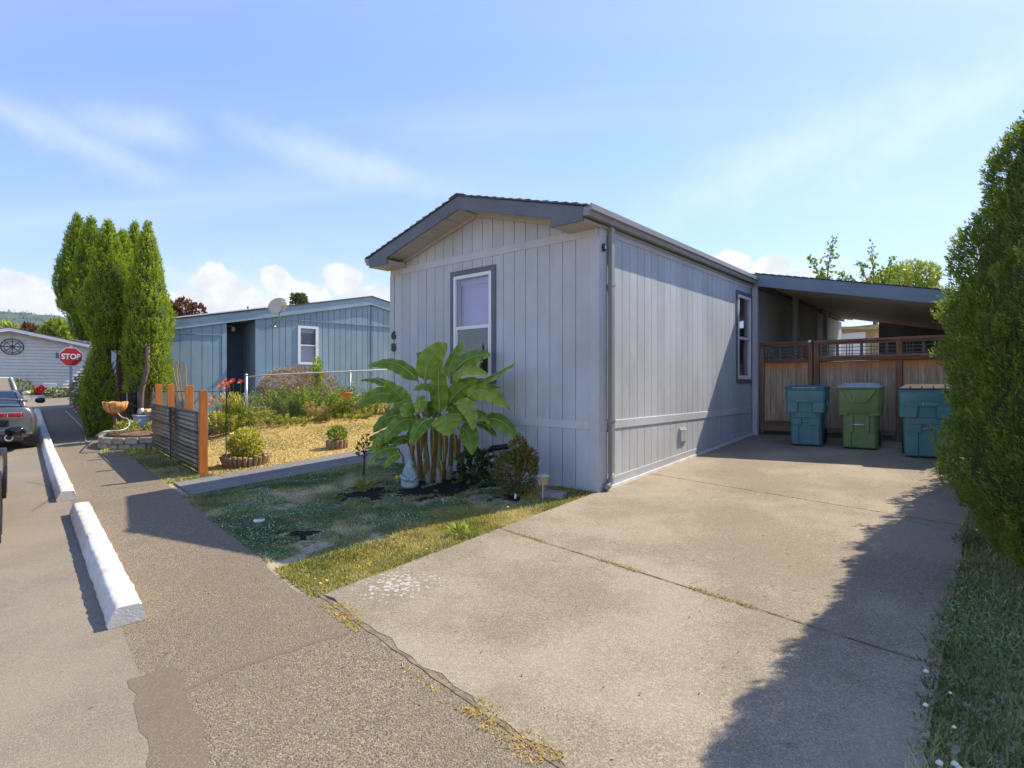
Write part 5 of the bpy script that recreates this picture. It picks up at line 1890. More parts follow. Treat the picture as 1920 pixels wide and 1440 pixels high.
# ------------------------------------------------------------------ chain link fence
cf = thing('chain_link_fence', 'galvanised chain link fence across the neighbouring garden bed', 'fence', (0, 0, 0))
CQ = 14.95
w0, w1 = 4.22, 9.6
def tz(p_, h): return p_ + Vector((0, 0, h))
for i, ww in enumerate((4.22, 6.95, 9.5)):
    p_ = rp(ww, CQ); r_ = .036 if i == 0 else .022
    b = MB(); b.tube([tz(p_, -.1), tz(p_, 1.26 if i == 0 else 1.2)], r_, 10); b.lathe([(r_ * 1.2, 0), (r_ * 1.1, .03), (r_ * .6, .05), (0, .06)], tz(p_, 1.25 if i == 0 else 1.2), 10)
    b.build('post', M['galv'], cf, True)
b = MB(); n_ = 12
b.tube([tz(rp(w0 + (w1 - w0) * i / n_, CQ), 1.22) for i in range(n_ + 1)], .019, 8); b.build('top_rail', M['galv'], cf, True)
b = MB(); H_ = 1.17; sp = .09
def clampw(ws, hs_, we, he):
    return ws, hs_, we, he
ww = w0 - H_
while ww < w1:
    for sg in (1, -1):
        s0, s1 = (ww, ww + H_)
        ha, hb = (0.04, H_ + .04) if sg > 0 else (H_ + .04, .04)
        a0, a1 = max(s0, w0), min(s1, w1)
        if a1 - a0 < .03: continue
        f0 = (a0 - s0) / H_; f1 = (a1 - s0) / H_
        pa = tz(rp(a0, CQ - .02), ha + (hb - ha) * f0); pb_ = tz(rp(a1, CQ - .02), ha + (hb - ha) * f1)
        b.tube([pa, pb_], .0014, 3, caps=False)
    ww += sp
tag(b.build('wire_mesh', M['galv'], cf), kind='stuff')

# low black wire garden fence behind the orange posts
gf = thing('wire_garden_fence', 'thin black wire garden fence behind the orange posts', 'fence', (0, 0, 0))
b = MB()
P_ = [at(300, 734, 14.6), at(352, 734, 14.5), at(430, 735, 13.9)]
b.tube(P_, .008, 5)
for q_ in (at(356, 735, 14.4), at(425, 735, 13.9)):
    b.tube([Vector((q_.x, q_.y, g(q_.x, q_.y))), q_], .012, 5)
b.build('wire', M['black'], gf)
b = MB()
for (x0, d) in ((352, 14.4), (420, 13.9)):
    c = at(x0, 738, d)
    z0 = g(c.x, c.y)
    b.tube([Vector((c.x - .06, c.y, z0)), Vector((c.x - .06, c.y, c.z - .03)), Vector((c.x, c.y, c.z + .03)), Vector((c.x + .06, c.y, c.z - .03)), Vector((c.x + .06, c.y, z0))], .012, 5)
b.build('hoop', M['galv'], gf)
p = hit(424, 852)
b = MB(); b.tube([p, at(424, 722, p.y)], .010, 6); o = b.build('iron_stake', M['black']); tag(o, 'thin black iron stake between the orange post and the log edged shrub', 'stake')

# ------------------------------------------------------------------ log-edged planters
M['log'] = wood('weathered_log', (.36, .24, .14), (.19, .11, .06), (20, 20, 3), rnd=.15)
def planter(px, py, rad, n, hh, label, seed, flare=.12):
    p_ = hit(px, py)
    p_.y += rad; p_.x += (px - 960) / FPX * rad; p_.z = g(p_.x, p_.y)
    t = thing('log_planter', label, 'planter', p_)
    rr = random.Random(seed)
    for i in range(n):
        a = 2 * math.pi * i / n
        r_ = .036 * rr.uniform(.85, 1.15)
        tilt = flare * rr.uniform(.5, 1.6)
        c = Vector((math.cos(a), math.sin(a), 0))
        b = MB(); b.lathe([(r_ * .95, -.03), (r_, 0), (r_ * .97, hh), (r_ * .85, hh + .006)], seg=9)
        o = b.build('log', M['log'], t, True); o.location = c * rad
        o.rotation_euler = (-math.sin(a) * tilt, math.cos(a) * tilt, 0)
        o.scale = (1, 1, rr.uniform(.85, 1.12))
        m_ = o.modifiers.new('e', 'EDGE_SPLIT'); m_.split_angle = R(40)
    b = MB(); b.lathe([(rad, -.02), (rad, .07), (.0, .11)], seg=18); b.build('soil', M['dark'], t)
    return t, p_
t, p_ = planter(461, 878, .33, 27, .17, 'ring of upright logs round the variegated yellow shrub', 1, .25)
shrub('variegated_shrub', 'rounded yellow variegated shrub growing inside the larger log ring', 'shrub', p_ + Vector((0, 0, .05)), [(0, 0, .33, .27, .26, .27), (-.1, 0, .26, .2, .2, .2), (.12, -.05, .22, .2, .2, .2)], 3200, .045, M['variegated'], 51, aspect=.7, tc=.5, tv=.28, clump=.3)
t, p_ = planter(632, 843, .17, 15, .15, 'ring of short upright logs round the small green shrub', 2, .1)
shrub('small_green_shrub', 'small tufted green shrub inside the smaller log ring', 'shrub', p_ + Vector((0, 0, .08)), [(0, 0, .17, .17, .17, .16)], 900, .07, M['leafgreen'], 52, aspect=.25, tc=.45, up=1.0)

# ------------------------------------------------------------------ flower bed behind the chain link fence
def bedplant(name, label, px, py0, py1, wpx, d, n, leaf, m, seed, cat='shrub', **kw):
    b_ = at(px, 720, d); z0 = g(b_.x, b_.y); top = EYE + (720 - py0) / FPX * d
    bot = EYE + (720 - py1) / FPX * d
    bot = max(bot, z0)
    r_ = wpx / FPX * d / 2 * 1.25; hz_ = (top - bot) / 2 * 1.05; n = int(n * 1.5)
    base = Vector((b_.x, b_.y, z0))
    cz = (top + bot) / 2 - z0
    if name not in ('barberry_bush', 'dwarf_conifer'):
        return wildplant(name, label, cat, base, max(14, int(n / 90)), (top - z0) * 1.08, (r_ * .95, r_ * .6), 60, leaf * .95, m, seed, **{k_: v_ for k_, v_ in kw.items() if k_ in ('aspect', 'tc', 'tv')})
    rr = random.Random(seed)
    lob = [(0, 0, cz, r_ * .8, r_ * .6, hz_ * .95)]
    for i in range(4):
        lob.append((rr.uniform(-.5, .5) * r_, rr.uniform(-.4, .4) * r_, cz + rr.uniform(-.5, .35) * hz_, r_ * rr.uniform(.35, .55), r_ * .4, hz_ * rr.uniform(.4, .6)))
    if bot > z0 + .3: lob.append((0, 0, cz * .6, r_ * .3, r_ * .3, cz * .5))
    return shrub(name, label, cat, base, lob, n, leaf, m, seed, **kw)


bedplant('barberry_bush', 'broad brownish barberry bush behind the chain link fence', 562, 686, 775, 150, 16.6, 9000, .06, M['barberry'], 61, tc=.5)
bedplant('dwarf_conifer', 'narrow pointed green conifer below the small white window', 594, 668, 740, 20, 16.2, 900, .07, M['thuja_far'], 62, cat='tree', tc=.5, up=1.5)
bedplant('leafy_bush', 'large yellow green bush just behind the middle of the chain link fence', 590, 712, 795, 110, 15.5, 6500, .07, M['leafgreen'], 63, tc=.55, aspect=.45)
bedplant('tall_perennial', 'light green leafy perennials right of the chain link end post', 535, 715, 798, 90, 15.4, 4800, .07, M['leafgreen'], 64, cat='plant', tc=.62, aspect=.4)
bedplant('dark_perennial', 'darker green bush left of the orange cone basket', 632, 728, 790, 60, 15.6, 3200, .06, M['leafgreen'], 65, cat='plant', tc=.3)
bedplant('grey_bush', 'grey green bush behind the orange cone basket', 662, 712, 760, 80, 16.8, 3400, .06, M['olive'], 66, tc=.45)
bedplant('yellow_flowers', 'low yellowish flowering plants right of the cone basket', 690, 735, 782, 90, 16.0, 4200, .06, M['yellowgreen'], 67, cat='plant', tc=.5, tv=.25)
bedplant('straw_weeds', 'tall straw coloured weeds at the right end of the bed', 735, 735, 780, 60, 16.2, 2400, .09, M['grass_dry'], 68, cat='plant', aspect=.12, up=1.5)
bedplant('dry_stalks', 'orange brown dry stalks in the middle of the bed', 600, 748, 798, 40, 14.8, 1500, .10, M['grass_dry'], 69, cat='plant', aspect=.1, up=2)
bedplant('weedy_grass', 'loose yellow green weeds at the foot of the fence end post', 470, 752, 805, 60, 14.3, 2600, .08, M['yellowgreen'], 70, cat='plant', aspect=.2, up=1.2)
bedplant('front_weeds', 'low yellow flowered weeds along the front edge of the bed', 520, 776, 802, 110, 14.2, 3200, .06, M['yellowgreen'], 71, cat='plant', tc=.4)
bedplant('edge_weeds', 'low green weeds at the right front edge of the bed', 640, 772, 790, 90, 15.1, 2400, .06, M['yellowgreen'], 72, cat='plant', tc=.35)
bedplant('leafy_mound', 'green leafy mound beside the black iron stake', 422, 762, 812, 70, 13.6, 3200, .06, M['yellowgreen'], 73, cat='plant', tc=.35)
# daylilies
p_ = at(440, 720, 14.3); p_.z = g(p_.x, p_.y)
dl = thing('daylily_clump', 'clump of daylilies with orange red flowers left of the fence end post', 'daylily', p_)
r_ = np.random.default_rng(5)
Vs = []; Fs = []; Ts = []
o_ = 0
for i in range(150):
    a = r_.uniform(0, 6.28); L_ = r_.uniform(.9, 1.5); out_r = r_.uniform(.2, .6); bx = r_.uniform(-.35, .35); by = r_.uniform(-.15, .15)
    wdt = r_.uniform(.010, .018)
    pts_ = []
    for j in range(6):
        t_ = j / 5
        pts_.append(np.array([bx + math.cos(a) * out_r * t_ ** 1.4, by + math.sin(a) * out_r * t_ ** 1.4, L_ * (t_ - .42 * t_ ** 3)]))
    sd_ = np.array([-math.sin(a), math.cos(a), 0]) * wdt
    for j, q in enumerate(pts_):
        f = (1 - j / 5) ** .5
        Vs += [q - sd_ * f, q + sd_ * f]; Ts += [.35 + .5 * (j / 5) + r_.normal(0, .1)] * 2
    for j in range(5): Fs.append((o_ + 2 * j, o_ + 2 * j + 1, o_ + 2 * j + 3, o_ + 2 * j + 2))
    o_ += 12
np_mesh('leaves', np.array(Vs), np.array(Fs), M['yellowgreen'], dl, np.clip(np.array(Ts), 0, 1))
for i, (fx, fy) in enumerate([(422, 716), (430, 719), (415, 722), (426, 726), (437, 714), (452, 716), (400, 745), (417, 752), (396, 756)]):
    c = at(fx, fy, 14.2 + .1 * (i % 3)) - p_
    b = MB()
    for k_ in range(6):
        a = k_ * 1.047 + i
        d_ = Vector((math.cos(a), math.sin(a) * .6 - .3, math.sin(a) * .7 + .25)).normalized()
        s_ = d_.cross(Vector((0, -1, .3))).normalized() * .022
        b.add([c, c + d_ * .05 + s_, c + d_ * .095 + Vector((0, -.02, -.01)), c + d_ * .05 - s_], [(0, 1, 2, 3)])
    fl = b.build('flower', M['orange_petal'], dl)
    b = MB(); b.tube([Vector((c.x * .5, c.y, .0)), Vector((c.x * .8, c.y, c.z * .6)), c], .005, 4); b.build('stalk', M['banana_stem'], fl)
# orange cone basket hanging on the fence
c = at(649, 738, 14.8)
M['terracotta'] = paint('orange_wicker', (.55, .21, .07), .8, .3, 12, 60, bmp=.4)
cb = thing('cone_basket', 'orange wicker cone basket hanging on the chain link fence', 'basket', c)
MB().lathe([(.0, -.20), (.03, -.17), (.15, -.01), (.17, .01), (.17, .03), (.15, .03), (.02, -.1)], seg=14).build('cone', M['terracotta'], cb, True)
shrub('plant', None, None, None, [(0, 0, .07, .13, .1, .07)], 160, .07, M['olive'], 75, parent=cb, stems=0, part='dry_plant')
c = at(1, 1, 1)

# ------------------------------------------------------------------ blue neighbouring home
BF = 18.55
bh = thing('blue_home', 'blue grey mobile home with a low pitched roof, dark doorway and small white window', 'house', (RX * 0 + RY * BF)[:] , R_ROT)
bh.location = (RY.x * BF, RY.y * BF, 0)
M['blue'] = siding('blue_siding', (.225, .335, .40))
M['bluetrim'] = siding('blue_trim', (.245, .355, .42))
M['bluedark'] = paint('dark_blue_shade_paint', (.06, .075, .12), .6, .1, 3, 40)  # shade of the door recess put into the colour; ridge joint shares it
gb = g(*(rp(6, BF).xy[:]))
BR, BRZ = 9.4, EYE + 3.10 
BLW = 2.6
bsl = .205
def bt(x): return BRZ - bsl * abs(x - BR)
Z2 = EYE + 2.075   # seam
Z1_ = EYE + 1.458
gmin = gb - .5
DW = (4.68, 5.50)
BW = (6.90, 7.40, EYE + .72, EYE + 1.82)
core = MB()
core.prism([(BLW, gmin), (DW[0], gmin), (DW[0], bt(DW[0]) - .06), (BLW, bt(BLW) - .06)], 1, .02, .12)
core.prism([(DW[1], gmin), (BW[0], gmin), (BW[0], bt(BW[0]) - .06), (DW[1], bt(DW[1]) - .06)], 1, .02, .12)
core.prism([(BW[0], BW[3]), (BW[1], BW[3]), (BW[1], bt(BW[1]) - .06), (BW[0], bt(BW[0]) - .06)], 1, .02, .12)
core.box((BW[0], .02, gmin), (BW[1], .12, BW[2]))
core.prism([(BW[1], gmin), (16.2, gmin), (16.2, bt(16.2) - .06), (BR, BRZ - .06), (BW[1], bt(BW[1]) - .06)], 1, .02, .12)
core.box((BLW, .12, gmin), (BLW + .1, 12.5, bt(BLW) - .1)); core.box((16.1, .12, gmin), (16.2, 12.5, bt(16.2) - .1))
core.prism([(BLW, gmin), (16.2, gmin), (16.2, bt(16.2) - .06), (BR, BRZ - .06), (BLW, bt(BLW) - .06)], 1, 12.4, 12.5)
core.build('wall', M['blue'], bh)
def bboard(x0, x1):
    segs = []
    seam_ = Z1_ if x1 < DW[0] + .01 else Z2
    top0, top1 = bt(x0) - .30, bt(x1) - .30
    if x0 < BR < x1: top1 = min(top0, top1); top0 = top1
    b = MB()
    h_ = [BW] if (x1 > BW[0] and x0 < BW[1]) else []
    for a, c_, z0, z1 in rects(x0, x1, gmin, seam_ - .012, h_): b.box((a, 0, z0), (c_, .02, z1))
    b.build('siding_board', M['blue'], bh)
    b = MB(); b.prism([(x0, seam_ + .012), (x1, seam_ + .012), (x1, top1), (x0, top0)], 1, 0.001, .02); b.build('siding_board', M['blue'], bh)
for (xa_, xb_) in ((BLW, DW[0] - .13), (DW[1] + .12, 11.4)):
    x = xa_
    pit = .285 if xa_ < 4 else .2032
    while x < xb_ - .05:
        bboard(x, min(x + pit - .016, xb_)); x += pit
# seams, corner boards, rake
for (a, c_, z) in ((BLW, DW[0] - .13, Z1_), (DW[1] + .12, 12, Z2)):
    MB().box((a, -.03, z - .015), (c_, .018, z + .015)).build('seam_strip', M['bluetrim'], bh)
for (a, c_) in ((DW[0] - .125, DW[0]), (DW[1], DW[1] + .115)):
    MB().box((a, -.015, gmin), (c_, .02, bt(a) - .30)).build('door_post', M['bluetrim'], bh)
MB().box((BR - .01, -.012, gmin), (BR + .015, 0.0, BRZ - .32)).build('joint', M['bluedark'], bh)
b = MB()
b.prism([(BLW - .3, bt(BLW - .3) - .30), (BR, BRZ - .30), (16.5, bt(16.5) - .30), (16.5, bt(16.5) - .02), (BR, BRZ - .02), (BLW - .3, bt(BLW - .3) - .02)], 1, -.07, -.03)
b.build('rake_fascia', M['bluetrim'], bh)
b = MB()
b.prism([(BLW - .32, bt(BLW - .32) - .02), (BR, BRZ - .02), (16.5, bt(16.5) - .02), (16.5, bt(16.5) + .02), (BR, BRZ + .02), (BLW - .32, bt(BLW - .32) + .02)], 1, -.10, 12.6)
b.build('roof', M['shingle'], bh)
b = MB(); b.prism([(BLW - .32, bt(BLW - .32) + .021), (BR - 3.6, bt(BR - 3.6) + .021), (BR - 3.6, bt(BR - 3.6) + .05), (BLW - .32, bt(BLW - .32) + .05)], 1, -.12, 1); b.build('drip_edge', M['white'], bh)
# shadowy recess with door
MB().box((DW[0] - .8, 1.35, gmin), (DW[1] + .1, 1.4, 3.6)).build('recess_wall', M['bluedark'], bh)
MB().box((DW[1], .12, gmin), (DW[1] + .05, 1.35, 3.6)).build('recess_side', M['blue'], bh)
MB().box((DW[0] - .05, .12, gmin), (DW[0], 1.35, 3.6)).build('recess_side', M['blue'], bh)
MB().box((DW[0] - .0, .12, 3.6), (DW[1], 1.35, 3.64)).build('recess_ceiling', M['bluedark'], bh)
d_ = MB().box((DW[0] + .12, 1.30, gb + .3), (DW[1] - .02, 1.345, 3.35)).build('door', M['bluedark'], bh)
MB().lathe([(.0, -.03), (.03, -.02), (.035, 0), (.03, .02), (0, .03)], (DW[1] - .12, 1.26, EYE + .15), 10).build('handle', M['galv'], d_, True)
b = MB(); b.lathe([(.03, .1), (.05, .08), (.06, 0), (.05, -.04), (0, -.05)], (DW[0] + .42, .9, EYE + 1.72), 10); b.tube([(DW[0] + .42, .9, EYE + 1.8), (DW[0] + .35, 1.3, EYE + 1.9)], .03, 6); b.build('porch_lamp', M['white'], bh, True)
# window
f_ = thing('window', None, None); f_.parent = bh
b = MB()
for q in ((BW[0] - .09, BW[0], BW[2] - .08, BW[3] + .08), (BW[1], BW[1] + .09, BW[2] - .08, BW[3] + .08), (BW[0], BW[1], BW[3], BW[3] + .08), (BW[0], BW[1], BW[2] - .08, BW[2])):
    b.box((q[0], -.03, q[2]), (q[1], .02, q[3]))
b.build('frame', M['white'], f_)
zm = (BW[2] + BW[3]) / 2
MB().box((BW[0], -.01, zm - .02), (BW[1], .03, zm + .02)).build('sash', M['white'], f_)
MB().box((BW[0], .03, BW[2]), (BW[1], .035, BW[3])).build('pane', M['glass'], f_)
MB().box((BW[0], .10, BW[2]), (BW[1], .105, zm)).build('blind', M['white'], f_)
MB().box((BW[0], .16, zm), (BW[1], .165, BW[3])).build('curtain', M['lid_grey'], f_)
# porch step
M['tealpaint'] = paint('teal_deck_paint', (.10, .26, .27), .6, .12, 3, 50)
c = rp(5.6, BF - .9)
st = thing('porch_step', 'teal painted wooden porch step in front of the dark doorway', 'step', (c.x, c.y, g(c.x, c.y)), R_ROT)
MB().box((-.2, -.4, 0), (1.3, .5, .62)).build('box', M['tealpaint'], st); MB().box((-.25, -.45, .62), (1.35, .5, .68)).build('tread', M['bluetrim'], st)
# satellite dish
c = at(521, 574, 17.3)
mt = at(513, 611, 17.75)
M['dish'] = paint('beige_dish', (.66, .60, .48), .5, .05, 3, 40, bmp=0)
sdh = thing('satellite_dish', 'beige oval satellite dish on a bent mast on the blue home', 'satellite dish', c)
b = MB(); rg = []
for r_, z in ((.02, .05), (.15, .035), (.26, .005), (.31, -.01), (.315, -.02), (.26, -.012), (.15, .018), (.02, .032)):
    rg.append([(r_ * 1.08 * math.cos(a), r_ * .86 * math.sin(a), z) for a in [6.283 * k / 28 for k in range(28)]])
loft(b, rg)
ds_ = b.build('reflector', M['dish'], sdh, True)
ds_.rotation_euler = Vector((.25, .9, -.25)).to_track_quat('Z', 'Y').to_euler()
e_ = at(534, 570, 16.95) - c
b = MB(); b.tube([Vector((-.02, .06, -.22)), Vector((.10, -.12, -.22)), e_ + Vector((0, 0, -.02))], .02, 6); b.build('feed_arm', M['galv'], sdh, True)
MB().box((-.09, -.10, -.05), (.09, .10, .07), Matrix.Translation(e_)).build('receiver', M['dish'], sdh, bevel=.02)
m0 = mt - c
b = MB(); b.tube([Vector((-.0, .06, -.05)), Vector((.02, .10, -.30)), m0], .025, 8); b.tube([m0 + Vector((-.08, .02, .02)), m0 + Vector((.06, .02, -.05))], .04, 6); b.build('mast', M['galv'], sdh, True)
# vent pipe and stove pipe
c = at(548, 574, 19.0)
b = MB(); b.tube([c + Vector((0, 0, -.35)), c + Vector((0, 0, -.03))], .10, 12); b.lathe([(.14, -.03), (.14, .04), (.10, .06), (.0, .07)], c, 14); o = b.build('roof_vent', M['galv'], None, True); tag(o, 'round galvanised vent cap on the blue roof right of the dish', 'roof vent')
c = at(465, 578, 19.5)
o = MB().tube([c + Vector((0, 0, -.3)), c + Vector((0, 0, .06))], .035, 8).build('vent_pipe', M['black'], None, True); tag(o, 'thin black vent pipe on the blue roof left of the dish', 'vent pipe')

# ------------------------------------------------------------------ boards leaning on the blue wall, firewood, pillar
M['bleached'] = wood('bleached_lumber', (.42, .36, .25), (.26, .21, .14), (30, 30, 1.5), rnd=.1)
for i, (bx, by, tx, ty, wdt) in enumerate([(346, 748, 322, 690, .07), (338, 748, 318, 700, .06), (341, 760, 328, 683, .09), (349, 740, 331, 679, .08), (352, 752, 345, 679, .075), (334, 760, 312, 705, .06)]):
    e = at(tx, ty, 15.9 + .05 * i); a = at(bx, by, 15.3 + .05 * i); a.z = g(a.x, a.y)
    b = MB(); b.bar(a, e, wdt, .03, up=Vector((.3, -.9, 0)))
    o = b.build('lumber', M['bleached']); tag(o, ['long bleached board leaning leftmost but one on the blue wall', 'short bleached board low on the blue wall', 'wide bleached board in the middle of the leaning stack', 'bleached board with the highest top in the leaning stack', 'upright bleached post standing right of the leaning boards', 'leftmost bleached board, partly behind the evergreen'][i], 'board', 'boards leaning on the blue wall')
M['logend'] = paint('cut_log_end', (.45, .33, .2), .85, .3, 9, 60, bmp=.4)
M['logbark'] = paint('log_bark', (.22, .15, .10), .9, .35, 9, 50, bmp=.6)
rr = random.Random(12)
wp = thing('woodpile', 'pile of split firewood behind the orange posts', 'woodpile', hit(318, 800) if False else (at(316, 720, 14.2).x, at(316, 720, 14.2).y, g(at(316, 720, 14.2).x, at(316, 720, 14.2).y)))
for i in range(22):
    row = i // 8; col = i % 8
    c = Vector((-.55 + col * .155 + (row % 2) * .07 + rr.uniform(-.02, .02), rr.uniform(-.05, .05), .12 + row * .145 + .28))
    rad_ = rr.uniform(.055, .078)
    b = MB(); n_ = 7; pl = [(rad_ * math.cos(6.283 * k / n_) * rr.uniform(.75, 1.1), rad_ * math.sin(6.283 * k / n_) * rr.uniform(.75, 1.1)) for k in range(n_)]
    b.prism(pl, 1, -.2, .2); o = b.build('log', M['logend'] if i % 3 else M['logbark'], wp); o.location = c; o.rotation_euler = (0, 0, rr.uniform(-.25, .25))
MB().box((-.65, -.15, 0), (.65, .15, .33)).build('rack', M['logbark'], wp)
p_ = hit(268, 826)
M['palebluepaint'] = paint('pale_blue_paint', (.30, .40, .46), .7, .12, 4, 60, dirt=(.4, .38, .36), dirt_amt=.5)
pb2 = thing('meter_pedestal', 'pale blue painted utility box at the left end of the black fence', 'utility box', (p_.x, p_.y, g(p_.x, p_.y)), R_ROT + R(10))
MB().box((-.16, -.18, 0), (.24, .18, .60)).build('box', M['palebluepaint'], pb2, bevel=.01)
MB().box((-.18, -.20, .60), (.26, .20, .63)).build('lid', M['palebluepaint'], pb2, bevel=.005)
b = MB(); b.tube([(-.04, 0, .63), (-.04, 0, .80)], .055, 12); b.build('pipe', M['galv'], pb2, True)
MB().box((.05, -.07, .63), (.22, .07, .74)).build('junction', M['galv'], pb2, bevel=.01)
# raised stone ring
sc_ = rp(2.85, 16.1)
sr = thing('stone_ring', 'curved low retaining wall of grey blocks under the tall evergreens', 'retaining wall', sc_)
M['block'] = paint('grey_stone_block', (.34, .28, .22), .9, .25, 5, 60, bmp=.6, bdist=.01, rnd=.2)
rr = random.Random(4)
for row in range(2):
    for i in range(15):
        a = R(150) + i * R(12.5) + row * R(6)
        r_ = 1.42
        wd_ = r_ * R(12.5) * .94
        b = MB(); b.box((-wd_ / 2, -.09, 0), (wd_ / 2, .09, .135))
        o = b.build('block', M['block'], sr, bevel=.014)
        pos = Vector((math.cos(a) * r_ * rr.uniform(.985, 1.01), math.sin(a) * r_, 0))
        gw = g(sc_.x + pos.x, sc_.y + pos.y)
        o.location = (pos.x, pos.y, gw - sc_.z + row * .14 - .02); o.rotation_euler = (0, 0, a + R(90))
b = MB(); b.lathe([(1.36, -.2), (1.36, .22), (.7, .3), (0, .33)], seg=26); M['soil'] = paint('bed_soil', (.20, .12, .075), .95, .5, 5, 60, bmp=.8, bdist=.02, dirt=(.06, .04, .03), dirt_amt=.9); b.build('soil', M['soil'], sr)
# hanging basket on a stump
c = at(216, 760, 13.9)
hb = thing('coir_basket', 'orange coir lined wire basket on a dark stand in the raised bed', 'basket', c)
b = MB(); rg = []
for r_, z in ((.06, -.22), (.17, -.17), (.24, -.05), (.27, .08), (.25, .085), (.21, .0), (.05, -.12)):
    rg.append([(r_ * (1 + .03 * math.sin(11 * a)) * math.cos(a), r_ * math.sin(a), z + .012 * math.sin(6 * a) * (z > 0)) for a in [6.283 * k / 26 for k in range(26)]])
loft(b, rg); M['coir'] = paint('orange_coir', (.62, .29, .09), .9, .3, 14, 60, bmp=.7, bdist=.01); b.build('liner', M['coir'], hb, True)
b = MB()
for k in range(13):
    a = 6.283 * k / 13
    b.tube([(.275 * math.cos(a), .275 * math.sin(a), .09), (.25 * math.cos(a), .25 * math.sin(a), -.05), (.18 * math.cos(a), .18 * math.sin(a), -.17), (.06 * math.cos(a), .06 * math.sin(a), -.23)], .004, 4)
b.build('wire_cage', M['black'], hb)
zg = g(c.x, c.y)
b = MB(); b.tube([(0, 0, -.22), (.02, 0, zg - c.z)], [.03, .07], 8); b.build('stand', M['bark'], hb)
# hose
M['hose'] = paint('pale_green_hose', (.42, .50, .42), .5, .15, 6, 30, bmp=0)
def gp(px, py, lift=0): q = hit(px, py); return q + Vector((0, 0, .03 + lift))
b = MB(); hp_ = [at(219, 772, 13.9), at(228, 782, 13.6), at(238, 785, 13.3), at(243, 793, 13.0), at(238, 802, 12.9), at(225, 807, 12.7), at(205, 808, 12.6), at(190, 811, 12.5), gp(178, 822), gp(166, 832), gp(160, 826), gp(165, 816)]
PP = []
for i in range(len(hp_) - 1):
    p0, p1, p2, p3 = hp_[max(i - 1, 0)], hp_[i], hp_[i + 1], hp_[min(i + 2, len(hp_) - 1)]
    for j in range(5):
        t_ = j / 5
        PP.append(.5 * ((2 * p1) + (p2 - p0) * t_ + (2 * p0 - 5 * p1 + 4 * p2 - p3) * t_ ** 2 + (3 * p1 - p0 - 3 * p2 + p3) * t_ ** 3))
b.tube(PP, .014, 6); o = b.build('garden_hose', M['hose'], None, True); tag(o, 'pale green garden hose hanging over the stone ring onto the path', 'hose')
b = MB(); b.tube([gp(155, 806), gp(150, 798), gp(138, 786), gp(130, 778), gp(122, 772)], .014, 6); o = b.build('garden_hose', M['hose'], None, True); tag(o, 'thin pale hose lying along the far edge of the path', 'hose')
shrub('ring_shrub', 'yellow green leafy plants around the orange basket in the raised bed', 'shrub', rp(2.1, 15.7) + Vector((0, 0, .2)), [(-.3, 0, .15, .28, .2, .2), (.25, .2, .15, .25, .2, .2)], 900, .07, M['yellowgreen'], 81, aspect=.5)
shrub('ring_weeds', 'yellow flowering weeds at the foot of the stone ring', 'weed', hit(250, 855), [(-.3, 0, .08, .35, .12, .1), (.35, -.1, .08, .35, .12, .1)], 500, .05, M['variegated'], 82, stems=0)

# ------------------------------------------------------------------ group of columnar evergreens
tprof = lambda t: np.minimum(1, t / .2 * .35 + .65) * np.minimum(1, np.power(np.clip((1.0 - t) / .42, 0, 1), .78))
def col(px, pyt, d, rad, label, seed, zlo=.05, tk=True, nc=3600, lean=(0, 0), leaf=.062, tt=0.0):
    top = at(px, pyt, d); z0 = g(top.x, top.y)
    return thuja('columnar_evergreen', label, (top.x, top.y, z0), top.z - z0, rad, M['thuja_far'], nc, 12, leaf, seed, prof=tprof, zlo=zlo, amp=.075, fz=2.2, lean=lean, tintoff=tt, trunk=tk)
col(146, 404, 17.2, .72, 'leftmost evergreen of the tall group, its foliage starting high above the stop sign', 201, tk=False, zlo=.55, tt=-.12)
col(171, 408, 16.4, .62, 'evergreen second from the left in the tall group, with an orange dead tuft', 202, tk=False, zlo=.42, tt=-.1)
col(203, 416, 15.2, .58, 'tallest looking evergreen at the front middle of the group', 203, zlo=.40, nc=4200)
col(230, 434, 15.9, .52, 'evergreen with a low tip just right of the middle of the group', 204, zlo=.42)
col(253, 419, 16.8, .50, 'evergreen standing behind the right pair of the group', 205, zlo=.45)
col(277, 420, 15.2, .52, 'rightmost evergreen of the tall group, beside the blue home', 206, zlo=.20, nc=4000, tt=.06)
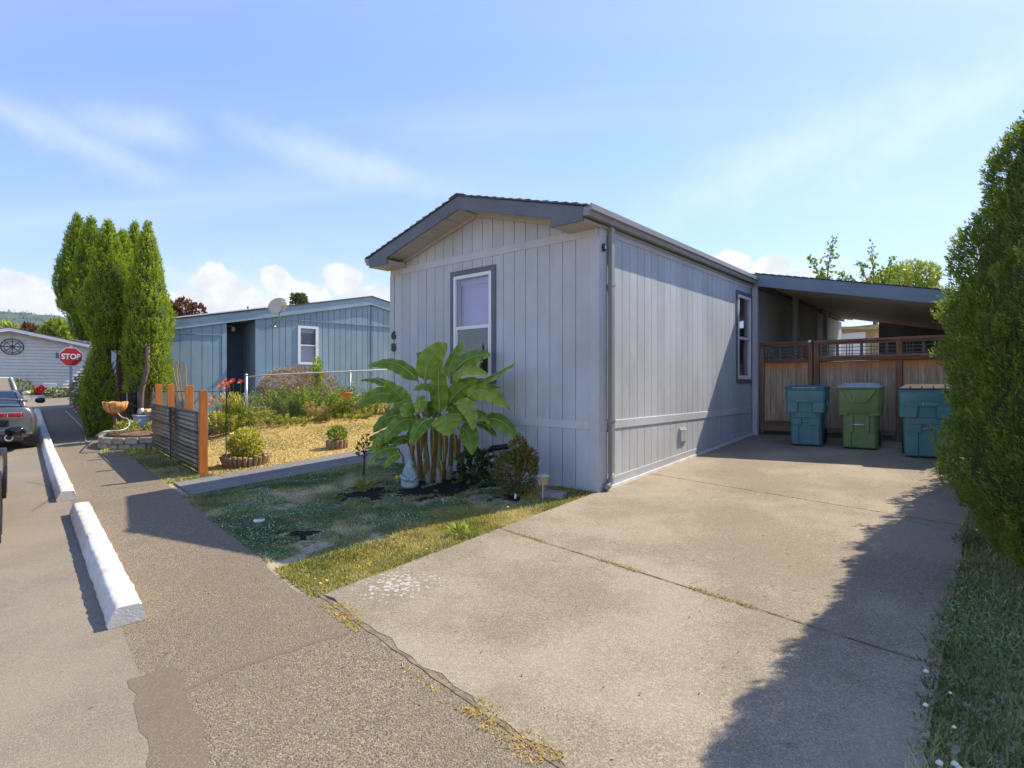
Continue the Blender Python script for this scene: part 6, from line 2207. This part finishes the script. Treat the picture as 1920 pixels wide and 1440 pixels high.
# low skirt growing to the ground at the left, and one beside the bare trunks at the right
col(184, 640, 14.9, .32, 'low evergreen growth reaching the path edge left of the bare trunks', 207, zlo=.0, nc=1800)
for i, pts_ in enumerate([[(230, 800), (217, 745), (203, 690), (195, 640)], [(238, 805), (228, 750), (222, 690), (225, 630)], [(262, 815), (263, 770), (266, 730), (276, 690), (277, 650)], [(252, 812), (246, 760), (240, 700), (243, 640)], [(275, 790), (283, 755), (287, 725)], [(205, 790), (212, 740), (200, 700)]]):
    d = [15.1, 15.6, 14.7, 15.8, 14.9, 15.0][i]
    P_ = [at(a, b_, d) for a, b_ in pts_]
    b = MB(); r0_ = [.085, .08, .075, .07, .04, .03][i]
    b.tube(P_, [r0_ * (1 - .35 * k / len(P_)) for k in range(len(P_))], 8)
    rr = random.Random(i)
    for k in range(7):
        s_ = P_[1].lerp(P_[-1], rr.random()); e = s_ + Vector((rr.uniform(-.6, .6), rr.uniform(-.5, .2), rr.uniform(-.1, .7)))
        b.tube([s_, s_.lerp(e, .5) + Vector((0, 0, .08)), e], [.016, .011, .005], 5)
    o = b.build('bare_trunk', M['bark'], None, True)
    tag(o, ['pale grey slanting trunk left of the middle under the evergreens', 'second bare trunk behind the slanting pale trunk', 'reddish bare trunk at the right under the evergreens', 'dark trunk in the deepest shade under the evergreens', 'thin leaning trunk right of the reddish trunk', 'thin crooked dead stem above the orange basket'][i], 'tree trunk', 'bare trunks under the evergreens')
c = at(170, 531, 15.4)
shrub('dead_tuft', 'orange brown dead tuft sticking out of the second evergreen', 'dead branch', c, [(0, 0, 0, .10, .1, .12)], 260, .08, M['deadt'] if 'deadt' in M else M.setdefault('deadt', foliage('dead_foliage', (.30, .12, .05), (.52, .24, .12), (.7, .38, .22), trans=.1)), 83, stems=0, up=.1)

# flowers and pale rocks along the far path edge
M['rock'] = paint('pale_rock', (.48, .49, .50), .85, .25, 5, 40, bmp=.5, bdist=.01)
rr = random.Random(6)
rke = thing('rock_edging', 'row of pale rocks edging the far flower bed along the path', 'rock edging', (0, 0, 0))
for i in range(16):
    q = 18.2 + i * .62
    pz = rp(1.86 + rr.uniform(-.08, .1), q + rr.uniform(-.1, .1))
    s_ = rr.uniform(.13, .2)
    b = MB(); rg = []
    for f, z in ((.75, -.1), (1, .3), (.85, .7), (.4, 1.0)):
        rg.append([(s_ * f * math.cos(a) * rr.uniform(.85, 1.1), s_ * f * .8 * math.sin(a) * rr.uniform(.85, 1.1), z * s_ * 1.1) for a in [6.283 * k / 8 for k in range(8)]])
    loft(b, rg); o = b.build('rock', M['rock'], rke); o.location = pz
for i, (q, ww, hh_, m_, lab) in enumerate([(20.4, 2.3, .6, 'leafgreen', 'leafy flowering plant nearest the evergreens on the path edge'), (23.0, 2.0, .8, 'olive', 'tall rose bush behind the pale rocks'), (25.3, 1.98, 1.15, 'leafgreen', 'flowering bush halfway along the rock edging'),
                                            (27.6, 2.0, 1.4, 'olive', 'tall flowering bush behind the stop sign post'), (29.2, 2.15, 1.1, 'leafgreen', 'low leafy plant at the street corner')]):
    shrub('flower_bush', lab, 'flower bush', rp(ww, q), [(0, 0, hh_ * .5, .55, .7, hh_ * .55), (-.2, .3, hh_ * .4, .4, .5, hh_ * .4)], 2600, .08, M[m_], 90 + i, aspect=.5)
    r_ = np.random.default_rng(i); n_ = 70
    c = rp(ww, q); d_ = unit(r_.normal(0, 1, (n_, 3))); P2 = np.array([c.x, c.y, c.z + hh_ * .5]) + d_ * np.array([.6, .75, hh_ * .6]); P2[:, 2] = np.maximum(P2[:, 2], c.z + .1)
    o = dots('blossoms', None, None, None, 0, .045, 0, M[['orange_petal', 'pink_petal', 'white_petal', 'pink_petal', 'orange_petal'][i]], i, pts=P2)
    tag(o, ['orange blossoms on the plant nearest the evergreens', 'pink blossoms of the rose bush behind the rocks', 'white blossoms halfway along the rock edging', 'pink blossoms around the stop sign post', 'orange blossoms at the street corner'][i], 'flowers', None, 'stuff')

# ------------------------------------------------------------------ stop sign
c = at(133, 669, 23.2)
M['signred'] = paint('stop_red', (.52, .018, .025), .45, .06, 3, 30, bmp=0)
M['postblue'] = paint('pale_blue_post', (.38, .48, .58), .6, .1, 3, 40, bmp=.1)
zg = g(c.x, c.y)
ss = thing('stop_sign', 'red octagonal stop sign on a pale blue post beside the evergreens', 'stop sign', (c.x, c.y, zg), R_ROT)
hz_ = c.z - zg
MB().box((-.05, .01, -.2), (.05, .11, hz_ + .46)).build('post', M['postblue'], ss)
o8 = lambda r_: [(r_ / math.cos(R(22.5)) * math.cos(R(22.5 + 45 * k)), hz_ + r_ / math.cos(R(22.5)) * math.sin(R(22.5 + 45 * k))) for k in range(8)]
pl = MB().prism(o8(.375), 1, -.006, .006).build('border', M['white'], ss)
MB().prism(o8(.352), 1, -.010, -.0065).build('plate', M['signred'], ss)
text_mesh('STOP', .30, .002, M['white'], 'lettering', ss, (0, -.0125, hz_), (R(90), 0, 0), sx=.86, bold=.012)

# ------------------------------------------------------------------ white house across the street
WQ_ = 40.0
wh = thing('white_house', 'long white sided house with a wagon wheel on its gable across the street', 'house', (RY.x * WQ_, RY.y * WQ_, 0), R_ROT)
M['lap'] = paint('white_lap_siding', (.60, .60, .585), .6, .05, 2, 40, bmp=.05)
gw = g(*(rp(0, WQ_).xy[:]))
RXW, RZW = -.45, EYE + 2.93
ws = .215
wt_ = lambda x: RZW - ws * abs(x - RXW)
x0, x1 = -4.2, 3.3
b = MB(); b.prism([(x0, gw - .5), (x1, gw - .5), (x1, wt_(x1) - .1), (RXW, RZW - .1), (x0, wt_(x0) - .1)], 1, .03, .13)
b.box((x1 - .1, .13, gw - .5), (x1, 14, wt_(x1) - .1)); b.box((x0, .13, gw - .5), (x0 + .1, 14, wt_(x0) - .1)); b.build('wall', M['lap'], wh)
b = MB(); z = gw
while z < RZW - .15:
    xl = max(x0, RXW - (RZW - .12 - z - .13) / ws) if z + .13 > wt_(x0) - .12 else x0
    xr = min(x1, RXW + (RZW - .12 - z - .13) / ws) if z + .13 > wt_(x1) - .12 else x1
    if xr > xl: b.add([(xl, -.045, z), (xr, -.045, z), (xr, .028, z + .17), (xl, .028, z + .17), (xl, .03, z), (xr, .03, z)], [(0, 1, 2, 3), (0, 4, 5, 1), (0, 3, 4), (1, 5, 2)])
    z += .17
tag(b.build('lap_siding', M['lap'], wh), kind='stuff')
b = MB(); b.prism([(x0 - .3, wt_(x0 - .3) - .16), (RXW, RZW - .16), (x1 + .3, wt_(x1 + .3) - .16), (x1 + .3, wt_(x1 + .3)), (RXW, RZW), (x0 - .3, wt_(x0 - .3))], 1, -.45, -.41); b.build('rake_fascia', M['white'], wh)
b = MB(); b.prism([(x0 - .32, wt_(x0 - .32)), (RXW, RZW), (x1 + .32, wt_(x1 + .32)), (x1 + .32, wt_(x1 + .32) + .05), (RXW, RZW + .05), (x0 - .32, wt_(x0 - .32) + .05)], 1, -.47, 14.3); b.build('roof', M['shingle'], wh)
vx = 1.62
MB().box((vx - .17, -.05, EYE + 1.42), (vx + .22, .0, EYE + 1.72)).build('wall_vent', M['dark_trim'], wh)
# wagon wheel
c = rp(-.30, WQ_ - .09, EYE + 1.95); c2 = at(23, 650, c.y); 
ww_ = thing('wagon_wheel', 'black wagon wheel hung under the ridge of the white house', 'wagon wheel', (c2.x, c.y, c2.z), R_ROT)
b = MB(); rr_ = .46
b.tube([(rr_ * math.cos(a), 0, rr_ * math.sin(a) * .9) for a in [6.283 * k / 24 for k in range(25)]], .022, 5); b.build('rim', M['black'], ww_)
b = MB(); b.tube([(rr_ * .72 * math.cos(a), 0, rr_ * .72 * math.sin(a) * .9) for a in [6.283 * k / 24 for k in range(25)]], .012, 5); b.build('inner_ring', M['black'], ww_)
for k in range(8):
    a = R(45 * k); MB().tube([(0, 0, 0), (rr_ * math.cos(a), 0, rr_ * .9 * math.sin(a))], .014, 4).build('spoke', M['black'], ww_)
MB().lathe([(.07, -.04), (.07, .04)], seg=10, M=Matrix.Rotation(R(90), 4, 'X')).build('hub', M['black'], ww_)
# two wire trellises
for i, px in enumerate((8, 42)):
    c = at(px, 712, 30.2 if px < 20 else 30.5)
    c.z = g(c.x, c.y)
    t_ = thing('trellis', ['left heart shaped wire trellis against the white house', 'right heart shaped wire trellis against the white house'][i], 'trellis', c, R_ROT)
    b = MB()
    for s_ in (1, .65):
        b.tube([(-.25 * s_, 0, 0), (-.36 * s_, 0, .9), (-.30 * s_, 0, 1.35 * (.5 + s_ / 2)), (0, 0, 1.5 * (.5 + s_ / 2)), (.30 * s_, 0, 1.35 * (.5 + s_ / 2)), (.36 * s_, 0, .9), (.25 * s_, 0, 0)], .012, 4)
    for z in (.3, .6, .9, 1.2): b.tube([(-.3, 0, z), (.3, 0, z)], .008, 4)
    b.build('wire', M['black'], t_)
# kerb and plants in front
b = MB()
n_ = 20
for i in range(n_):
    pa, pb_ = rp(-5 + i * .6, 38.15), rp(-5 + (i + 1) * .6 - .005, 38.15)
    b.bar(pa + Vector((0, 0, .08)), pb_ + Vector((0, 0, .08)), .25, .2)
o = b.build('street_kerb', M['curb']); tag(o, kind='structure')
for (px, py, wpx, hh_, m_, lab) in [(35, 738, 60, .95, 'olive', 'grey green bush below the right trellis'), (64, 738, 36, .35, 'variegated', 'low yellow shrub at the white house kerb'), (80, 738, 14, .55, 'reds', 'red flowering plant by the white house'), (110, 738, 50, .45, 'olive', 'low pale plants near the white house corner')]:
    if m_ == 'reds': M['reds'] = foliage('red_flowers', (.25, .02, .02), (.45, .03, .04), (.6, .06, .05), trans=.1)
    c = at(px, 720, 29.6); c.z = g(c.x, c.y)
    r_ = wpx / FPX * 29.6 / 2
    shrub('bed_plant', lab, 'plant', c, [(0, 0, hh_ * .5, r_, .4, hh_ * .55)], 900, .12, M[m_], int(px), aspect=.6)
# lattice pot
c = at(93, 735, 29.9); c.z = g(c.x, c.y)
o = MB().box((-.28, -.2, 0), (.28, .2, .75)).build('planter_box', M['statue'], bevel=.02); o.location = c; o.rotation_euler = (0, 0, R_ROT); tag(o, 'pale blue grey planter box between the red and pale plants', 'planter')

# ------------------------------------------------------------------ far trees and hill
def crown_tree(name, label, px, pytop, pybot, wpx, d, n, leaf, m, seed, tc=.5, aspect=.6, lob=7, cat='tree'):
    top = at(px, pytop, d); z0 = g(top.x, top.y)
    bot = EYE + (720 - pybot) / FPX * d
    h_ = top.z - z0; r_ = wpx / FPX * d / 2; cz = (top.z + bot) / 2 - z0; rz = (top.z - bot) / 2
    rr = random.Random(seed)
    root = thing(name, label, cat, (top.x, top.y, z0))
    L_ = [(0, 0, cz, r_ * .6, r_ * .6, rz * .9)]
    for i in range(lob):
        a = rr.uniform(0, 6.28); f = rr.uniform(.3, .7)
        L_.append((math.cos(a) * r_ * f, math.sin(a) * r_ * f, cz + rr.uniform(-.5, .5) * rz, r_ * rr.uniform(.25, .42), r_ * rr.uniform(.25, .42), rz * rr.uniform(.3, .45)))
    shrub('crown', None, None, None, L_, n, leaf, m, seed, parent=root, stems=0, aspect=aspect, clump=.45, tc=tc, part='crown')
    b = MB(); b.tube([(0, 0, -.3), (0, 0, cz * .6), (0, 0, cz)], [.05 * h_ * .6, .03 * h_ * .6, .01 * h_ * .6], 8)
    for s_ in L_[1:]:
        b.tube([(0, 0, cz * .55), (s_[0] * .5, s_[1] * .5, (cz * .55 + s_[2]) / 2 + .1), s_[:3]], [.02 * h_ * .5, .014 * h_ * .5, .006 * h_ * .5], 5)
    b.build('trunk', M['bark'], root, True)
    return root
crown_tree('purple_plum_tree', 'purple brown leaved tree rising behind the left end of the blue roof', 345, 556, 640, 78, 33, 2600, .22, M['purple'], 301)
crown_tree('fir_tree', 'dark green treetop behind the ridge of the blue roof', 564, 551, 600, 32, 60, 900, .5, M['darkleaf'], 302, tc=.7)
crown_tree('round_tree', 'yellow green treetop left of the red tree above the white roof', 10, 603, 660, 40, 60, 1300, .5, M['leafgreen'], 303, tc=.7)
crown_tree('red_maple', 'dark red treetop above the roof of the white house', 52, 608, 660, 46, 60, 1500, .5, M['purple'], 304, tc=.6)
crown_tree('green_tree', 'green tree between the white roof and the tall evergreens', 100, 600, 680, 60, 55, 2600, .5, M['leafgreen'], 305, tc=.45)
crown_tree('willow_tree', 'broad yellow green willow crown above the carport roof', 1700, 484, 600, 150, 30, 6500, .22, M['leafgreen'], 306, tc=.62, aspect=.3, lob=10)
def sprig_tree(label, d, seed, sprigs):
    base = at(sprigs[0][0], 720, d); base.z = g(base.x, base.y)
    root = thing('young_poplar_tree', label, 'tree', base)
    b = MB(); r_ = np.random.default_rng(seed)
    fork = at(sum(s_[0] for s_ in sprigs) / len(sprigs), 600, d) - base
    b.tube([(0, 0, -.2), fork * .6, fork], [.16, .12, .09], 8)
    Ps = []; Ds = []
    for (px, py) in sprigs:
        e = at(px, py, d + r_.uniform(-.6, .6)) - base
        m_ = fork.lerp(e, .5) + Vector((r_.uniform(-.3, .3), 0, .2))
        pts_ = [fork * (1 - t_) ** 2 + m_ * 2 * t_ * (1 - t_) + e * t_ * t_ for t_ in np.linspace(0, 1, 9)]
        b.tube(pts_, [.045 * (1 - .9 * k / 8) + .004 for k in range(9)], 5)
        for _ in range(150):
            t_ = r_.uniform(.15, 1.0) ** .8
            q = fork * (1 - t_) ** 2 + m_ * 2 * t_ * (1 - t_) + e * t_ * t_
            sp_ = .42 * (1.05 - t_) + .07
            Ps.append(np.array(q) + r_.normal(0, sp_ * .6, 3)); Ds.append(r_.normal(0, 1, 3) + np.array([0, 0, .2]))
    b.build('trunk', M['bark'], root, True)
    P2 = np.array(Ps); D2 = unit(np.array(Ds)); S = r_.uniform(.09, .17, len(P2))
    V, F_, T = leaf_quads(P2, D2, S, S * .38, seed, np.clip(r_.normal(.42, .2, len(P2)), 0, 1))
    np_mesh('crown', V, F_, M['leafgreen'], root, T)
sprig_tree('tree with thin upright leafy shoots above the left half of the carport roof', 22, 310, [(1519, 482), (1563, 450), (1540, 505), (1580, 510)])
sprig_tree('tree with slanting leafy shoots left of the willow above the carport roof', 23, 311, [(1634, 462), (1610, 490), (1590, 520), (1672, 484), (1655, 505), (1690, 500)])

# far wooded hill
M['hill'] = paint('wooded_hill', (.045, .085, .05), .95, .35, .02, .12, bmp=0, world=True)
n_ = 120; V = []; Fc = []
r_ = np.random.default_rng(77)
px_s = np.linspace(-900, 1500, n_)
prof_top = np.interp(px_s, [-900, -300, -100, 0, 40, 100, 200, 350, 600, 900, 1200, 1500], [640, 600, 588, 583, 585, 592, 606, 640, 668, 690, 700, 705])
for i, px in enumerate(px_s):
    kx = (px - 960) / FPX
    dep = 1500 / math.sqrt(1 + kx * kx) * 1.2
    for j in range(14):
        f = j / 13
        dd = dep * (.62 + .38 * f)
        zt_ = (720 - prof_top[i]) / FPX * dep * 1.0
        z = (f ** 1.3) * zt_ + EYE - 1 + (r_.normal(0, 2.0) if j > 0 else -4) 
        V.append((kx * dd, dd, z))
for i in range(n_ - 1):
    for j in range(13):
        a = i * 14 + j; Fc.append((a, a + 14, a + 15, a + 1))
b = MB(); b.add(V, Fc); o = b.build('hill', M['hill'], None, False); tag(o, kind='structure')
P2 = []
Va = np.array(V)
sel = r_.integers(0, len(V), 60000)
P3 = Va[sel] + r_.normal(0, 22, (len(sel), 3)) * np.array([1, 1, .12]); P3[:, 2] -= 9
D3 = unit(r_.normal(0, .25, (len(sel), 3)) + np.array([0, 0, 1.0])); S3 = r_.uniform(4, 8, len(sel))
Vv, Ff, Tt = leaf_quads(P3, D3, S3, S3 * .28, 5, np.clip(r_.normal(.5, .25, len(sel)), 0, 1))
M['forest'] = foliage('far_forest', (.02, .045, .03), (.035, .07, .042), (.06, .10, .055), trans=0)
tag(np_mesh('hill_forest', Vv, Ff, M['forest'], None, Tt), 'dense forest covering the far hill', 'forest', None, 'stuff')

# ------------------------------------------------------------------ parked cars
def carpaint(name, col, metal=.6, rough=.28):
    m, t, b = new_mat(name)
    b.inputs['Base Color'].default_value = (*col, 1); b.inputs['Metallic'].default_value = metal; b.inputs['Roughness'].default_value = rough
    b.inputs['Coat Weight'].default_value = .6; b.inputs['Coat Roughness'].default_value = .06
    v = coords(t); n = tex_noise(t, v, 3, 4)
    t.links.new(maprange(t, n, .3, .7, rough * .9, rough * 1.3), b.inputs['Roughness'])
    return m


M['carglass'] = paint('dark_car_glass', (.02, .025, .03), .04, .02, 1, 10, bmp=0, spec=1.0)
M['taillight'] = paint('red_lens', (.42, .015, .012), .12, .15, 12, 40, bmp=0)
M['chrome'] = paint('chrome', (.6, .6, .6), .12, .03, 2, 10, bmp=0, metal=1)
M['rimdark'] = paint('dark_alloy', (.10, .10, .105), .25, .05, 2, 10, bmp=0, metal=.9)
M['plastic'] = paint('dark_car_plastic', (.025, .025, .027), .5, .05, 2, 10, bmp=0)


def wheel(parent, x, y, r_, wd, side, rim=None, spokes=10):
    o = thing('wheel', None, None, (x, y, r_)); o.parent = parent
    Mx = Matrix.Rotation(R(90), 4, 'Y')
    MB().lathe([(r_ * .66, -wd / 2), (r_ * .93, -wd / 2), (r_, -wd * .38), (r_, wd * .38), (r_ * .93, wd / 2), (r_ * .66, wd / 2)], seg=32, M=Mx).build('tyre', M['rubber'], o, True)
    b = MB(); b.lathe([(r_ * .68, -wd / 2 - .002), (r_ * .68, wd / 2 + .002), (r_ * .62, wd / 2 + .006), (r_ * .60, wd * .2), (0, wd * .18)] if side > 0 else [(0, -wd * .18), (r_ * .60, -wd * .2), (r_ * .62, -wd / 2 - .006), (r_ * .68, -wd / 2 - .002), (r_ * .68, wd / 2)], seg=28, M=Mx)
    for k in range(spokes):
        a = 6.283 * k / spokes
        e = Vector((side * wd * .42, r_ * .62 * math.cos(a), r_ * .62 * math.sin(a))); s_ = Vector((side * wd * .36, .03 * math.cos(a), .03 * math.sin(a)))
        b.bar(s_, e, .028, .035, up=Vector((1, 0, 0)))
    b.build('rim', rim or M['rimdark'], o)
    return o


def make_car(label, cat, loc, rot, L_, Wd, H_, belt, body, greenhouse, decks, gc=.16, wr=.35, wx=None, ys_w=(.82, -1.0), glassy=None, roofm=None, flare=.0):
    """local +Y is forward, y=0 at the rear bumper. decks: list of (y, z_low, z_deck, half_width)
    greenhouse: (y_rear_base, y_rear_top, y_front_top, y_front_base, z_top, half_base, half_top)"""
    t = thing('parked_car', label, cat, loc, rot)
    rings = []
    for (y, zl, zd, hw) in decks:
        rg = []
        pts_ = [(0, zl), (hw * .80, zl), (hw * .96, zl + .10), (hw, zl + (zd - zl) * .45), (hw * .985, zl + (zd - zl) * .72), (hw * .90, zd - .03), (hw * .70, zd), (0, zd + .01)]
        full = pts_ + [(-x, z) for x, z in pts_[-2:0:-1]]
        rings.append([(x, y, z) for x, z in full])
    b = MB(); loft(b, rings)
    o = b.build('body', body, t, True)
    s_ = o.modifiers.new('s', 'SUBSURF'); s_.levels = 2; s_.render_levels = 2
    yb, yt, ft, fb, zt, hb, ht = greenhouse
    zb = belt
    b = MB()
    lo = [(-hb, yb), (hb, yb), (hb, fb), (-hb, fb)]; hi = [(-ht, yt), (ht, yt), (ht, ft), (-ht, ft)]
    b.add([(x, y, zb - .04) for x, y in lo] + [(x, y, zt - .02) for x, y in hi], [(0, 1, 5, 4), (1, 2, 6, 5), (2, 3, 7, 6), (3, 0, 4, 7), (4, 5, 6, 7)])
    b.build('windows', glassy or M['carglass'], t, bevel=.05, seg=3)
    b = MB(); b.add([(x * 1.01, y + (-.02 if y == yt else .02), zt - .03) for x, y in hi] + [(x * .93, y + (.08 if y == yt else -.08), zt + .015) for x, y in hi], [(0, 3, 2, 1), (4, 5, 6, 7), (0, 1, 5, 4), (1, 2, 6, 5), (2, 3, 7, 6), (3, 0, 4, 7)])
    b.build('roof', roofm or body, t, True, bevel=.02, seg=2)
    for sg in (-1, 1):
        for (y0, y1) in ((yb, yt), (fb, ft)):
            b = MB(); b.tube([(sg * hb * 1.0, y0, zb - .02), (sg * (hb + ht) / 2 * 1.01, (y0 + y1) / 2, (zb + zt) / 2 + .02), (sg * ht * 1.0, y1, zt)], .035, 6); b.build('pillar', body, t, True)
        for yw in ys_w:
            y = yw if yw > 0 else L_ + yw
            wheel(t, sg * (Wd / 2 - .12), y, wr, .24, sg)
            # dark wheel arch
            b = MB(); b.lathe([(wr + .045, -.14), (wr + .045, .128), (wr - .0, .130), (wr - .0, -.14)], seg=28, M=Matrix.Rotation(R(90) * sg, 4, 'Y')); a_ = b.build('wheel_arch', M['plastic'], t); a_.location = (sg * (Wd / 2 - .12), y, wr + .02)
        # mirror
        ym = fb - .62
        b = MB(); rg = []
        for xx, s1 in ((.0, .04), (.05, .085), (.16, .095), (.21, .05)):
            rg.append([(sg * (Wd / 2 + .0 + xx), ym + s1 * .7 * math.cos(a), belt + .06 + s1 * .8 * math.sin(a)) for a in [6.283 * k / 10 for k in range(10)]])
        loft(b, rg); b.build('mirror', M['plastic'] if cat == 'car' else body, t, True)
    return t


# grey coupe: rear right corner at w = .28, q = 16.9
M['greycar'] = carpaint('grey_metallic', (.19, .19, .185))
c = rp(.28 - .96, 16.75)
coupe = make_car('grey metallic coupe with red twin tail lights parked by the long wheel stop', 'car', (c.x, c.y, c.z + .012), R_ROT, 4.8, 1.92, 1.40, 1.05, M['greycar'],
                 (.62, 1.5, 2.5, 3.4, 1.37, .74, .60),
                 [(.0, .34, .98, .86), (.015, .33, 1.03, .90), (.08, .31, 1.08, .94), (.3, .30, 1.09, .96), (.8, .26, 1.07, .97), (1.5, .24, .98, .94), (2.6, .24, .97, .92), (3.6, .25, .95, .94), (4.3, .28, .86, .92), (4.7, .30, .72, .84), (4.8, .38, .60, .70)], wr=.36)
for sg in (-1, 1):
    for x0 in (.30, .58):
        b = MB(); b.box((sg * x0 - .12, -.035, .80), (sg * x0 + .12, .02, .91)); b.build('tail_light', M['taillight'], coupe, bevel=.03, seg=3)
        b = MB(); b.box((sg * x0 - .14, -.022, .785), (sg * x0 + .14, .02, .925)); b.build('light_bezel', M['chrome'], coupe, bevel=.03, seg=3)
    b = MB(); b.lathe([(.055, -.05), (.075, -.05), (.078, .05), (.055, .05), (.05, .0)], (0, 0, 0), 18, Matrix.Rotation(R(90), 4, 'X')); o = b.build('exhaust', M['chrome'], coupe, True); o.location = (sg * .48, -.01, .36)
    MB().box((sg * .48 - .05, .02, .31), (sg * .48 + .05, .04, .41)).build('exhaust_bore', M['dark'], coupe)
    MB().box((sg * .84 - .05, .06, .70), (sg * .84 + .09, .30, .75)).build('marker_light', M['taillight'], coupe, bevel=.01)
b = MB(); b.box((-.72, -.012, .27), (.72, .06, .44)); b.build('rear_diffuser', M['plastic'], coupe, bevel=.02)
b = MB(); b.box((-.80, -.03, .50), (.80, .03, .545)); b.build('bumper_line', M['chrome'] if False else M['greycar'], coupe, bevel=.015, seg=2)
b = MB(); b.box((-.72, -.02, .60), (-.02 + .5, .02, .75)); b.build('licence_panel', M['carglass'], coupe, bevel=.02)
b = MB(); rg = []
for x in np.linspace(-.80, .80, 9):
    zt_ = 1.23 - .05 * (abs(x) / .8) ** 3; rg.append([(x, -.03 + .04 * (x / .8) ** 2, zt_), (x, .16, zt_ + .005), (x, .16, zt_ - .02), (x, -.0 + .04 * (x / .8) ** 2, zt_ - .035)])
loft(b, rg); b.build('spoiler', M['greycar'], coupe, True)
for sg in (-1, 1): MB().box((sg * .7 - .03, .03, 1.05), (sg * .7 + .03, .13, 1.20)).build('spoiler_leg', M['greycar'], coupe)

# pale silver car ahead
M['silver'] = carpaint('pale_silver', (.55, .54, .51), .3, .3)
M['warmglass'] = paint('sunlit_rear_glass', (.30, .25, .17), .05, .05, 2, 10, bmp=0, spec=1.0)  # sun on the windows is put into this beige colour
c = rp(.28 - 1.15, 22.3)
suv = make_car('pale silver hatchback parked beyond the grey coupe', 'hatchback', (c.x, c.y, c.z + .012), R_ROT, 4.4, 1.8, 1.6, 1.0, M['silver'],
               (.10, .55, 2.6, 3.5, 1.56, .80, .64), [(.0, .40, .80, .78), (.06, .32, 1.0, .85), (.4, .28, 1.05, .9), (1.6, .26, 1.02, .9), (2.8, .26, 1.0, .9), (3.5, .27, .98, .89), (4.2, .3, .85, .85), (4.4, .4, .65, .7)], glassy=M['warmglass'])
for sg in (-1, 1):
    MB().box((sg * .76 - .09, -.02, .88), (sg * .76 + .09, .10, 1.12)).build('tail_light', M['taillight'], suv, bevel=.03, seg=2)

# black car at the very edge of the picture
M['blackcar'] = carpaint('black_gloss', (.012, .012, .014), .2, .12)
c = rp(-.16 - .92, 7.15)
blk = make_car('black car at the left edge of the picture, only its right wheels and mirror showing', 'sedan', (c.x, c.y, c.z + .012), R_ROT, 4.7, 1.84, 1.42, .98, M['blackcar'],
               (.5, 1.2, 2.7, 3.5, 1.42, .72, .58), [(.0, .42, .80, .78), (.06, .32, .96, .86), (.3, .28, 1.0, .91), (1.0, .25, .98, .92), (2.4, .24, .97, .92), (3.5, .25, .95, .91), (4.3, .28, .84, .88), (4.6, .32, .70, .78), (4.7, .4, .6, .66)], wr=.35)

# ------------------------------------------------------------------ litter and grit
r_ = np.random.default_rng(99)
n_ = 900
a = np.where(r_.uniform(0, 1, n_) < .5, r_.uniform(-1.2, .3, n_), r_.uniform(-4.4, 3.4, n_)); b_ = r_.uniform(-4.6, 3.5, n_)
x = H0.x + HX.x * a + HY.x * b_; y = H0.y + HX.y * a + HY.y * b_
P2 = np.stack([x, y, G(x, y) + .024], 1)
an = r_.uniform(0, 6.28, n_); D2 = np.stack([np.cos(an), np.sin(an), r_.uniform(0, .3, n_)], 1); S = r_.uniform(.008, .024, n_)
side = np.stack([-np.sin(an), np.cos(an), np.zeros(n_)], 1) * (S * .25)[:, None]
V = np.stack([P2, P2 + D2 * (S * .5)[:, None] + side, P2 + D2 * S[:, None], P2 + D2 * (S * .5)[:, None] - side], 1).reshape(-1, 3)
M['litter'] = foliage('dry_leaf_bits', (.05, .035, .02), (.22, .14, .07), (.42, .32, .16), trans=0)
tag(np_mesh('leaf_litter', V, np.arange(4 * n_).reshape(n_, 4), M['litter'], None, np.repeat(r_.uniform(0, 1, n_), 4)), 'tiny dry leaf bits scattered over the drive and lawn', 'leaf litter', None, 'stuff')

# ------------------------------------------------------------------ air
hm = bpy.data.materials.new('haze'); hm.use_nodes = True
ht = hm.node_tree; ht.nodes.clear()
pv = ht.nodes.new('ShaderNodeVolumePrincipled'); pv.inputs['Color'].default_value = (.80, .88, 1, 1); pv.inputs['Density'].default_value = .00010; pv.inputs['Anisotropy'].default_value = .2
ho = ht.nodes.new('ShaderNodeOutputMaterial'); ht.links.new(pv.outputs[0], ho.inputs['Volume'])
b = MB(); b.box((-3400, -3400, -8), (3400, 3400, 262))
o = b.build('haze', hm); tag(o, kind='stuff'); o['label'] = 'thin bluish haze in the air over the whole place'; o['category'] = 'haze'
